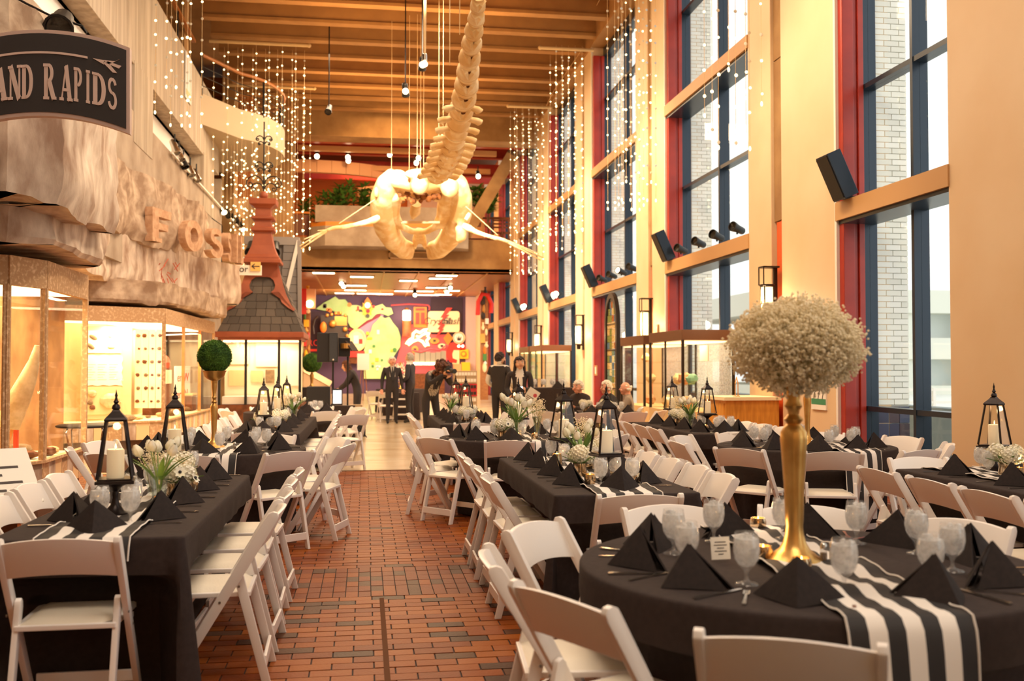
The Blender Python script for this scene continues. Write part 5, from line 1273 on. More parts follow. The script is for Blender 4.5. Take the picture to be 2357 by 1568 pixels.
for x in (-hw+.05, -.34, .46, hw-.05): MB().box((x-.03, .05, .55), (x+.03, .11, KZ-.05)).build('post', M_black, ki)
for a, b in ((-hw+.08, -.37), (-.31, .43), (.49, hw-.08)): MB().box((a, .075, .6), (b, .085, KZ-.08)).build('pane', M_cglass, ki)
MB().box((hw-.08, .1, .55), (hw-.07, 2.0, KZ-.08)).build('side_pane', M_cglass, ki)
MB().box((-hw, .06, 0), (hw, 2.05, .55)).build('base', M_brownrock, ki); MB().box((-hw+.05, 1.0, .55), (hw-.05, 1.05, KZ-.05)).build('back_panel', M_kcream, ki); MB().box((-hw+.1, .3, KZ-.12), (hw-.1, .7, KZ-.09)).build('light_panel', M_caselight, ki)
for k, (x, z, w, h, mm) in enumerate([(-.62, 1.8, .5, .5, M_board2), (.08, 1.80, .55, .62, M_kcream), (.16, 1.24, .22, .34, M_fossil), (-.16, 1.24, .3, .3, M_boardtan), (.74, 1.45, .3, .9, M_white), (-.66, 1.2, .4, .4, M_boardtan)]): MB().box((x-w/2, .95, z-h/2), (x+w/2, .99, z+h/2)).build('poster', mm, ki)
MB().box((-hw+.1, .2, .56), (hw-.1, .9, .75)).build('display_tray', M_white, ki)
light('kiosk_light', 'AREA', (kx, KY+.5, KZ-.15), 40, WARM2, 1.6, .6, aim=(kx, KY+.6, 0))
es = thing('elevator_sign', 'cream elevator sign with an arrow square beside the canopy end', 'sign', (0, 0, 0)); a = ony(500, 622, 24.75); b = ony(602, 634, 24.75); c = ony(577, 603, 24.75)
MB().box((a.x, 24.75, b.z), (b.x, 24.79, ony(602, 611, 24.75).z)).build('plate', M_paper, es); MB().box((c.x, 24.72, ony(577, 624, 24.75).z), (ony(600, 603, 24.75).x, 24.75, c.z)).build('arrow_square', mat('amber_plate', (240, 190, 110), .5), es)
e0 = ony(571, 626, 24.74); lettering('Elevator', .22, M_ink, es, (e0.x, 24.742, e0.z), 'RIGHT')
cc = ony(588.5, 613, 24.71); m = MB(); m.bar((cc.x-.09, 24.715, cc.z), (cc.x+.09, 24.715, cc.z), .006, .022); m.bar((cc.x-.09, 24.715, cc.z), (cc.x-.02, 24.715, cc.z+.06), .006, .022); m.bar((cc.x-.09, 24.715, cc.z), (cc.x-.02, 24.715, cc.z-.06), .006, .022); m.build('arrow', M_ink, es)
MB().tube([(a.x+.1, 24.77, b.z+.15), (a.x+.1, 24.77, b.z+1.2), (-3.6, 24.3, b.z+1.3)], .012, 5).build('hanger', M_black, es)
# grey clapboard house front behind the kiosk
M_grey = mat('grey_paint', (150, 142, 138), .6); M_grey2 = mat('grey_clapboard', (132, 126, 124), .7)
gh = thing('grey_house_front', 'grey clapboard house front with a slanting white bargeboard behind the kiosk', 'building', (0, 28.2, 0))
g0 = ony(562, 552, 28.2); g1 = ony(689, 552, 28.2); gz = g0.z
MB().box((g0.x, 0, gz-.12), (g1.x, .3, gz+.1)).build('top_beam', M_grey, gh); 
for k in range(12):
    z0 = 2.2+k*(gz-2.3)/12; xl = g1.x-.42-.04*(k % 1)-.012*(12-k); MB().box((xl, .02, z0), (g1.x-.05, .1+.02*(k % 2), z0+(gz-2.3)/12-.012)).build('clapboard', M_grey2, gh)
MB().bar((g1.x-.02, .0, gz), (g1.x-.42, -.02, 3.2), .1, .09, up=(0, 1, 0)).build('bargeboard', M_white, gh); MB().bar((g1.x, .0, gz), (g1.x+.06, 0, 0), .1, .1, up=(0, 1, 0)).build('corner_board', M_grey, gh)
MB().box((g1.x-.6, .12, 0), (g1.x-.02, .3, gz-.12)).build('wall_panel', M_grey2, gh)
for k, px in enumerate((578, 633)): q = ony(px, 572, 27.9); spotlamp(tuple(q), (q.x, 24, 2), 'black hanging spotlight under the grey beam, %s' % ('left' if k == 0 else 'right'), 'spotlights under the grey beam', s=2.4)
# ================================================================== whale skeleton overhead
M_bone = mat('whale_bone', (250, 232, 192), .7, rgb2=(226, 188, 128), scale=3.2, bump=.2, bscale=20, lo=.30, hi=.55)
M_wbrown = mat('whale_hollow_ear_brown', (150, 88, 36), .8, rgb2=(110, 62, 24), scale=6)  # brown of the ear bones, also painted shade in the chevron openings
M_wirez = mat('hanging_wire', (206, 176, 130), .5)
wh = thing('whale_skeleton', 'pale whale skeleton hanging overhead, skull away, tail towards the camera', 'skeleton', (0, 0, 0))
spine = [(1102, -14, 34), (1100, 14, 36), (1096, 43, 40), (1091, 70, 44), (1086, 100, 48), (1081, 133, 51), (1077, 165, 53), (1074, 196, 56), (1068, 226, 57), (1062, 254, 56), (1056, 279, 55), (1050, 301, 54), (1045, 320, 53), (1040, 337, 52), (1035, 352, 51), (1029, 366, 50), (1022, 379, 49), (1014, 391, 48), (1004, 403, 47)]
pos_ = []
for px, py, wpx in spine:
    d = 4.22*FPX/(845-py); c = CM @ Vector(((px-W/2)/FPX*d, -(py-H/2)/FPX*d, -d)); pos_.append((Vector((c.x, c.y, c.z+CH)), wpx*d/FPX))
for i in range(len(pos_)-1):
    a, w = pos_[i]; b, w2 = pos_[i+1]; d = (b-a); L = d.length; q = d.to_track_quat('Z', 'Y').to_matrix().to_4x4(); q.translation = a
    m = MB(); r = w/2; r2 = w2/2; k = L*.94
    m.lathe([(.001, 0), (r*.97, 0), (r*1.02, .07*k), (r*.95, .13*k), (r*.80, .35*k), (r*.78, .6*k), ((r+r2)/2*.9, .84*k), ((r+r2)/2*1.03, .92*k), (r2*.98, k), (.001, k)], 18, cap=False)
    m.v = [tuple(q @ Vector(v)) for v in m.v]; vt = m.build('vertebra', M_bone, wh, smooth=45)
    mid = a+d*.5; m = MB(); h = r*1.6+.12 if i < 8 else r*2.1
    m.bar(mid+Vector((0, 0, r*.7)), mid+Vector((0, .18, r+h)), .05, L*.55, up=(0, 1, 0), w2=.035, d2=L*.4); m.build('neural_spine', M_bone, vt, bevel=.01)
    if i < 9:
        m = MB(); m.ball(mid+Vector((0, -.03, -r*.70)), r*.30, 8, 6, sc=(.8, 1.2, .6)); m.build('chevron_shade', M_wbrown, vt, smooth=60)  # solid brown ball painted in for the shade of the chevron opening
        m = MB()
        for s in (-1, 1): m.bar(mid+Vector((s*r*.45, -.1, -r*.72)), mid+Vector((s*r*.18, .05, -r*1.12)), .06, .10, up=(0, 1, 0), w2=.03)
        m.build('chevron', M_bone, vt, bevel=.008)
    if i >= 8:
        n_ = 1 if i < 12 else 2
        for s in (-1, 1):
            for j in range(n_):
                o = mid+d*(.25*(j-.5*(n_-1))*2*.5); ln = r*(.45 if i == 8 else .8 if i < 12 else .95); m = MB()
                m.tube([o+Vector((s*r*.7, 0, 0)), o+Vector((s*(r+ln*.5), .02, -.03)), o+Vector((s*(r+ln*.9), .05, -.06)), o+Vector((s*(r+ln), .06, -.06))], [.06, .075, .08, .035], 10); m.v = [(x, y, o.z-.05+(z-o.z)*.7) for x, y, z in m.v]
                m.build('transverse_process', M_bone, vt, smooth=60)
        if i > 11:
            m = MB()
            for s in (-1, 1): m.tube([mid+Vector((s*r*.3, -.05, -r*.8)), mid+Vector((s*r*.75, .0, -r*.55)), mid+Vector((s*r*1.0, .1, -.05))], [.05, .06, .03], 8)
            m.build('rib_stub', M_bone, vt, smooth=60)
def bonetubes(name, tubes, balls=(), vox=.05, parent=wh, m_=M_bone, smooth_it=8):
    m = MB()
    for pts, rad in tubes: m.tube([ony(px, py, Y) for px, py, Y in pts], [r*Y/FPX for r, (_, _, Y) in zip(rad, pts)], 12)
    for (px, py, Y, r, sc_) in balls: m.ball(ony(px, py, Y), r*Y/FPX, 14, 10, sc=sc_)
    o = m.build(name, m_, parent)
    rm = o.modifiers.new('remesh', 'REMESH'); rm.mode = 'VOXEL'; rm.voxel_size = vox; rm.use_smooth_shade = True
    sm = o.modifiers.new('smooth', 'SMOOTH'); sm.iterations = smooth_it; sm.factor = .5
    dg = bpy.context.evaluated_depsgraph_get(); me = bpy.data.meshes.new_from_object(o.evaluated_get(dg)); o.modifiers.clear(); o.data = me
    me.polygons.foreach_set('use_smooth', [True]*len(me.polygons)); return o
L_ = [(912, 402, 25.9), (892, 425, 26.1), (882, 455, 26.4), (880, 490, 26.9), (889, 525, 27.6), (906, 554, 28.4), (928, 577, 29.2), (944, 589, 29.8)]
R_ = [(1032, 402, 25.9), (1050, 425, 26.1), (1058, 455, 26.4), (1058, 490, 26.9), (1048, 525, 27.6), (1030, 554, 28.4), (1010, 577, 29.2), (990, 590, 29.8)]
rad = [22, 28, 30, 30, 28, 25, 20, 10]
bonetubes('jaw_bone', [(L_, rad), ([(930, 560, 28.6), (945, 565, 29.2), (951, 578, 29.7)], [10, 9, 5])]); bonetubes('jaw_bone', [(R_, rad), ([(1008, 560, 28.6), (992, 565, 29.2), (984, 578, 29.7)], [10, 9, 5]), ([(1060, 520, 26.6), (1062, 548, 26.8), (1052, 556, 26.9)], [14, 13, 8])])
up = [([(905, 470, 26.6), (908, 500, 27.0), (925, 522, 27.5), (948, 533, 27.9), (964, 534, 28)], [13, 11, 9, 8, 8]), ([(1018, 470, 26.6), (1014, 500, 27.0), (1002, 522, 27.5), (982, 533, 27.9), (964, 534, 28)], [13, 11, 9, 8, 8]),
      ([(963, 530, 28), (958, 548, 28.6), (954, 572, 29.4)], [8, 9, 5]), ([(966, 530, 28), (973, 548, 28.6), (979, 572, 29.4)], [8, 9, 5]),
      ([(890, 415, 26.0), (930, 420, 25.8), (965, 424, 25.6), (1005, 418, 25.8), (1045, 412, 26.0)], [16, 20, 24, 20, 16]), ([(896, 440, 26.2), (925, 448, 26.2), (955, 452, 26.2), (990, 448, 26.2), (1040, 440, 26.2)], [14, 12, 12, 12, 14])]
up += [([(905, 415, 26.1), (905, 450, 26.3), (903, 490, 26.9), (915, 520, 27.5)], [22, 22, 17, 12]), ([(1028, 415, 26.1), (1028, 450, 26.3), (1026, 490, 26.9), (1014, 520, 27.5)], [22, 22, 17, 12])]
bonetubes('cranium', up, [(965, 424, 25.4, 21, (1, .8, 1.25)), (968, 402, 25.3, 20, (2.0, .8, .7)), (1035, 430, 25.6, 25, (.9, .8, 1.1)), (915, 405, 25.8, 17, (1.4, .8, .9)), (866, 443, 26.0, 9, (.8, 1, 1.6)), (916, 455, 26.2, 14, (1.2, .8, .8)), (1008, 455, 26.2, 14, (1.2, .8, .8))], vox=.045)
m = MB(); m.tube([ony(958, 470, 26.4), ony(955, 488, 26.6), ony(950, 502, 26.8)], [.13, .15, .05], 12); m.build('vomer', M_bone, wh, smooth=60)
m = MB()
for a in range(16): px = 920+a*6; m.ball(ony(px, 450+6*sin(a*1.7)+(a % 3)*4, 25.95), .06+.03*(a % 2), 7, 5, jit=.2)
m.build('ear_bones', M_wbrown, wh, smooth=30)
def flipper(pts, digs):
    bonetubes('flipper_bone', [(p, r) for p, r in pts], vox=.03, smooth_it=4)
    for p, r in digs: m = MB(); m.tube([ony(*q) for q in p], [x*26/FPX for x in r], 7); m.build('digit', M_bone, wh, smooth=60)
flipper([([(872, 500, 25.8), (858, 508, 25.7), (842, 512, 25.6)], [7, 9, 6]), ([(842, 510, 25.6), (815, 516, 25.4), (785, 522, 25.2)], [5, 3.4, 4]), ([(842, 515, 25.6), (815, 521, 25.4), (785, 527, 25.2)], [4, 2.6, 3.4]), ([(788, 523, 25.2), (768, 525, 25.1), (750, 531, 25.0)], [5, 5.5, 4])],
        [([(752, 530, 25), (720, 547, 24.9), (690, 567, 24.8)], [2.6, 2, 1.2]), ([(752, 533, 25), (722, 553, 24.9), (693, 573, 24.8)], [2.6, 2, 1.2]), ([(750, 531, 25), (716, 545, 24.9), (700, 551, 24.8)], [2.4, 1.8, 1]), ([(768, 527, 25.1), (745, 531, 25), (731, 531, 24.9)], [2.4, 2, 1])])
flipper([([(1066, 519, 25.8), (1080, 526, 25.7), (1092, 532, 25.6)], [8, 9, 6]), ([(1092, 531, 25.6), (1118, 540, 25.4), (1145, 548, 25.2)], [5, 3.6, 4]), ([(1090, 535, 25.6), (1116, 544, 25.4), (1144, 552, 25.2)], [4, 2.6, 3.4]), ([(1143, 548, 25.2), (1160, 553, 25.1), (1172, 558, 25.0)], [4.6, 5, 4])],
        [([(1170, 556, 25), (1210, 575, 24.9), (1252, 594, 24.8)], [2.6, 2, 1.2]), ([(1170, 559, 25), (1208, 579, 24.9), (1244, 599, 24.8)], [2.6, 2, 1.2]), ([(1170, 555, 25), (1206, 570, 24.9), (1240, 584, 24.8)], [2.4, 1.8, 1])])
b = MB(); b.tube([ony(1072, 506, 25.6), ony(1078, 497, 25.6), ony(1081, 491, 25.6)], [.05, .06, .04], 8); b.build('loose_bone', M_bone, wh, smooth=60)
m = MB(); m.tube([ony(862, 460, 25.9), ony(780, 515, 25.2)], .012, 5); m.tube([ony(1072, 475, 25.9), ony(1145, 541, 25.2)], .012, 5); m.build('stay_wire', M_wirez, wh)
m = MB(); m.bar(ony(922, 512, 27), ony(1012, 512, 27), .06, .06); m.build('spreader_bar', M_wirez, wh)
for px, py, Y in ((901, 395, 25.9), (942, 395, 25.4), (968, 396, 25.3), (975, 396, 25.3), (960, 396, 25.3), (1010, 330, 22.6), (1020, 300, 20.4), (1035, 150, 13.6), (1058, 80, 12.4)):
    q = ony(px, py, Y); m = MB(); m.tube([q, (q.x, q.y, ZC-.8)], .006, 4); m.build('suspension_wire', M_wirez, wh)
q = ony(978, 4, 18.0); pl = thing('pendant_spot', 'slender pole lamp with a bright bulb hanging left of the whale tail', 'lamp', (q.x, 18.0, 0)); e = ony(977, 140, 18.0).z
MB().tube([(0, 0, ZC-.8), (0, 0, e)], [.05, .02], 8).build('pole', M_wirez, pl, smooth=60); b = MB(); b.ball((0, 0, e-.06), .055, 12, 8); b.build('bulb', M_lamp, pl, smooth=60); MB().lathe([(.05, e+.0), (.045, e+.12), (.02, e+.14)], 12).build('shade', M_steel, pl, smooth=40)
for k, (px, py, Y, lit) in enumerate([(933, 208, 24.5, True), (757, 252, 27.0, False), (972, 147, 23, True)]):
    q = ony(px, py, Y); sp = spotlamp(tuple(q), (1.4, 27, 5.6) if lit else (q.x-1, q.y-6, 3), '%s ceiling spotlight %s' % ('glaring' if lit else 'black', ['left of the spine, middle of the ceiling', 'by the left light curtain', 'under the pole lamp'][k]), 'ceiling spotlights', lit=lit, s=1.5, stem=ZC-q.z-.6)
    if lit: b = MB(); b.ball((0, -.1, -.05), .075, 10, 8); b.build('bulb', M_lamp, sp, smooth=60)
# ---- light curtains
M_bulb = mat('fairy_bulb', (255, 232, 170), .4, emit=4.5, nosample=True); M_disc = mat('pale_disc', (226, 226, 216), .3); M_fwire = mat('fairy_wire', (214, 180, 130), .6)
def strandmesh(L, seed, pitch=.36, br=.025):
    rr = random.Random(seed); m = MB(); m.tube([(0, 0, 0), (0, 0, -L)], .004, 3, 0, cap=False); z = -.15-rr.random()*.2
    while z > -L:
        if rr.random() < .8: m.ball((rr.uniform(-.01, .01), 0, z), br*rr.uniform(.75, 1.1), 6, 4, 1)
        else: m.ball((0, 0, z), br*1.1, 7, 4, 2, sc=(1, .25, 1))
        z -= pitch*rr.uniform(.55, 1.25)
    m.ball((0, 0, -L), br*1.1, 6, 4, 1, sc=(.7, .7, 1.4)); return m.mesh('strand', [M_fwire, M_bulb, M_disc], fix=False)
STR = {}
def curtain(label, x0, x1, y0, y1, ztop, zbot, nx, ny, seed, rod=None, pitch=.36, br=.025):
    rr = random.Random(seed); t = thing('light_curtain', label, 'string lights', ((x0+x1)/2, (y0+y1)/2, ztop), group=None); cx, cy = (x0+x1)/2, (y0+y1)/2
    if rod: m = MB(); m.tube([(rod[0]-cx, 0, 0), (rod[1]-cx, 0, 0)], .05, 8); m.ball((rod[1 if rod[1] < 0 else 0]-cx, 0, 0), .06, 8, 6); m.build('rod', M_wirez, t, smooth=60)
    for j in range(ny):
        for i in range(nx):
            L = ztop-zbot-rr.choice((0, .25, .5, .9)); key = (round(L*2)/2, rr.randrange(2), pitch, br)
            if key not in STR: STR[key] = strandmesh(key[0], hash(key) % 999, pitch, br)
            put('strand', STR[key], t, (x0-cx+(x1-x0)*(i+.5*(j % 2)+rr.uniform(-.1, .1))/max(1, nx-.5), y0-cy+(y1-y0)*j/max(1, ny-1), -.05))
curtain('light curtain on the left pier, middle depth', -3.98, -3.30, 19.7, 20.7, 9.9, 6.2, 4, 2, 1)
curtain('big light curtain hanging from the first far left rod', -4.0, -1.7, 27.3, 27.9, 10.3, 5.6, 7, 2, 2, rod=(-4.2, -1.55))
curtain('big light curtain hanging from the second far left rod', -3.9, -1.75, 31.0, 32.0, 10.2, 4.7, 7, 3, 3, rod=(-4.2, -1.6))
curtain('light curtain low on the left beside the iron scrollwork', -3.9, -2.5, 28.2, 28.9, 8.9, 5.0, 5, 2, 9)
curtain('light curtain at the near right pilaster', 5.15, 6.05, 14.2, 15.0, 11.0, 4.9, 4, 2, 4, pitch=.5, br=.026)
curtain('light curtain before the third right window', 5.25, 6.08, 20.0, 21.2, 11.0, 4.75, 5, 3, 5)
curtain('light curtain from the near right rod', 5.05, 5.85, 26.1, 27.0, 10.2, 4.7, 5, 3, 6, rod=(4.7, 6.2))
curtain('light curtain from the far right rod', 4.85, 5.9, 32.2, 33.2, 10.2, 4.65, 5, 3, 7, rod=(4.7, 6.2))
m = MB()
for y0, z0 in ((12.4, 10.9), (20, 10.9), (26.5, 10.25)): m.tube([(5.9, y0, z0), (5.7, y0+3.2, z0-.3), (6.0, y0+6.4, z0)], .006, 4)
tag(m.build('support_wire', M_fwire), 'thin wires slung along the right wall between light curtains', 'wire')
# ---- right wall fixtures
M_scon = mat('sconce_glass', (255, 226, 160), .5, emit=2.6, nosample=True); M_brz = mat('dark_bronze', (48, 38, 32), .4, metal=.5)
SC = [(1766, 702, 13.9), (1484, 748, None), (1332, 772, None), (1237, 787, None), (1172, 797, None)]
for k, (px, py, Y) in enumerate(SC):
    q = onx(px, py, XR-.16); s = 1.0; t = thing('wall_sconce', 'lit cylinder wall sconce in a dark frame, %s from the camera' % ORD[k], 'sconce', (q.x, q.y, q.z), group='sconces along the right wall')
    MB().lathe([(.001, -.24), (.085, -.24), (.095, -.15), (.095, .22), (.088, .27), (.001, .27)], 16, cap=False).build('glass', M_scon, t, smooth=40)
    for a in range(4): MB().box((.1*cos(a*pi/2+.78)-.008, .1*sin(a*pi/2+.78)-.008, -.26), (.1*cos(a*pi/2+.78)+.008, .1*sin(a*pi/2+.78)+.008, .29)).build('rib', M_brz, t)
    m = MB(); m.lathe([(.10, .27), (.115, .29), (.115, .31)], 16); m.lathe([(.10, -.27), (.10, -.25)], 16); m.lathe([(.05, -.40), (.06, -.27)], 12); m.build('ring', M_brz, t)
    m = MB(); m.box((-.10, -.1, .56), (.16, .1, .585)); m.box((.10, -.02, -.42), (.158, .02, .585)); m.box((-.10, -.1, .30), (-.085, -.085, .57)); m.box((-.10, .085, .30), (-.085, .1, .57)); m.box((-.05, -.015, -.30), (.12, .015, -.27)); m.build('bracket', M_brz, t)
    light('sconce_light', 'POINT', (q.x-.2, q.y-.05, q.z), 22, (1, .74, .42), .1)
# tilted black speaker panels and track heads sitting on the window transoms
for k, (y0, y1) in enumerate(WIN[:5]):
    yy = y1-.30; t = thing('tilted_speaker', 'tilted dark panel speaker on the transom, %s from the camera' % ORD[k], 'speaker', (XR-.02, yy, 3.66), 0, 'tilted panels on the transoms')
    mx = rmx((0, 0, .02), 0, radians(-24), 0); MB().box((-.10, -.16, 0), (.10, .16, .62), mx=mx).build('cabinet', M_blue, t, bevel=.006); MB().box((-.112, -.145, .02), (-.10, .145, .60), mx=mx).build('grille', M_black, t); MB().box((-.05, -.05, 0), (.1, .05, .04)).build('bracket', M_black, t)
n_ = 0
for k, (y0, y1) in enumerate(WIN[1:5]):
    for j, f in enumerate((.86, .62, .40, .18) if k < 2 else (.84, .74)):
        n_ += 1; q = (XR+.12, y0+(y1-y0)*f, 3.86); lit = k >= 2; sp = spotlamp(q, (2.0, q[1]-2.5, 5.0 if not lit else 2.0), '%s spotlight on the %s transom, %s from the far end' % ('glaring' if lit else 'black', ['second window', 'third window', 'fourth window', 'fifth window'][k], ORD[j]), 'transom spotlights', lit=lit or (k == 1 and j == 2), s=1.35, stem=.1, up=False)
        if lit: b = MB(); b.ball((-.1, -.1, .03), .09, 10, 8); b.build('bulb', M_lamp, sp, smooth=60)
# stained glass lancet standing in the third window
q0 = onx(1412, 890, XR-.05); sgp = thing('stained_glass', 'tall arched stained glass panel in a dark frame before the third window', 'stained glass', (XR-.08, q0.y, 0))
hw, zs, ztop = .62, 2.55, 3.34
def lancet(h, zb, zsp, zt): return [(-h, zb), (h, zb)]+[(h*cos(a), zsp+(zt-zsp)*sin(a)) for a in [i*pi/16 for i in range(17)]]
outer = lancet(hw, .25, zs, ztop); inner = lancet(hw-.13, .38, zs, ztop-.14); m = MB(); n = len(outer)
for i in range(n):
    j = (i+1) % n; q = [outer[i], outer[j], inner[j], inner[i]]; vs = [(-.05, y, z) for y, z in q]+[(.05, y, z) for y, z in q]; m.add(vs, [(0,1,2,3),(7,6,5,4),(0,4,5,1),(1,5,6,2),(2,6,7,3),(3,7,4,0)])
m.build('frame', M_brz, sgp); MB().box((-.12, -hw, 0), (.12, hw, .25)).build('plinth', M_brz, sgp); cols = [(236, 206, 150), (170, 190, 170), (240, 214, 166), (206, 140, 96), (140, 164, 180), (246, 232, 190), (176, 178, 110)]
GM = []
for i, c in enumerate(cols):
    g_ = clear('stained_%d' % i, c, .04, milk=.75, mc=lin(c)); GM.append(g_)
rg = random.Random(9); zz = .40; r_ = 0
while zz < ztop-.2:
    h_ = .17; hh = hw-.15 if zz < zs-.1 else (hw-.15)*sqrt(max(.05, 1-((zz+h_-zs)/(ztop-.16-zs))**2)) if zz+h_ > zs else hw-.15
    ncol = 4
    for c in range(ncol):
        a = -hh+2*hh*c/ncol+.006; b_ = -hh+2*hh*(c+1)/ncol-.006; j1, j2 = rg.uniform(-.02, .02), rg.uniform(-.02, .02)
        MB().prism([(a, zz+.005), (b_, zz+.005+0), (b_, zz+h_-.005+j1*.0), (a, zz+h_-.005)], -.01, .01, lambda y, z, e: (e, y, z)).build('pane', GM[rg.randrange(7)], sgp)
    zz += h_; r_ += 1
for z in (.95, 1.9, 2.55): MB().box((-.02, -hw+.1, z-.012), (.02, hw-.1, z+.012)).build('saddle_bar', M_brz, sgp)
# glass display cases by the second window, and further ones
def showcase(x, y, w, d, z0, z1, label, hood=.17, items=0, seed=0, legs=True):
    t = thing('display_showcase', label, 'display case', (x, y, 0)); M_hood = mat('case_hood', (104, 62, 36), .4)
    MB().box((-w/2, -d/2, z1), (w/2, d/2, z1+hood)).build('hood', M_hood, t, bevel=.006); MB().box((-w/2, -d/2, 0), (w/2, d/2, z0)).build('base', M_boardtan, t)
    for sx in (-1, 1):
        for sy in (-1, 1): MB().box((sx*(w/2-.02)-.02, sy*(d/2-.02)-.02, z0), (sx*(w/2-.02)+.02, sy*(d/2-.02)+.02, z1)).build('corner_post', M_brz, t)
    MB().box((-w/2, -.014, z0), (-w/2+.028, .014, z1)).build('door_stile', M_brz, t)
    for sy in (-1, 1): MB().box((-w/2+.04, sy*(d/2-.015)-.003, z0), (w/2-.04, sy*(d/2-.015)+.003, z1)).build('pane', M_cglass, t)
    for a, b in ((-d/2+.04, -.02), (.02, d/2-.04)): MB().box((-w/2+.012, a, z0), (-w/2+.018, b, z1)).build('pane', M_cglass, t)
    MB().box((w/2-.02, -d/2+.04, z0), (w/2-.012, d/2-.04, z1)).build('back_panel', clear('frosted_back', (250, 250, 244), .05, milk=.35), t)
    for z in (z0+(z1-z0)*.36, z0+(z1-z0)*.7): MB().box((-w/2+.03, -d/2+.04, z), (w/2-.03, d/2-.04, z+.012)).build('shelf', M_cglass, t)
    MB().box((-w/2+.06, -d/2+.06, z1-.03), (w/2-.06, d/2-.06, z1-.012)).build('light_panel', M_lampw, t)
    return t
s1 = onz(1580, 945, .5)
showcase(5.55, 16.55, .9, 1.9, .75, 1.92, 'long glass showcase with a brown hood by the second window'); showcase(5.55, 18.7, .9, 1.7, .75, 1.90, 'second glass showcase with a brown hood behind the first')
showcase(5.5, 29.4, .9, 2.0, .8, 1.95, 'far glass showcase under the fourth window'); showcase(5.5, 31.6, .9, 1.9, .8, 1.95, 'farthest glass showcase under the fourth window')
light('showcase_light', 'AREA', (5.5, 16.6, 1.86), 18, WARM2, .6, 1.6, aim=(5.5, 16.6, 0)); light('showcase_light', 'AREA', (5.5, 18.7, 1.84), 18, WARM2, .6, 1.4, aim=(5.5, 18.7, 0)); light('showcase_light', 'AREA', (5.5, 30.5, 1.88), 25, WARM2, .6, 3, aim=(5.5, 30.5, 0))
M_shell = mat('shell_orange', (196, 128, 84), .5, rgb2=(226, 176, 130), scale=14)
for k, (x, y, z, r, mm, lb, cat) in enumerate([(5.4, 16.4, 1.18, .11, M_shell, 'brown ridged shell on the showcase shelf', 'shell'), (5.4, 16.0, 1.18, .1, mat('green_mineral', (130, 190, 160), .4), 'green mineral on the showcase shelf', 'mineral'), (5.45, 16.9, 1.18, .1, M_fossl, 'pale folded coral on the showcase shelf', 'coral'), (5.4, 17.3, .76, .12, M_fossl, 'white coral at the bottom of the first showcase', 'coral'), (5.4, 16.3, .76, .12, M_shell, 'amber shell at the bottom of the first showcase', 'shell'), (5.4, 18.4, 1.17, .1, M_fossl, 'white figure-like coral in the second showcase', 'coral'), (5.45, 18.9, 1.58, .09, M_boardtan, 'tan stone on the upper shelf of the second showcase', 'stone'), (5.45, 18.6, .76, .11, M_shell, 'round shell at the bottom of the second showcase', 'shell')]): rocklump(x, y, z+.006, r, lb, mm, .9, cat, 80+k)
pl_ = thing('white_placard', 'leaning white placard inside the first showcase', 'placard', (5.6, 15.95, 1.6), 0); MB().box((-.01, -.2, -.02), (.01, .2, .24)).build('sheet', M_paper, pl_)
oc = thing('oak_cabinet', 'honey oak counter cabinet with a card holder by the near pilaster', 'cabinet', (5.75, 14.7, 0)); M_oak = mat('honey_oak', (232, 164, 66), .4, rgb2=(206, 136, 48), scale=5, stretch=(4, 4, .6))
MB().box((-.42, -.45, 0), (.42, .45, .98)).build('body', M_oak, oc); MB().box((-.46, -.5, .98), (.44, .5, 1.03)).build('top', M_board2, oc); MB().box((-.432, -.4, .08), (-.42, -.01, .93)).build('door', M_oak, oc); MB().box((-.432, .01, .08), (-.42, .4, .93)).build('door', M_oak, oc)
ch_ = thing('brass_holder', 'small brass wire holder standing on the oak cabinet', 'holder', (5.6, 14.5, 1.03)); m = MB(); m.tube([(0, -.06, 0), (0, -.06, .2), (0, -.03, .25), (0, 0, .3), (0, .03, .25), (0, .06, .2), (0, .06, 0)], .008, 5); m.box((-.03, -.07, 0), (.03, .07, .012)); m.build('wire', M_gold, ch_)
q = onx(1885, 903, XR-.012); po = thing('wall_poster', 'white poster with a green band and curling lines on the near pilaster', 'poster', tuple(q)); MB().box((-.008, -.22, -.24), (.012, .22, .24)).build('sheet', M_paper, po); MB().box((-.0095, -.22, -.17), (-.008, .22, -.09)).build('green_band', mat('poster_green', (60, 140, 100), .6), po)
m = MB()
for k in range(3): m.tube([(-.0095, .14-k*.13, -.09), (-.0095, .11-k*.13, .0), (-.0095, .02-k*.13, .05+.03*k), (-.0095, -.02-k*.1, .02)], .006, 4)
m.build('curling_line', M_ink, po)
m = MB()
for j in range(4): m.box((-.0095, -.16+.05*(j % 2), .2-j*.03), (-.008, .16, .21-j*.03))
m.build('printed_line', M_boardtan, po)
for k, (px, py) in enumerate([(1372, 853), (1513, 762)]):
    q = onx(px, py, XR-.02); o = thing('switch_plate', 'small pale frame on the red post beside the stained glass' if k == 0 else 'small brass plate on the third pilaster', 'plate', tuple(q)); MB().box((-.015, -.12 if k == 0 else -.05, -.14), (.01, .12 if k == 0 else .05, .14)).build('frame', M_sill, o); MB().box((-.018, -.07 if k == 0 else -.02, -.09), (-.015, .07 if k == 0 else .02, .09)).build('insert', M_paper, o)
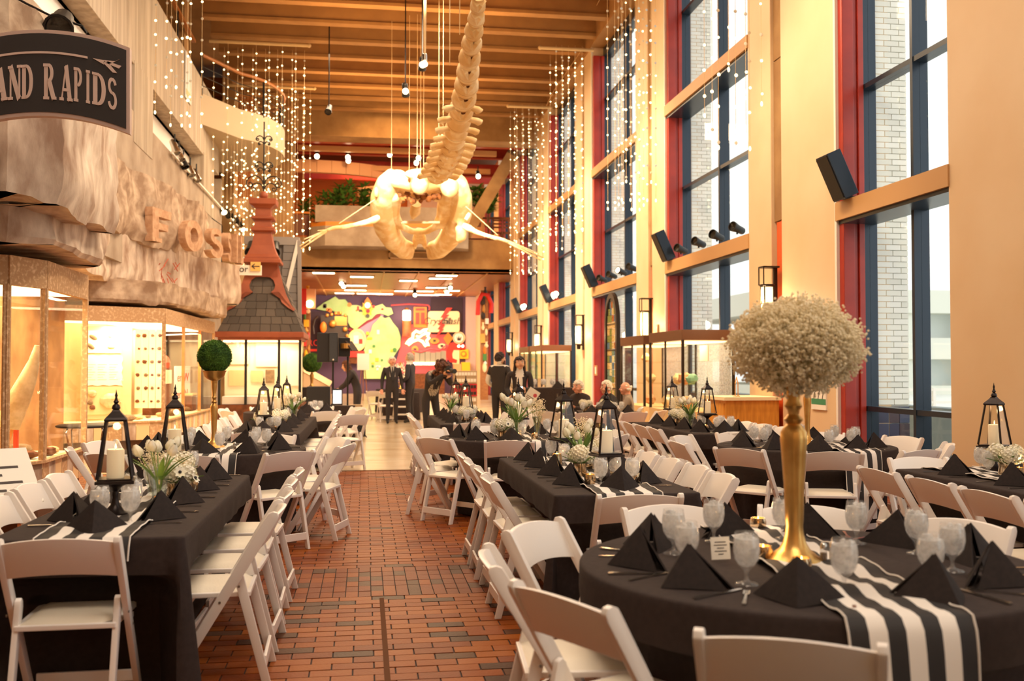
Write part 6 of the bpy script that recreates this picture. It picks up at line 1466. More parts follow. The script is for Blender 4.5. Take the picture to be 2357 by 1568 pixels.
# ================================================================== far gallery: plants, chairs, lamps
M_plant = mat('plant_leaf', (104, 148, 56), .6, rgb2=(70, 112, 38), scale=8); M_trunk = mat('plant_stem', (96, 72, 44), .8)
def leafy(x, y, z, h, w, label, seed, group='plants along the gallery balcony'):
    rr = random.Random(seed); t = thing('gallery_plant', label, 'plant', (x, y, z), group=group); st = MB(); lf = MB()
    for k in range(6):
        a = rr.uniform(0, 6.3); top = Vector((cos(a)*w*.5, sin(a)*w*.2, h*rr.uniform(.75, 1.05))); st.tube([(0, 0, 0), top*.5, top], .015, 5)
        for j in range(4):
            c = top*(.55+.15*j)
            for q in range(9): leafblade(lf, tuple(c), q*.7+rr.random(), rr.uniform(.6, 1.5), rr.uniform(.26, .42), .06, .7)
    st.build('stem', M_trunk, t); lf.build('foliage', M_plant, t, smooth=60, fix=False)
    MB().lathe([(.12, 0), (.15, .18), (.001, .18)], 10).build('pot', M_brownrock, t)
for k, px in enumerate((762, 790, 822, 858, 1072, 1100, 1122)):
    q = ony(px, 470, 41.15); leafy(q.x, 41.15, 7.33, 1.35+.3*((k*7) % 3)/2, .7, 'green leafy plant on the gallery balcony, %s from its left end' % ORD[k], 100+k)
q = ony(712, 490, 41.95); leafy(q.x, 42.8, 6.85, 1.6, .7, 'tall leafy plant beside the left end of the gallery balcony', 130, 'plants beside the balcony')
M_chw = mat('dark_wood_chair', (120, 66, 36), .5)
for k, px in enumerate((1143, 1168)):
    q = ony(px, 520, 43.2); t = thing('slat_chair', 'dark wooden slat chair at the gallery rail, %s' % ('left' if k == 0 else 'right'), 'chair', (q.x, 43.2, 6.853), 0, 'wooden chairs at the gallery rail')
    for sx in (-.2, .2):
        for sy in (-.2, .2): MB().box((sx-.02, sy-.02, 0), (sx+.02, sy+.02, 1.15 if sy < 0 else .5)).build('leg', M_chw, t)
    MB().box((-.22, -.22, .5), (.22, .22, .54)).build('seat', M_chw, t)
    for z in (.7, .85, 1.0, 1.12): MB().box((-.2, -.215, z), (.2, -.19, z+.07)).build('back_slat', M_chw, t)
gr_ = thing('gallery_rail', 'dark rail along the right end of the gallery', 'railing', (5.2, 42.4, 6.85)); MB().box((-.9, -.04, 1.0), (1.0, .04, 1.08)).build('top_rail', M_chw, gr_); MB().box((-.9, -.03, .1), (1.0, .03, .16)).build('bottom_rail', M_chw, gr_)
for k in range(3): MB().box((-.9+k*.9, -.03, 0), (-.84+k*.9, .03, 1.05)).build('post', M_chw, gr_)
rl = thing('left_gallery_rail', 'orange-topped dark rail at the left end of the gallery', 'railing', (-3.2, 42.0, 6.85)); MB().box((-.9, -.05, 1.0), (.9, .05, 1.08)).build('top_rail', mat('gallery_orange2', (226, 140, 50), .6), rl); MB().box((-.9, -.03, .1), (.9, .03, .95)).build('panel', M_chw, rl)
MB().box((2.4, 52.7, 7.6), (4.2, 52.78, 9.4)).build('lounge_niche', M_white, ga)
for k, (px, py) in enumerate([(730, 356), (801, 358), (802, 366), (897, 352), (963, 360), (958, 371), (1100, 402)]):
    q = ony(px, py, 40.2); spotlamp(tuple(q), (q.x, 34, 3), 'glowing spotlight under the red beams, %s from the left' % ORD[k], 'spotlights under the red beams', lit=True, s=1.8, stem=.35); b = MB(); b.ball((q.x, q.y-.16, q.z-.1), .10, 10, 8); o = b.build('bulb', M_lamp, None, smooth=60); o.parent = bpy.data.objects[[x.name for x in bpy.data.objects if x.name.startswith('spotlight')][-1]] if False else None
    tag(o, 'round lit bulb under the red beams, %s from the left' % ORD[k], 'bulb', 'bulbs under the red beams')
vf = thing('vent_frame', 'pale rectangular frame on the gallery band behind the whale jaw', 'frame', (0, 0, 0)); a = ony(895, 578, 41.6); b_ = ony(1000, 597, 41.6)
for (x0, x1, z0, z1) in ((a.x, b_.x, a.z-.06, a.z), (a.x, b_.x, b_.z, b_.z+.06), (a.x, a.x+.06, b_.z, a.z), (b_.x-.06, b_.x, b_.z, a.z)): MB().box((x0, 41.62, z0), (x1, 41.7, z1)).build('frame_bar', M_sill, vf)
# recessed lamps of the soffit under the gallery
for k, (px, py, Y, w) in enumerate([(745, 627, 43.0, .9), (833, 636, 45, 1.0), (820, 656, 49, 1.0), (818, 667, 51.5, 1.1), (793, 674, 53.5, 1.0), (850, 675, 54, 1.3), (885, 676, 54.2, .9), (940, 645, 47, .8), (953, 669, 52, 2.0), (1028, 633, 44.2, .9), (1014, 640, 45.7, 1.0), (1004, 661, 50, 1.0), (985, 678, 54.6, 1.2), (1020, 677, 54.4, .9), (1040, 668, 52, .8)]):
    q = onz(px, py, 5.46); t = thing('recessed_lamp', 'glowing recessed soffit lamp, %s of fifteen counted from the left' % ['first', 'third', 'second', 'fourth', 'fifth', 'sixth', 'seventh', 'eighth', 'ninth', 'twelfth', 'eleventh', 'tenth', 'thirteenth', 'fourteenth', 'fifteenth'][k], 'lamp', (q.x, q.y, 5.44), 0, 'recessed soffit lamps'); MB().box((-w/2-.05, -.3, -.01), (w/2+.05, .3, .02)).build('trim', M_sill, t); MB().box((-w/2, -.24, -.025), (w/2, .24, -.01)).build('diffuser', M_lamp, t)
for k, (px, py, Y) in enumerate([(786, 648, 47.0), (791, 655, 48), (1036, 658, 48.5), (1028, 668, 49.5), (955, 675, 51)]):
    q = ony(px, py, Y); spotlamp(tuple(q), (q.x, Y-5, 2), 'lit track spotlight under the gallery, %s from the left' % ORD[[0, 1, 4, 3, 2][k]], 'spotlights under the gallery', lit=True, s=2.2, stem=.3)
# ================================================================== the mural wall
MY = 55.98
def cut(name, label, cat, pts, m, th=.10, group=None, holes=(), Y=MY, parent=None):
    q = [ony(a, b, Y) for a, b in pts]; cx = sum(p.x for p in q)/len(q); cz = min(p.z for p in q)
    mb = MB(); poly = [(p.x-cx, p.z-cz) for p in q]; mb.prism(poly, -th, 0, lambda a, b, e: (a, e, b))
    o = mb.build('face' if parent is None else name, m, None)
    # concave outlines: let bmesh triangulate the big faces
    bm = bmesh.new(); bm.from_mesh(o.data); bmesh.ops.triangulate(bm, faces=[f for f in bm.faces if len(f.verts) > 4]); bm.to_mesh(o.data); bm.free()
    if parent is not None:
        o.location = (cx-parent.location.x, Y-parent.location.y, cz-parent.location.z); o.parent = parent; KIDS.setdefault(parent.name, []).append(o); return o
    o.name = name; o.location = (cx, Y, cz); return tag(o, label, cat, group)
def rc(x0, y0, x1, y1): return [(x0, y0), (x1, y0), (x1, y1), (x0, y1)]
def circ(cx, cy, r, n=20, ry=None): return [(cx+r*cos(i*2*pi/n), cy+(ry or r)*sin(i*2*pi/n)) for i in range(n)]
M_lime = mat('map_green', (186, 216, 150), .6, rgb2=(164, 200, 126), scale=1.2); M_lav = mat('mural_lavender', (172, 140, 176), .7); M_mar = mat('mural_maroon', (140, 46, 66), .7); M_pink = mat('mural_pink', (206, 84, 96), .7); M_red = mat('sign_red', (226, 46, 36), .5); M_or = mat('sign_orange', (242, 128, 40), .5); M_yel = mat('sign_yellow', (250, 196, 40), .5); M_crm = mat('sign_cream', (250, 214, 160), .5, emit=.25); M_dk = mat('prop_dark', (52, 38, 32), .5); M_brass = mat('prop_brass', (206, 150, 76), .35, metal=.6); M_neon = mat('neon_yellow', (255, 236, 150), .5, emit=5, nosample=True); M_grn = mat('prop_green', (70, 130, 60), .6); M_navy = mat('mural_dark', (58, 42, 58), .8)
cut('mural_sheet', 'dark upper right sheet of the purple mural', 'mural', rc(992, 686, 1064, 770), M_navy, .05, Y=MY+.01)
cut('mural_wave', 'lavender swirl of the mural between the two maps', 'mural', [(790, 790), (805, 765), (822, 745), (842, 735), (862, 722), (885, 720), (880, 735), (866, 742), (856, 760), (846, 780), (838, 800), (826, 780), (812, 775)], M_lav, .04)
cut('mural_wave', 'maroon wave of the mural above the lavender swirl', 'mural', [(800, 760), (812, 745), (838, 742), (862, 728), (876, 718), (876, 728), (858, 738), (846, 744), (828, 756), (812, 766)], M_mar, .07)
cut('mural_field', 'pink lower right field of the mural', 'mural', [(905, 860), (918, 812), (926, 770), (945, 748), (985, 742), (1030, 765), (1040, 800), (1030, 830), (1000, 860)], M_pink, .03, Y=MY+.005)
mp = [(727, 712), (745, 698), (760, 690), (772, 683), (780, 690), (795, 690), (806, 703), (822, 703), (838, 707), (848, 700), (862, 706), (880, 700), (888, 708), (900, 709), (905, 722), (893, 728), (878, 722), (865, 724), (856, 734), (845, 738), (832, 748), (818, 760), (806, 752), (798, 736), (782, 722), (766, 716), (748, 716)]
u_ = cut('map_cutout', 'pale green raised map of the upper peninsula on the mural', 'mural map', mp, M_lime, .18)
lp = [(868, 738), (876, 728), (886, 733), (896, 730), (905, 744), (916, 757), (922, 776), (921, 798), (912, 812), (904, 824), (905, 845), (900, 872), (838, 872), (838, 845), (834, 820), (840, 800), (845, 778), (854, 762), (858, 748)]
l_ = cut('map_cutout', 'pale green raised map of the lower peninsula on the mural', 'mural map', lp, M_lime, .18)
rm_ = random.Random(8)
for k in range(26):
    lowr = k % 2; px, py = (rm_.uniform(845, 912), rm_.uniform(752, 862)) if lowr else (rm_.uniform(745, 895), rm_.uniform(698, 722)); w, h = rm_.uniform(2, 6), rm_.uniform(2, 5)
    par = l_ if lowr else u_; cut('map_picture', None, None, rc(px-w, py-h, px+w, py+h) if k % 3 else circ(px, py, h, 10), [M_or, M_yel, M_red, M_grn, M_dk, M_paper][k % 6], .05, Y=MY-.18, parent=par)
sb = []
for i in range(32): r_ = 15 if i % 4 == 0 else 11; sb.append((845+r_*cos(i*pi/16), 712+r_*1.35*sin(i*pi/16)))
sbt = cut('traffic_light', 'yellow and orange sunburst board with three round lamps on the mural', 'sign', sb, M_yel, .25)
for px, py, r, m in ((846, 703, 6.5, M_lampw), (847, 716, 4.5, M_mar), (846, 727, 4.5, M_dk)): cut('lamp_disc', None, None, circ(px, py, r), m, .08, Y=MY-.25, parent=sbt)
cut('top_cap', None, None, [(838, 702), (840, 692), (846, 684), (852, 692), (855, 702), (853, 712), (840, 712)], M_or, .06, Y=MY-.25, parent=sbt)
lt_ = thing('lighthouse_model', 'glowing white lantern tower with a striped base on the mural', 'lighthouse', tuple(ony(936, 775, MY-.4)))
sc_ = MY/FPX
MB().lathe([(9.5*sc_, .0), (10*sc_, 36*sc_)], 16).build('tower_base', mat('lighthouse_base', (216, 130, 80), .6, rgb2=(190, 70, 50), scale=1.5), lt_, smooth=40); MB().lathe([(7*sc_, 36*sc_), (9*sc_, 38*sc_), (9*sc_, 58*sc_), (7*sc_, 60*sc_)], 16).build('lantern_room', M_lamp, lt_, smooth=40); MB().lathe([(7*sc_, 60*sc_), (4*sc_, 65*sc_), (.01, 66*sc_)], 12).build('cap', M_brass, lt_, smooth=40)
o1 = cut('poster_board', 'orange board with two tall red panels on the mural', 'sign', rc(952, 707, 982, 754), M_or, .1)
for x0 in (957, 969): cut('red_panel', None, None, rc(x0, 720, x0+8, 746), M_red, .04, Y=MY-.1, parent=o1)
cut('heading_band', None, None, rc(957, 710, 977, 715), M_red, .04, Y=MY-.1, parent=o1)
def rrect(x0, y0, x1, y1, r):
    p = []
    for cx, cy, a in ((x1-r, y0+r, -90), (x1-r, y1-r, 0), (x0+r, y1-r, 90), (x0+r, y0+r, 180)):
        for i in range(5): p.append((cx+r*cos(radians(a+i*22.5)), cy+r*sin(radians(a+i*22.5))))
    return p
cf = cut('lit_sign', 'cream rounded sign lettered Crystal Flash with a red lightning bolt', 'sign', rrect(985, 717, 1057, 765, 6), M_crm, .25)
cut('lightning_bolt', None, None, [(1028, 709), (1041, 709), (1027, 725), (1034, 725), (1016, 741), (1024, 748), (1018, 758), (1022, 758), (1003, 778), (1012, 759), (1007, 758), (1014, 748), (1008, 748), (1020, 731), (1014, 731)], M_red, .06, Y=MY-.26, parent=cf)
for tx, px in (('Crystal', 1004), ('Flash', 1039)):
    q = ony(px, 746, MY-.29); lettering(tx, .52, M_dk, cf, (q.x-cf.location.x, q.y-cf.location.y-.06, q.z-cf.location.z), shear=.3, extrude=.01)
# the leaping neon animal: glowing tube outline over pink
an = [(935, 792), (942, 783), (950, 778), (951, 768), (958, 762), (966, 766), (976, 760), (983, 757), (979, 765), (988, 767), (984, 774), (988, 778), (982, 784), (986, 796), (980, 797), (972, 786), (962, 782), (950, 786), (940, 794)]
ns = cut('neon_sign', 'glowing neon outline of a leaping winged horse on the mural', 'sign', an, M_pink, .05, Y=MY-.02)
m = MB(); m.tube([Vector(ony(a, b, MY-.16))-ns.location for a, b in an], .075, 8, closed=True); m.build('neon_tube', M_neon, ns, smooth=60)
m = MB(); m.tube([Vector(ony(a, b, MY-.16))-ns.location for a, b in ((958, 774), (966, 776), (974, 770), (984, 767))], .06, 8); m.build('neon_wing', M_neon, ns, smooth=60)
cut('diamond_sign', 'orange diamond sign on the mural', 'sign', [(1031, 765), (1042, 779), (1030, 796), (1020, 779)], M_or, .12)
rs_ = cut('round_sign', 'round cream sign with a dark ring and a crest on the mural', 'sign', circ(1056, 778, 14, 24), M_crm, .15); cut('dark_ring', None, None, circ(1056, 778, 12, 24), M_dk, .03, Y=MY-.15, parent=rs_); cut('cream_disc', None, None, circ(1056, 778, 11, 24), M_paper, .03, Y=MY-.18, parent=rs_); cut('crest', None, None, [(1051, 774), (1054, 780), (1056, 773), (1058, 780), (1062, 774), (1060, 784), (1053, 784)], M_dk, .03, Y=MY-.21, parent=rs_)
rd_ = cut('red_cutout', 'big red curving shape at the lower right of the mural', 'sign', [(1030, 800), (1036, 790), (1060, 786), (1070, 795), (1070, 806), (1044, 806), (1040, 815), (1042, 825), (1052, 829), (1050, 836), (1036, 834), (1027, 822), (1026, 810)], M_red, .12)
for px in (1056, 1065): cut('lamp_disc', None, None, circ(px, 797, 3, 12), M_lamp, .05, Y=MY-.12, parent=rd_)
ys = cut('square_sign', 'yellow square sign with a bright disc on the mural', 'sign', rc(1058, 804, 1078, 826), M_yel, .12); cut('disc', None, None, circ(1067, 815, 7, 16), M_or, .04, Y=MY-.12, parent=ys); cut('disc', None, None, circ(1067, 815, 4, 16), M_yel, .04, Y=MY-.16, parent=ys)
cut('orange_box', 'tall orange-yellow box at the foot of the mural', 'box', rc(1061, 834, 1080, 870), M_yel, .5); cut('peach_box', 'peach box beside the orange one at the foot of the mural', 'box', rc(1042, 838, 1060, 870), mat('peach_box', (246, 170, 120), .6), .5); cut('cream_board', 'cream board with a brown arc above the peach box', 'board', rc(1041, 806, 1057, 838), M_crm, .1)
for px, py, rx, ry, lb, mm in ((1000, 785, 11, 7, 'oval tan sign with a dark mark right of the neon sign', M_brass), (1017, 797, 9, 6, 'small oval peach sign at the lower right of the mural', M_crm), (955, 805, 8, 9, 'brown box-like sign under the neon horse', M_brass)):
    e = cut('oval_sign', lb, 'sign', circ(px, py, rx, 20, ry), mm, .12); cut('mark', None, None, rc(px-3, py-3, px+3, py+2), M_dk, .03, Y=MY-.12, parent=e)
m = MB(); m.tube([ony(a, b, MY-.12) for a, b in ((900, 703), (940, 700), (975, 702), (986, 703), (989, 708), (988, 714))], .05, 6); tag(m.build('neon_tube_line', M_pink, None, smooth=60), 'thin pink tube curving along the top of the mural', 'tube')
cn = thing('grey_canopy', 'grey scalloped canopy over a lit counter at the foot of the mural', 'canopy', tuple(ony(990, 836, MY-1.2)))
for k in range(6): MB().box((-.85+k*.29, -.1, .05), (-.85+k*.29+.27, .5, .62+.05*sin(k*1.5))).build('canopy_panel', mat('canopy_grey', (150, 142, 126), .7), cn)
MB().box((-.9, -.15, -.1), (.7, .5, .04)).build('light_box', M_lamp, cn); MB().box((-.9, .0, -1.9), (.8, .5, -.6)).build('counter', M_brownrock, cn); m = MB(); m.tube([(-1.0, -.12, .7), (-.5, -.12, .6), (0, -.12, .78), (.5, -.12, .7), (.9, -.12, 1.0), (1.0, -.12, .95)], .05, 6); m.build('pink_edge', M_pink, cn, smooth=60)
ring_ = thing('neon_ring_sign', 'oval glowing ring sign with a red and white picture left of the map', 'sign', tuple(ony(822, 783, MY-.2))); m = MB(); m.tube([(.44*cos(i*pi/12), 0, .56*sin(i*pi/12)) for i in range(24)], .06, 8, closed=True); m.build('ring', mat('neon_orange', (255, 190, 90), .5, emit=2.5, nosample=True), ring_, smooth=60); MB().prism([(.4*cos(i*pi/10), .52*sin(i*pi/10)) for i in range(20)], .02, .08, lambda a, b, e: (a, e, b)).build('disc', M_crm, ring_); MB().box((-.2, -.02, -.2), (.08, .02, .26)).build('white_shape', M_paper, ring_); MB().box((.1, -.02, -.2), (.3, .02, .06)).build('red_shape', M_red, ring_); MB().box((-.42, -.06, -.95), (.42, .1, -.62)).build('red_plinth', M_red, ring_); MB().box((-.42, -.1, -1.3), (.42, .1, -.98)).build('brown_plinth', M_brownrock, ring_)
pe = thing('engine_front', 'dark old engine front with brass lamps left of the map', 'machine', tuple(ony(768, 790, MY-1.4))); MB().box((-.7, 0, -.3), (.75, .6, 1.5)).build('body', M_dk, pe); MB().box((.05, -.05, .95), (.7, .0, 1.45)).build('brass_panel', M_brass, pe)
for k, (x, z, r) in enumerate([(-.05, 1.05, .2), (.6, .75, .13), (-.35, 1.5, .1), (-.12, 1.55, .1), (.1, 1.6, .1), (.35, 1.62, .1), (.62, 1.5, .09), (.72, .4, .1)]): b = MB(); b.ball((x, -.08, z), r, 12, 8); b.build('brass_lamp', M_brass, pe, smooth=60)
b = MB(); b.ball((-.55, -.05, .85), .3, 14, 8, sc=(.6, .5, 1)); b.build('amber_lens', M_or, pe, smooth=60); m = MB(); m.tube([(-1.05, 0, .5), (-1.1, 0, .9), (-1.0, 0, 1.3), (-.85, 0, 1.45)], .06, 6); m.build('fender', M_dk, pe)
rl_ = thing('marquee', 'dark marquee with red letters ROL left of the loudspeaker', 'sign', tuple(ony(725, 797, MY-.5))); MB().box((-.5, 0, -.5), (.75, .3, 1.9)).build('board', M_navy, rl_); MB().box((-.5, -.06, -.28), (.75, 0, -.16)).build('red_rail', M_red, rl_); lettering('ROLL', .48, M_red, rl_, (-.40, -.03, .02), 'LEFT', extrude=.02); MB().box((-.5, -.06, -.62), (.75, 0, -.5)).build('red_rail', M_red, rl_)
# columns of bright curios at both sides of the hall
def curio(px0, px1, py0, py1, Y, label, seed, n=15):
    rr = random.Random(seed); t = thing('curio_column', label, 'display', tuple(ony((px0+px1)/2, 905, Y))); t.location.z = 0; base = ony((px0+px1)/2, py1, Y).z; top = ony((px0+px1)/2, py0, Y).z; k = Y/FPX
    MB().box((-(px1-px0)*k*.35, .1, 0), ((px1-px0)*k*.35, .3, top)).build('mast', M_wood, t); z = base; i = 0
    while z < top:
        h = rr.uniform(.22, .5); w = (px1-px0)*k*rr.uniform(.25, .45); x = rr.uniform(-.12, .12); mm = [M_red, M_or, M_yel, M_grn, M_crm, M_paper, M_brass, M_pink, M_dk][rr.randrange(9)]; b = MB()
        if i % 3 == 0: b.ball((x, 0, z+h/2), h/2, 10, 7, sc=(w/h, .5, 1))
        elif i % 3 == 1: b.lathe([(w*.3, 0), (w*.6, h*.3), (w*.25, h*.7), (w*.4, h)], 12, c=(x, 0, z))
        else: b.box((x-w*.6, -.1, z), (x+w*.6, .15, z+h), mx=None)
        b.build('curio', mm, t, smooth=45); z += h*.8; i += 1
    return t
cL = curio(694, 716, 678, 862, 47.0, 'tall column of bright curios at the left side of the hall', 3); cR = curio(1103, 1128, 668, 858, 44.5, 'tall column of bright curios at the right side of the hall', 6)
rdp = thing('red_pennant', 'red hanging cloth at the top left of the hall', 'banner', tuple(ony(698, 708, 45.5))); MB().box((-.22, 0, -.3), (.14, .05, .85)).build('cloth', M_red, rdp)
hb = thing('hanging_lampbox', 'peach hanging box with a bright globe at the top left of the hall', 'lamp', tuple(ony(713, 690, 46.5))); MB().box((-.25, 0, -.4), (.25, .4, .5)).build('box', mat('peach_soffit', (226, 168, 122), .6), hb); b = MB(); b.ball((0, -.1, -.2), .17, 12, 8); b.build('globe', M_lamp, hb, smooth=60)
rb_ = thing('red_arch', 'red arched ornament at the top of the right curio column', 'ornament', tuple(ony(1115, 700, 44.2))); m = MB(); m.tube([(-.3, 0, -.5), (-.28, 0, .1), (-.1, 0, .45), (.15, 0, .4), (.33, 0, .0), (.3, 0, -.4)], .1, 8); m.build('arch', M_red, rb_, smooth=60)
eb_ = thing('easel_placard', 'plain cream placard on an easel before the map', 'placard', tuple(onz(836, 905, 0))); eb_.location = (ony(836, 850, 44).x, 44, 0); zz = ony(836, 833, 44).z; MB().box((-.26, -.02, zz-.36), (.26, .02, zz+.36)).build('board', M_paper, eb_); MB().bar((-.2, 0, 0), (-.02, .04, zz+.3), .03, .03).build('leg', M_wood, eb_); MB().bar((.2, 0, 0), (.02, .04, zz+.3), .03, .03).build('leg', M_wood, eb_); MB().bar((0, .5, 0), (0, .05, zz+.2), .03, .03).build('leg', M_wood, eb_)
# sloping ramp rail and the second moss ball at the left of the hall
rr_ = thing('ramp_rail', 'cream sloping ramp parapet behind the second moss ball', 'railing', (0, 36, 0)); a = ony(694, 846, 36); b_ = ony(762, 884, 36); MB().bar((a.x, 0, a.z), (b_.x, 0, b_.z), .12, .2).build('cap', M_crm, rr_); MB().prism([(a.x, 0), (b_.x, 0), (b_.x, b_.z-.1), (a.x, a.z-.1)], .0, .1, lambda x, z, e: (x, e, z)).build('panel', mat('ramp_panel', (196, 160, 120), .7), rr_)
q = ony(718, 835, 29); g4 = gold_stand(q.x, 29, 'far gold stand under the second moss ball', .8, z=.9); moss_ball(q.x, 29, q.z, .28, 'second green moss ball, far left of the loudspeaker', 9); pdx = thing('black_plinth', 'black draped plinth under the far gold stand', 'plinth', (q.x, 29, 0)); MB().box((-.4, -.3, 0), (.4, .3, .9)).build('drape', M_cloth, pdx, bevel=.02); g4.scale = (1.2, 1.2, .95)
# ================================================================== loudspeakers, desk, crates, bar
M_spk = mat('speaker_black', (34, 32, 34), .5); M_gril = mat('speaker_grille', (66, 70, 78), .45, rgb2=(52, 56, 62), scale=80)
q = onz(800, 1000, 0); sx_ = ony(764, 800, 20.6)
sp_ = thing('loudspeaker', 'big black loudspeaker up on a pole stand', 'speaker', (sx_.x, 20.6, sx_.z-.3)); MB().box((-.3, 0, 0), (-.04, .35, .60)).build('side_cabinet', M_spk, sp_, bevel=.01); MB().box((-.06, -.06, 0), (.12, .3, .60)).build('cabinet', M_spk, sp_, bevel=.01); MB().box((-.045, -.075, .02), (.105, -.06, .58)).build('grille', M_gril, sp_); b = MB(); b.ball((.03, -.08, .05), .018, 8, 6); b.build('badge', M_paper, sp_)
st_ = thing('speaker_stand', 'black tripod stand under the loudspeaker', 'stand', (sx_.x+.02, 20.7, 0)); MB().tube([(0, 0, .25), (0, 0, sx_.z-.3)], .02, 8).build('pole', M_black, st_)
for k, a in enumerate((-.6, 1.6, 3.7)): MB().tube([(0, 0, .75), (.55*cos(a), .55*sin(a), .015)], .014, 6).build('leg', M_black, st_)
s2 = ony(795, 797, 21.0); lh = thing('stage_light', 'dark stage light on a pole beside the loudspeaker', 'light', (s2.x, 21.0, 0)); MB().tube([(0.05, 0, .1), (.05, 0, s2.z)], .018, 8).build('pole', M_black, lh); MB().box((-.14, -.1, s2.z-.22), (.10, .15, s2.z+.18), mx=None).build('housing', M_spk, lh, bevel=.02); MB().bar((.06, -.05, s2.z+.1), (.2, -.12, s2.z-.1), .3, .02).build('barn_door', M_dk, lh)
for k in range(3): MB().tube([(.05, 0, .55), (.05+.4*cos(k*2.1), .4*sin(k*2.1), .012)], .013, 6).build('leg', M_black, lh)
b = MB(); b.lathe([(.10, -.05), (.10, .05), (.04, .06)], 12, c=(0, -.14, s2.z)); b.build('lens_barrel', M_brass, lh)
dk_ = thing('mixing_desk', 'black mixing desk case with a glowing screen left of the aisle', 'desk', (ony(745, 905, 19.6).x, 19.6, 0)); MB().box((-.45, 0, 0), (.6, .45, .72)).build('drape', M_cloth, dk_); MB().box((-.32, -.02, .72), (.12, .4, 1.1)).build('case', M_spk, dk_, bevel=.01); MB().box((.16, .0, .74), (.36, .04, 1.06)).build('monitor', M_spk, dk_); MB().box((.18, -.012, .77), (.34, .0, 1.03)).build('screen', mat('monitor_glow', (236, 240, 246), .5, emit=1.0), dk_)
cr0 = thing('rack_crate', 'red crate', 'crate', (0, 0, 0), group='stacked glass racks')
def crate(w, h, d, m): 
    mb = MB()
    for k in range(7): mb.box((-w/2+k*w/7+.005, -d/2-.004, h*.25), (-w/2+(k+1)*w/7-.005, -d/2+.01, h*.75))
    return mb
M_crr = mat('rack_red', (196, 44, 50), .5); M_crt = mat('rack_tan', (186, 162, 130), .6)
qx = ony(1070, 880, 24.0); base = 0.0
for i in range(9):
    red = i in (2, 5, 6); t = cr0 if i == 0 else thing('rack_crate', '', 'crate', (0, 0, 0), group='stacked glass racks'); t.location = (qx.x, 24.0, i*.155); t['label'] = '%s glass rack, %s in the stack behind the photographer' % ('red' if red else 'tan', ['lowest', 'second from the floor', 'third', 'fourth', 'fifth', 'sixth', 'seventh', 'eighth', 'topmost'][i])
    mm = M_crr if red else M_crt; MB().box((-.27, -.25, 0), (.27, .25, .15)).build('tray', mm, t, bevel=.006); crate(.5, .15, .5, mm).build('grid', M_dk if red else M_paper, t)
for i in range(3):
    q = ony(820, 935, 21.6); t = thing('rack_crate', '%s small rack, %s in the low stack beside the mixing desk' % ('red' if i == 1 else 'tan', ['lowest', 'middle', 'topmost'][i]), 'crate', (q.x, 21.6, .32+i*.12), group='small racks'); MB().box((-.13, -.12, 0), (.13, .12, .115)).build('tray', M_crr if i == 1 else M_crt, t); 
q = ony(820, 935, 21.6); b = thing('black_case', 'black case under the small racks', 'case', (q.x, 21.6, 0)); MB().box((-.2, -.18, 0), (.2, .18, .315)).build('body', M_spk, b, bevel=.01)
bt = thing('bar_table', 'tall black draped bar table behind the guests', 'table', (3.75, 20.0, 0)); cloth(bt, loop_rect(-.55, -.35, .55, .35, .05, 0), 33, top=1.06)
def bottle(x, y, z, label, m, h=.3):
    t = thing('wine_bottle', label, 'bottle', (x, y, z), group='bottles on the guests table'); MB().lathe([(.035, 0), (.037, .01), (.037, h*.6), (.014, h*.78), (.014, h), (.001, h)], 12).build('glass', m, t, smooth=50); MB().lathe([(.0375, h*.2), (.0375, h*.45)], 12, cap=False).build('paper_label', M_paper, t)
bottle(3.1, 15.35, TZ+.004, 'green wine bottle on the elders table', mat('bottle_green', (120, 140, 50), .1)); bottle(3.02, 15.5, TZ+.004, 'clear bottle on the elders table', M_vase); bottle(3.9, 15.55, TZ+.004, 'dark wine bottle on the elders table', M_spk)
for k in range(8):
    place(gob0, 'gob', (3.4+.1*(k % 4)*1.9, 19.85+.14*(k//4), 1.066), k, 'clear goblet on the tall bar table, %s in the %s row' % (ORD[k % 4].replace('nearest', 'first'), 'back' if k//4 else 'front'), 'goblets on the tall bar table')
place(nap0[0], 'nap0', (3.85, 19.75, 1.063), 0, 'black napkin on the tall bar table', None)
sr = thing('step_riser', 'pale step stool behind the two men in suits', 'steps', (ony(926, 960, 27.0).x, 27.0, 0))
for k in range(3): MB().box((-.22, -.1+k*.22, .18+k*.2), (.22, .12+k*.22, .215+k*.2)).build('tread', M_paper, sr)
for s in (-1, 1): MB().bar((s*.2, -.1, 0), (s*.2, .5, .66), .03, .05).build('stringer', M_black, sr)
bxd = thing('draped_table', 'black draped table behind the two men in suits', 'table', (ony(925, 920, 27.9).x, 28.3, 0)); cloth(bxd, loop_rect(-.5, -.35, .5, .35, .05, 0), 35)
for k, (x, y, f) in enumerate([(ony(888, 940, 27.2).x, 27.2, 100), (ony(868, 930, 28.6).x, 28.6, 70)]): chair(x, y, f, 'white folding chair behind the men in suits, %s' % ('nearer' if k == 0 else 'farther'), 'chairs behind the men in suits')
cl2 = thing('babys_breath_ball', 'pale distant ball of babys breath behind the two men', 'flowers', (ony(922, 858, 33).x, 33, ony(922, 858, 33).z)); m = MB(); st = MB(); cloud(m, st, (0, 0, 0), .32, 900, random.Random(4), .02, shell=.5); st.build('stem', M_babyst, cl2); tag(m.build('blossoms', M_baby, cl2, fix=False), kind='stuff')
gold_stand(cl2.location.x, 33, 'distant gold stand behind the two men', 1.15, z=TZ); rt_ = round_table('distant round table behind the two men', cl2.location.x, 33, .8, 77)
for a, k in CLOTHS[-3:]: cloth_now(*a, **k)
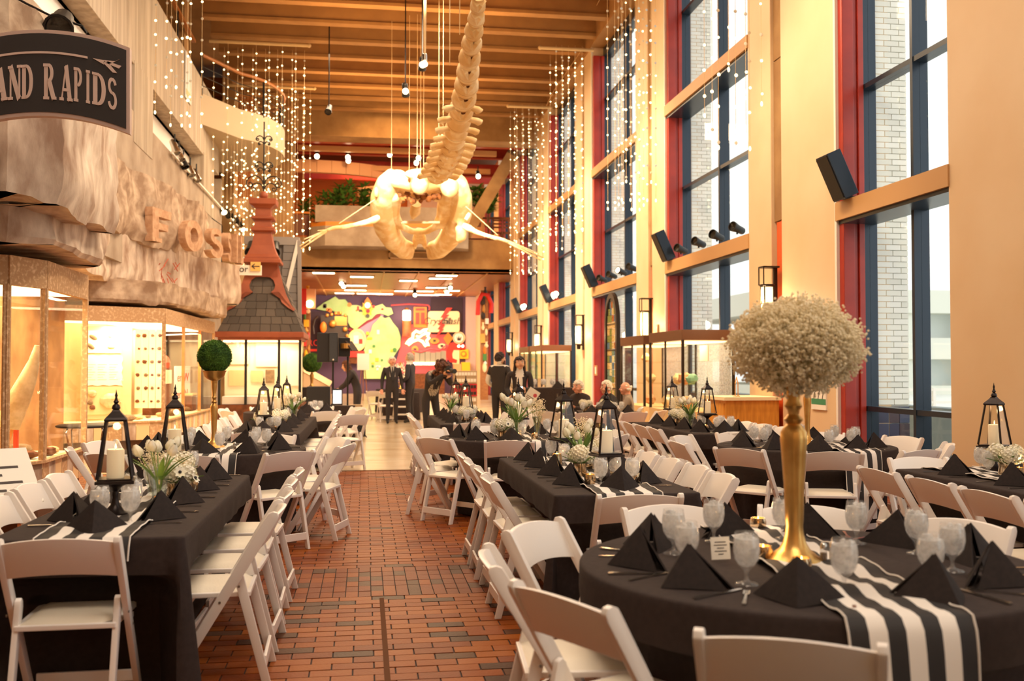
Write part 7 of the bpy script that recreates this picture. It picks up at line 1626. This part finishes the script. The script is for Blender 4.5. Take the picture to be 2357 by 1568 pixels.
# ================================================================== people
M_skin = mat('skin', (226, 172, 136), .55); M_skin2 = mat('skin_rosy', (230, 166, 138), .55); M_suit = mat('black_suit', (46, 40, 42), .75); M_navysuit = mat('navy_suit', (54, 53, 64), .75); M_shirtw = mat('white_shirt', (240, 232, 220), .7); M_dots = mat('patterned_shirt', (206, 194, 176), .7, rgb2=(110, 100, 92), scale=60, lo=.45, hi=.55); M_shoe = mat('black_shoe', (24, 22, 22), .3)
M_hgrey = mat('grey_hair', (196, 186, 172), .7, rgb2=(160, 150, 140), scale=30); M_hwhite = mat('white_hair', (240, 232, 216), .7); M_hbrown = mat('brown_hair', (112, 62, 34), .6, rgb2=(72, 40, 24), scale=18); M_hdark = mat('dark_hair', (50, 34, 28), .55); M_lip = mat('lip', (176, 96, 84), .6); M_eyed = mat('eye_dark', (40, 30, 28), .4); M_eyew = mat('eye_white', (236, 230, 222), .4); M_vest = mat('black_vest', (50, 43, 42), .75); M_greyc = mat('grey_cardigan', (150, 134, 118), .8); M_oliv = mat('dark_blouse', (54, 44, 44), .8)
BASE = dict(pelvis=(0, 0, .96), waist=(0, .0, 1.12), chest=(0, -.01, 1.34), neck=(0, -.01, 1.49), jaw=(0, .02, 1.575), skull=(0, .005, 1.665),
            shL=(-.19, -.01, 1.42), elL=(-.25, -.04, 1.15), wrL=(-.25, .04, .91), shR=(.19, -.01, 1.42), elR=(.25, -.04, 1.15), wrR=(.25, .04, .91),
            hipL=(-.095, 0, .92), knL=(-.10, .02, .50), anL=(-.105, -.03, .085), toL=(-.12, .13, .035), hipR=(.095, 0, .92), knR=(.10, .02, .50), anR=(.105, -.03, .085), toR=(.12, .13, .035))
EDG = [('pelvis', 'waist'), ('waist', 'chest'), ('chest', 'neck'), ('neck', 'jaw'), ('jaw', 'skull')] + [(a+s, b+s) for s in 'LR' for a, b in (('sh', 'el'), ('el', 'wr'), ('hip', 'kn'), ('kn', 'an'), ('an', 'to'))] + [('chest', 'shL'), ('chest', 'shR'), ('pelvis', 'hipL'), ('pelvis', 'hipR')]
RAD = dict(pelvis=(.155, .115), waist=(.145, .105), chest=(.165, .12), neck=(.058, .058), jaw=(.066, .078), skull=(.083, .098), sh=(.072, .07), el=(.054, .054), wr=(.038, .038), hip=(.10, .10), kn=(.068, .068), an=(.05, .05), to=(.04, .034))
def hand_mesh(curl=.5, flip=1):
    m = MB(); m.ball((0, 0, -.05), .045, 10, 7, sc=(.92, .42, 1.15))
    for k, (x, L) in enumerate([(-.031, .062), (-.011, .072), (.010, .067), (.030, .05)]):
        p0 = Vector((x, 0, -.085)); p1 = p0+Vector((x*.15, .25*curl*L, -.5*L)); p2 = p1+Vector((0, .45*curl*L, -.36*L)); p3 = p2+Vector((0, .42*curl*L, -.2*L)); m.tube([p0, p1, p2, p3], [.0105, .0095, .0085, .006], 6)
    m.tube([(-.03*flip, .01, -.035), (-.058*flip, .022, -.06), (-.062*flip, .034, -.09)], [.013, .011, .007], 6)
    return m
def person(label, loc, face, J=None, cols=None, hair=None, hairm=None, h=1.0, skin=None, vee=True, tie=None, skirt=None, curl=(.5, .5), beard=None, fat=1.0, group=None):
    j = dict(BASE); j.update(J or {}); j = {k: Vector(v) for k, v in j.items()}; skin = skin or M_skin; c = dict(torso=M_suit, arms=M_suit, fore=M_suit, legs=M_suit, feet=M_shoe, vee=M_shirtw); c.update(cols or {})
    root = thing('person', label, 'person', loc, radians(face-90), group); root.scale = (h,)*3
    names = list(j); me = bpy.data.meshes.new('body'); me.from_pydata([j[n] for n in names], [(names.index(a), names.index(b)) for a, b in EDG], [])
    o = put('body', me, root); sk = o.modifiers.new('skin', 'SKIN'); sk.use_smooth_shade = True; sub = o.modifiers.new('sub', 'SUBSURF'); sub.levels = 2
    if not me.skin_vertices: bpy.context.view_layer.objects.active = o
    lay = me.skin_vertices[0] if me.skin_vertices else me.attributes and None
    for i, n in enumerate(names):
        key = n if n in RAD else n[:-1]; r = RAD[key]; f_ = fat if key in ('pelvis', 'waist', 'chest') else 1
        sv = me.skin_vertices[0].data[i]; sv.radius = (r[0]*f_, r[1]*f_); sv.use_root = (n == 'pelvis')
    dg = bpy.context.evaluated_depsgraph_get(); dg.update(); nm = bpy.data.meshes.new_from_object(o.evaluated_get(dg)); o.modifiers.clear(); o.data = nm
    ml = [skin, c['torso'], c['arms'], c['fore'], c['legs'], c['feet'], c['vee']]; nm.materials.clear()
    for m_ in ml: nm.materials.append(m_)
    segs = [(a, b, 0 if a in ('neck', 'jaw') else 1 if a in ('pelvis', 'waist', 'chest') and b[:3] != 'hip' else 4 if b[:3] == 'hip' or a[:3] == 'hip' or a[:2] == 'kn' else 5 if a[:2] == 'an' else 2 if a[:2] == 'sh' else 3) for a, b in EDG]
    fwd = Vector((0, 1, 0)); up = (j['neck']-j['waist']).normalized(); side = (j['shR']-j['shL']).normalized(); fwd = up.cross(side).normalized()
    if fwd.y < 0 and False: fwd = -fwd
    for p in nm.polygons:
        q = p.center; best = None
        for a, b, mi in segs:
            A, B = j[a], j[b]; t = max(0, min(1, (q-A).dot(B-A)/max(1e-6, (B-A).length_squared))); k = a if a in RAD else a[:-1]; d = (q-(A+(B-A)*t)).length/max(RAD[k])
            if best is None or d < best[0]: best = (d, mi)
        mi = best[1]
        if mi == 1:
            rel = q-j['waist']; hgt = rel.dot(up); tot = (j['neck']-j['waist']).length
            if hgt > tot*.93: mi = 0 if not vee else 6
            if vee and rel.dot(fwd) > .02 and hgt > (0 if c['vee'] is not M_dots else -.2) and abs((q-j['neck']).dot(side)) < (.012+.075*hgt/tot if c['vee'] is not M_dots else .095): mi = 6
        if mi == 0 and (q-j['neck']).dot(up) < .012: mi = 6 if vee else 1
        p.material_index = mi
    nm.polygons.foreach_set('use_smooth', [True]*len(nm.polygons))
    # head: features in the head's own frame
    hu = (j['skull']-j['jaw']).normalized(); hf = c.get('look'); hf = Vector(hf).normalized() if hf else fwd; hf = (hf-hu*hf.dot(hu)).normalized(); hs = hf.cross(hu).normalized(); hc = (j['jaw']+j['skull'])/2
    def H(x, y, z): return hc+hs*x+hf*y+hu*z
    m = MB(); m.ball(H(0, .012, .0), .088, 14, 10, sc=(1, 1, 1.22)); m.ball(H(0, .045, -.075), .045, 10, 7); m.tube([H(0, .09, .012), H(0, .112, -.022), H(0, .094, -.034)], [.008, .015, .010], 7)
    for s in (-1, 1): m.ball(H(s*.088, -.005, -.005), .026, 8, 6, sc=(.6, .8, 1.1)); m.ball(H(s*.045, .07, -.035), .03, 8, 6)
    m.build('face', skin, root, smooth=70)
    m = MB()
    for s in (-1, 1): m.ball(H(s*.033, .088, .012), .0125, 8, 6)
    m.build('eyes', M_eyew, root, smooth=60); m = MB()
    for s in (-1, 1): m.ball(H(s*.033, .097, .012), .0062, 6, 5); m.tube([H(s*.016, .098, .036), H(s*.034, .100, .042), H(s*.053, .088, .034)], .0045, 5)
    m.build('pupils_and_brows', hairm if hairm in (M_hdark, M_hbrown) else M_eyed, root, smooth=60)
    m = MB(); m.tube([H(-.024, .090, -.058), H(0, .099, -.055), H(.024, .090, -.058)], [.004, .0075, .004], 6); m.build('mouth', M_lip, root, smooth=60)
    rr = random.Random(len(label)); hb = MB()
    if hair:
        for i in range(150 if hair != 'bald' else 60):
            z = rr.uniform(-.35, 1); a = rr.uniform(0, 2*pi); q = sqrt(1-min(1, z*z)); d = (q*cos(a), q*sin(a), z)
            if hair == 'bald' and z > .35: continue
            if d[1] > .35 and z < .52: continue
            if d[1] > .05 and z < .1 and hair in ('short', 'bald'): continue
            hb.ball(H(d[0]*.090, d[1]*.094, d[2]*.112+.008), rr.uniform(.018, .028), 6, 4)
        if hair == 'short' or hair == 'long' or hair == 'curly': hb.ball(H(0, -.012, .022), .094, 12, 8, sc=(1, 1, 1.1))
        if hair in ('long', 'curly'):
            for i in range(34 if hair == 'long' else 90):
                if hair == 'long': a = rr.uniform(pi*.95, pi*2.05); r0 = .085; hb.tube([H(r0*cos(a), r0*.9*sin(a), .03), H(r0*1.15*cos(a), r0*1.1*sin(a)-.01, -.10), H(r0*1.3*cos(a)+rr.uniform(-.02, .02), r0*1.1*sin(a)-.005, -.26-rr.random()*.08)], [.02, .024, .008], 6)
                else:
                    a = rr.uniform(0, 2*pi); z = rr.uniform(-.15, .12); hb.ball(H(cos(a)*.115, sin(a)*.10, z), rr.uniform(.025, .045), 7, 5, jit=.2, rnd=rr)
        hb.build('hair', hairm, root, smooth=50)
    if beard:
        m = MB()
        for i in range(46): a = rr.uniform(-1.5, 1.5); z = rr.uniform(-.12, -.05); m.ball(H(sin(a)*.072, .03+cos(a)*.052, z), .016, 6, 4)
        m.build('beard', beard, root, smooth=50)
    if tie:
        m = MB(); n0 = j['neck']+fwd*.07-up*.02; m.bar(n0, n0-up*.05+fwd*.035, .035, .02, up=fwd); m.bar(n0-up*.04+fwd*.045, n0-up*.34+fwd*.075, .03, .012, up=fwd, w2=.065); m.build('tie', tie, root)
    if vee and c['torso'] in (M_suit, M_navysuit):
        m = MB()
        for s in (-1, 1): m.bar(j['neck']+side*s*.075+fwd*.05, j['waist']+side*s*.02+fwd*.125+up*.06, .05, .014, up=fwd); 
        m.build('lapel', c['torso'], root)
    for s, cv in (('L', curl[0]), ('R', curl[1])):
        d = (j['wr'+s]-j['el'+s]).normalized(); hm = hand_mesh(cv, 1 if s == 'L' else -1); zq = -d; yq = (fwd-zq*fwd.dot(zq)); yq = yq.normalized() if yq.length > .05 else side; xq = yq.cross(zq).normalized()
        M3 = Matrix((xq, yq, zq)).transposed(); hm.v = [tuple(M3 @ Vector(v)+j['wr'+s]) for v in hm.v]; hm.build('hand', skin, root, smooth=60)
    return root
def at_(px, py, Y): q = ony(px, py, Y); return (q.x, Y, 0)
p = onz(902, 976, 0); person('white-haired man in a black three-piece suit facing the camera', (p.x, p.y, 0), -84, hair='short', hairm=M_hwhite, tie=M_spk, h=1.0, fat=1.08, skin=M_skin2, J=dict(wrL=(-.27, .05, .90), wrR=(.27, .05, .90)))
p = onz(944, 975, 0); person('grey-haired man in a dark navy suit turned towards the other', (p.x, p.y+.1, 0), 158, dict(wrL=(-.16, .20, 1.0), elL=(-.26, -.02, 1.14), wrR=(.10, .24, 1.02), elR=(.25, .02, 1.13)), dict(torso=M_navysuit, arms=M_navysuit, fore=M_navysuit, legs=M_suit), hair='short', hairm=M_hgrey, h=1.06, fat=1.02)
p = at_(994, 1000, 19.6)
ph = person('curly-haired photographer in a black blazer bending over a raised camera', p, -62, dict(pelvis=(0, -.10, .93), waist=(0, -.02, 1.08), chest=(0, .12, 1.27), neck=(0, .24, 1.38), jaw=(0, .33, 1.42), skull=(0, .38, 1.50), shL=(-.19, .16, 1.34), shR=(.19, .16, 1.34), elL=(-.22, .36, 1.14), wrL=(-.06, .54, 1.28), elR=(.27, .38, 1.16), wrR=(.09, .56, 1.34), hipL=(-.1, -.08, .9), hipR=(.1, -.08, .9), knL=(-.12, .02, .48), knR=(.13, .0, .48)), dict(vee=M_dots, look=(.1, 1, -.25)), hair='curly', hairm=M_hbrown, h=1.0, curl=(1.1, 1.1))
m = MB(); m.box((-.075, .56, 1.36), (.075, .64, 1.46)); m.box((-.04, .57, 1.46), (.04, .63, 1.50)); m.tube([(0, .64, 1.41), (0, .74, 1.405), (0, .82, 1.40)], [.042, .045, .048], 12); cm = m.build('camera_body', M_spk, None, smooth=35); cmr = thing('photo_camera', 'black camera with a long lens held by the curly-haired photographer', 'camera', p, radians(-152)); cm.parent = cmr
b = MB(); b.lathe([(.001, 0), (.04, .0), (.04, .01), (.001, .012)], 12); b.v = [(x, .815+z, 1.40+y) for x, y, z in b.v]; b.build('lens_glass', M_cglass, cmr)
p = at_(823, 960, 23.4); person('long-haired woman in black leaning over the mixing desk', p, 172, dict(pelvis=(0, -.04, .93), chest=(0, .10, 1.29), waist=(0, .02, 1.09), neck=(0, .19, 1.42), jaw=(0, .26, 1.49), skull=(0, .28, 1.575), shL=(-.17, .12, 1.36), shR=(.17, .12, 1.36), elL=(-.2, .25, 1.12), wrL=(-.14, .42, 1.0), elR=(.2, .26, 1.12), wrR=(.14, .44, .98)), dict(look=(0, 1, -.3)), hair='long', hairm=M_hbrown, h=.98, vee=False, fat=.9)
p = at_(1150, 950, 20.2); person('bearded man in a black vest with white shirt sleeves seen from behind', p, 52, dict(wrL=(-.2, .2, 1.02), wrR=(.2, .22, 1.03), elL=(-.27, -.03, 1.15), elR=(.28, -.02, 1.15)), dict(torso=M_vest, arms=M_shirtw, fore=M_shirtw, look=(.5, 1, 0)), hair='short', hairm=M_hdark, beard=M_hdark, h=1.02, fat=1.1)
p = at_(1196, 950, 17.6); wm = person('long dark-haired woman in a black cardigan reading from a phone', p, -98, dict(wrL=(-.10, .26, 1.13), elL=(-.22, .02, 1.12), wrR=(.16, .22, 1.02), elR=(.24, -.02, 1.12), jaw=(0, .03, 1.565), skull=(0, .025, 1.655)), dict(vee=M_shirtw, torso=M_oliv, arms=M_suit, fore=M_suit, look=(-.2, 1, -.12)), hair='long', hairm=M_hdark, h=.96, fat=.92, curl=(.9, .9))
phn = thing('phone', 'pale glowing phone held by the dark-haired woman', 'phone', (p[0]-.02, p[1]-.32, 1.10), 0); MB().box((-.04, -.07, 0), (.04, .07, .01), mx=Matrix.Rotation(.5, 4, 'X')).build('body', M_spk, phn); MB().box((-.035, -.062, .0102), (.035, .062, .0115), mx=Matrix.Rotation(.5, 4, 'X')).build('screen', mat('phone_glow', (210, 226, 240), .4, emit=.9), phn)
ppr = thing('paper_sheet', 'white printed sheet hanging from the dark-haired womans hand', 'paper', tuple(ony(1222, 914, 17.3)), 0, rot=(.2, .55, .2)); MB().box((-.11, -.002, -.15), (.11, .002, .15)).build('sheet', M_paper, ppr); MB().prism(circ(.05, .06, .035, 14), -.004, -.002, lambda a, b, e: (a, e, b)).build('pink_mark', M_pink, ppr)
m = MB()
for k in range(4): m.box((-.08, -.004, -.10+k*.03), (.06, -.002, -.09+k*.03))
m.build('printed_line', M_ink, ppr)
SEAT = dict(pelvis=(0, -.05, .585), waist=(0, -.06, .72), chest=(0, -.06, .90), neck=(0, -.03, 1.05), jaw=(0, .0, 1.125), skull=(0, .0, 1.21), shL=(-.18, -.05, .97), shR=(.18, -.05, .97), elL=(-.24, .06, .74), wrL=(-.16, .28, .80), elR=(.24, .06, .74), wrR=(.16, .28, .80), hipL=(-.1, -.02, .57), knL=(-.12, .38, .54), anL=(-.12, .36, .085), toL=(-.12, .50, .035), hipR=(.1, -.02, .57), knR=(.12, .38, .54), anR=(.12, .36, .085), toR=(.12, .50, .035))
for px, py, Y, f, hr, lb, cc in ((1331, 900, 17.4, -142, 'short', 'white-haired woman seated left of the three elders', dict(torso=M_oliv, arms=M_oliv, fore=M_oliv)), (1396, 902, 16.9, -165, 'short', 'white-haired guest in profile seated in the middle of the elders', dict(torso=M_suit, look=(.1, 1, 0))), (1441, 900, 16.3, 160, 'bald', 'balding white-haired man in grey seated right of the elders', dict(torso=M_greyc, arms=M_greyc, fore=M_greyc))):
    q = at_(px, py, Y); person(lb, q, f, SEAT, cc, hair=hr, hairm=M_hwhite, skin=M_skin2, vee=False, h=.96)
    a = radians(f); chair(q[0]+cos(a)*.02, q[1]+sin(a)*.02, f, 'white folding chair under the %s' % lb.split(' seated')[0], 'chairs of the seated elders')
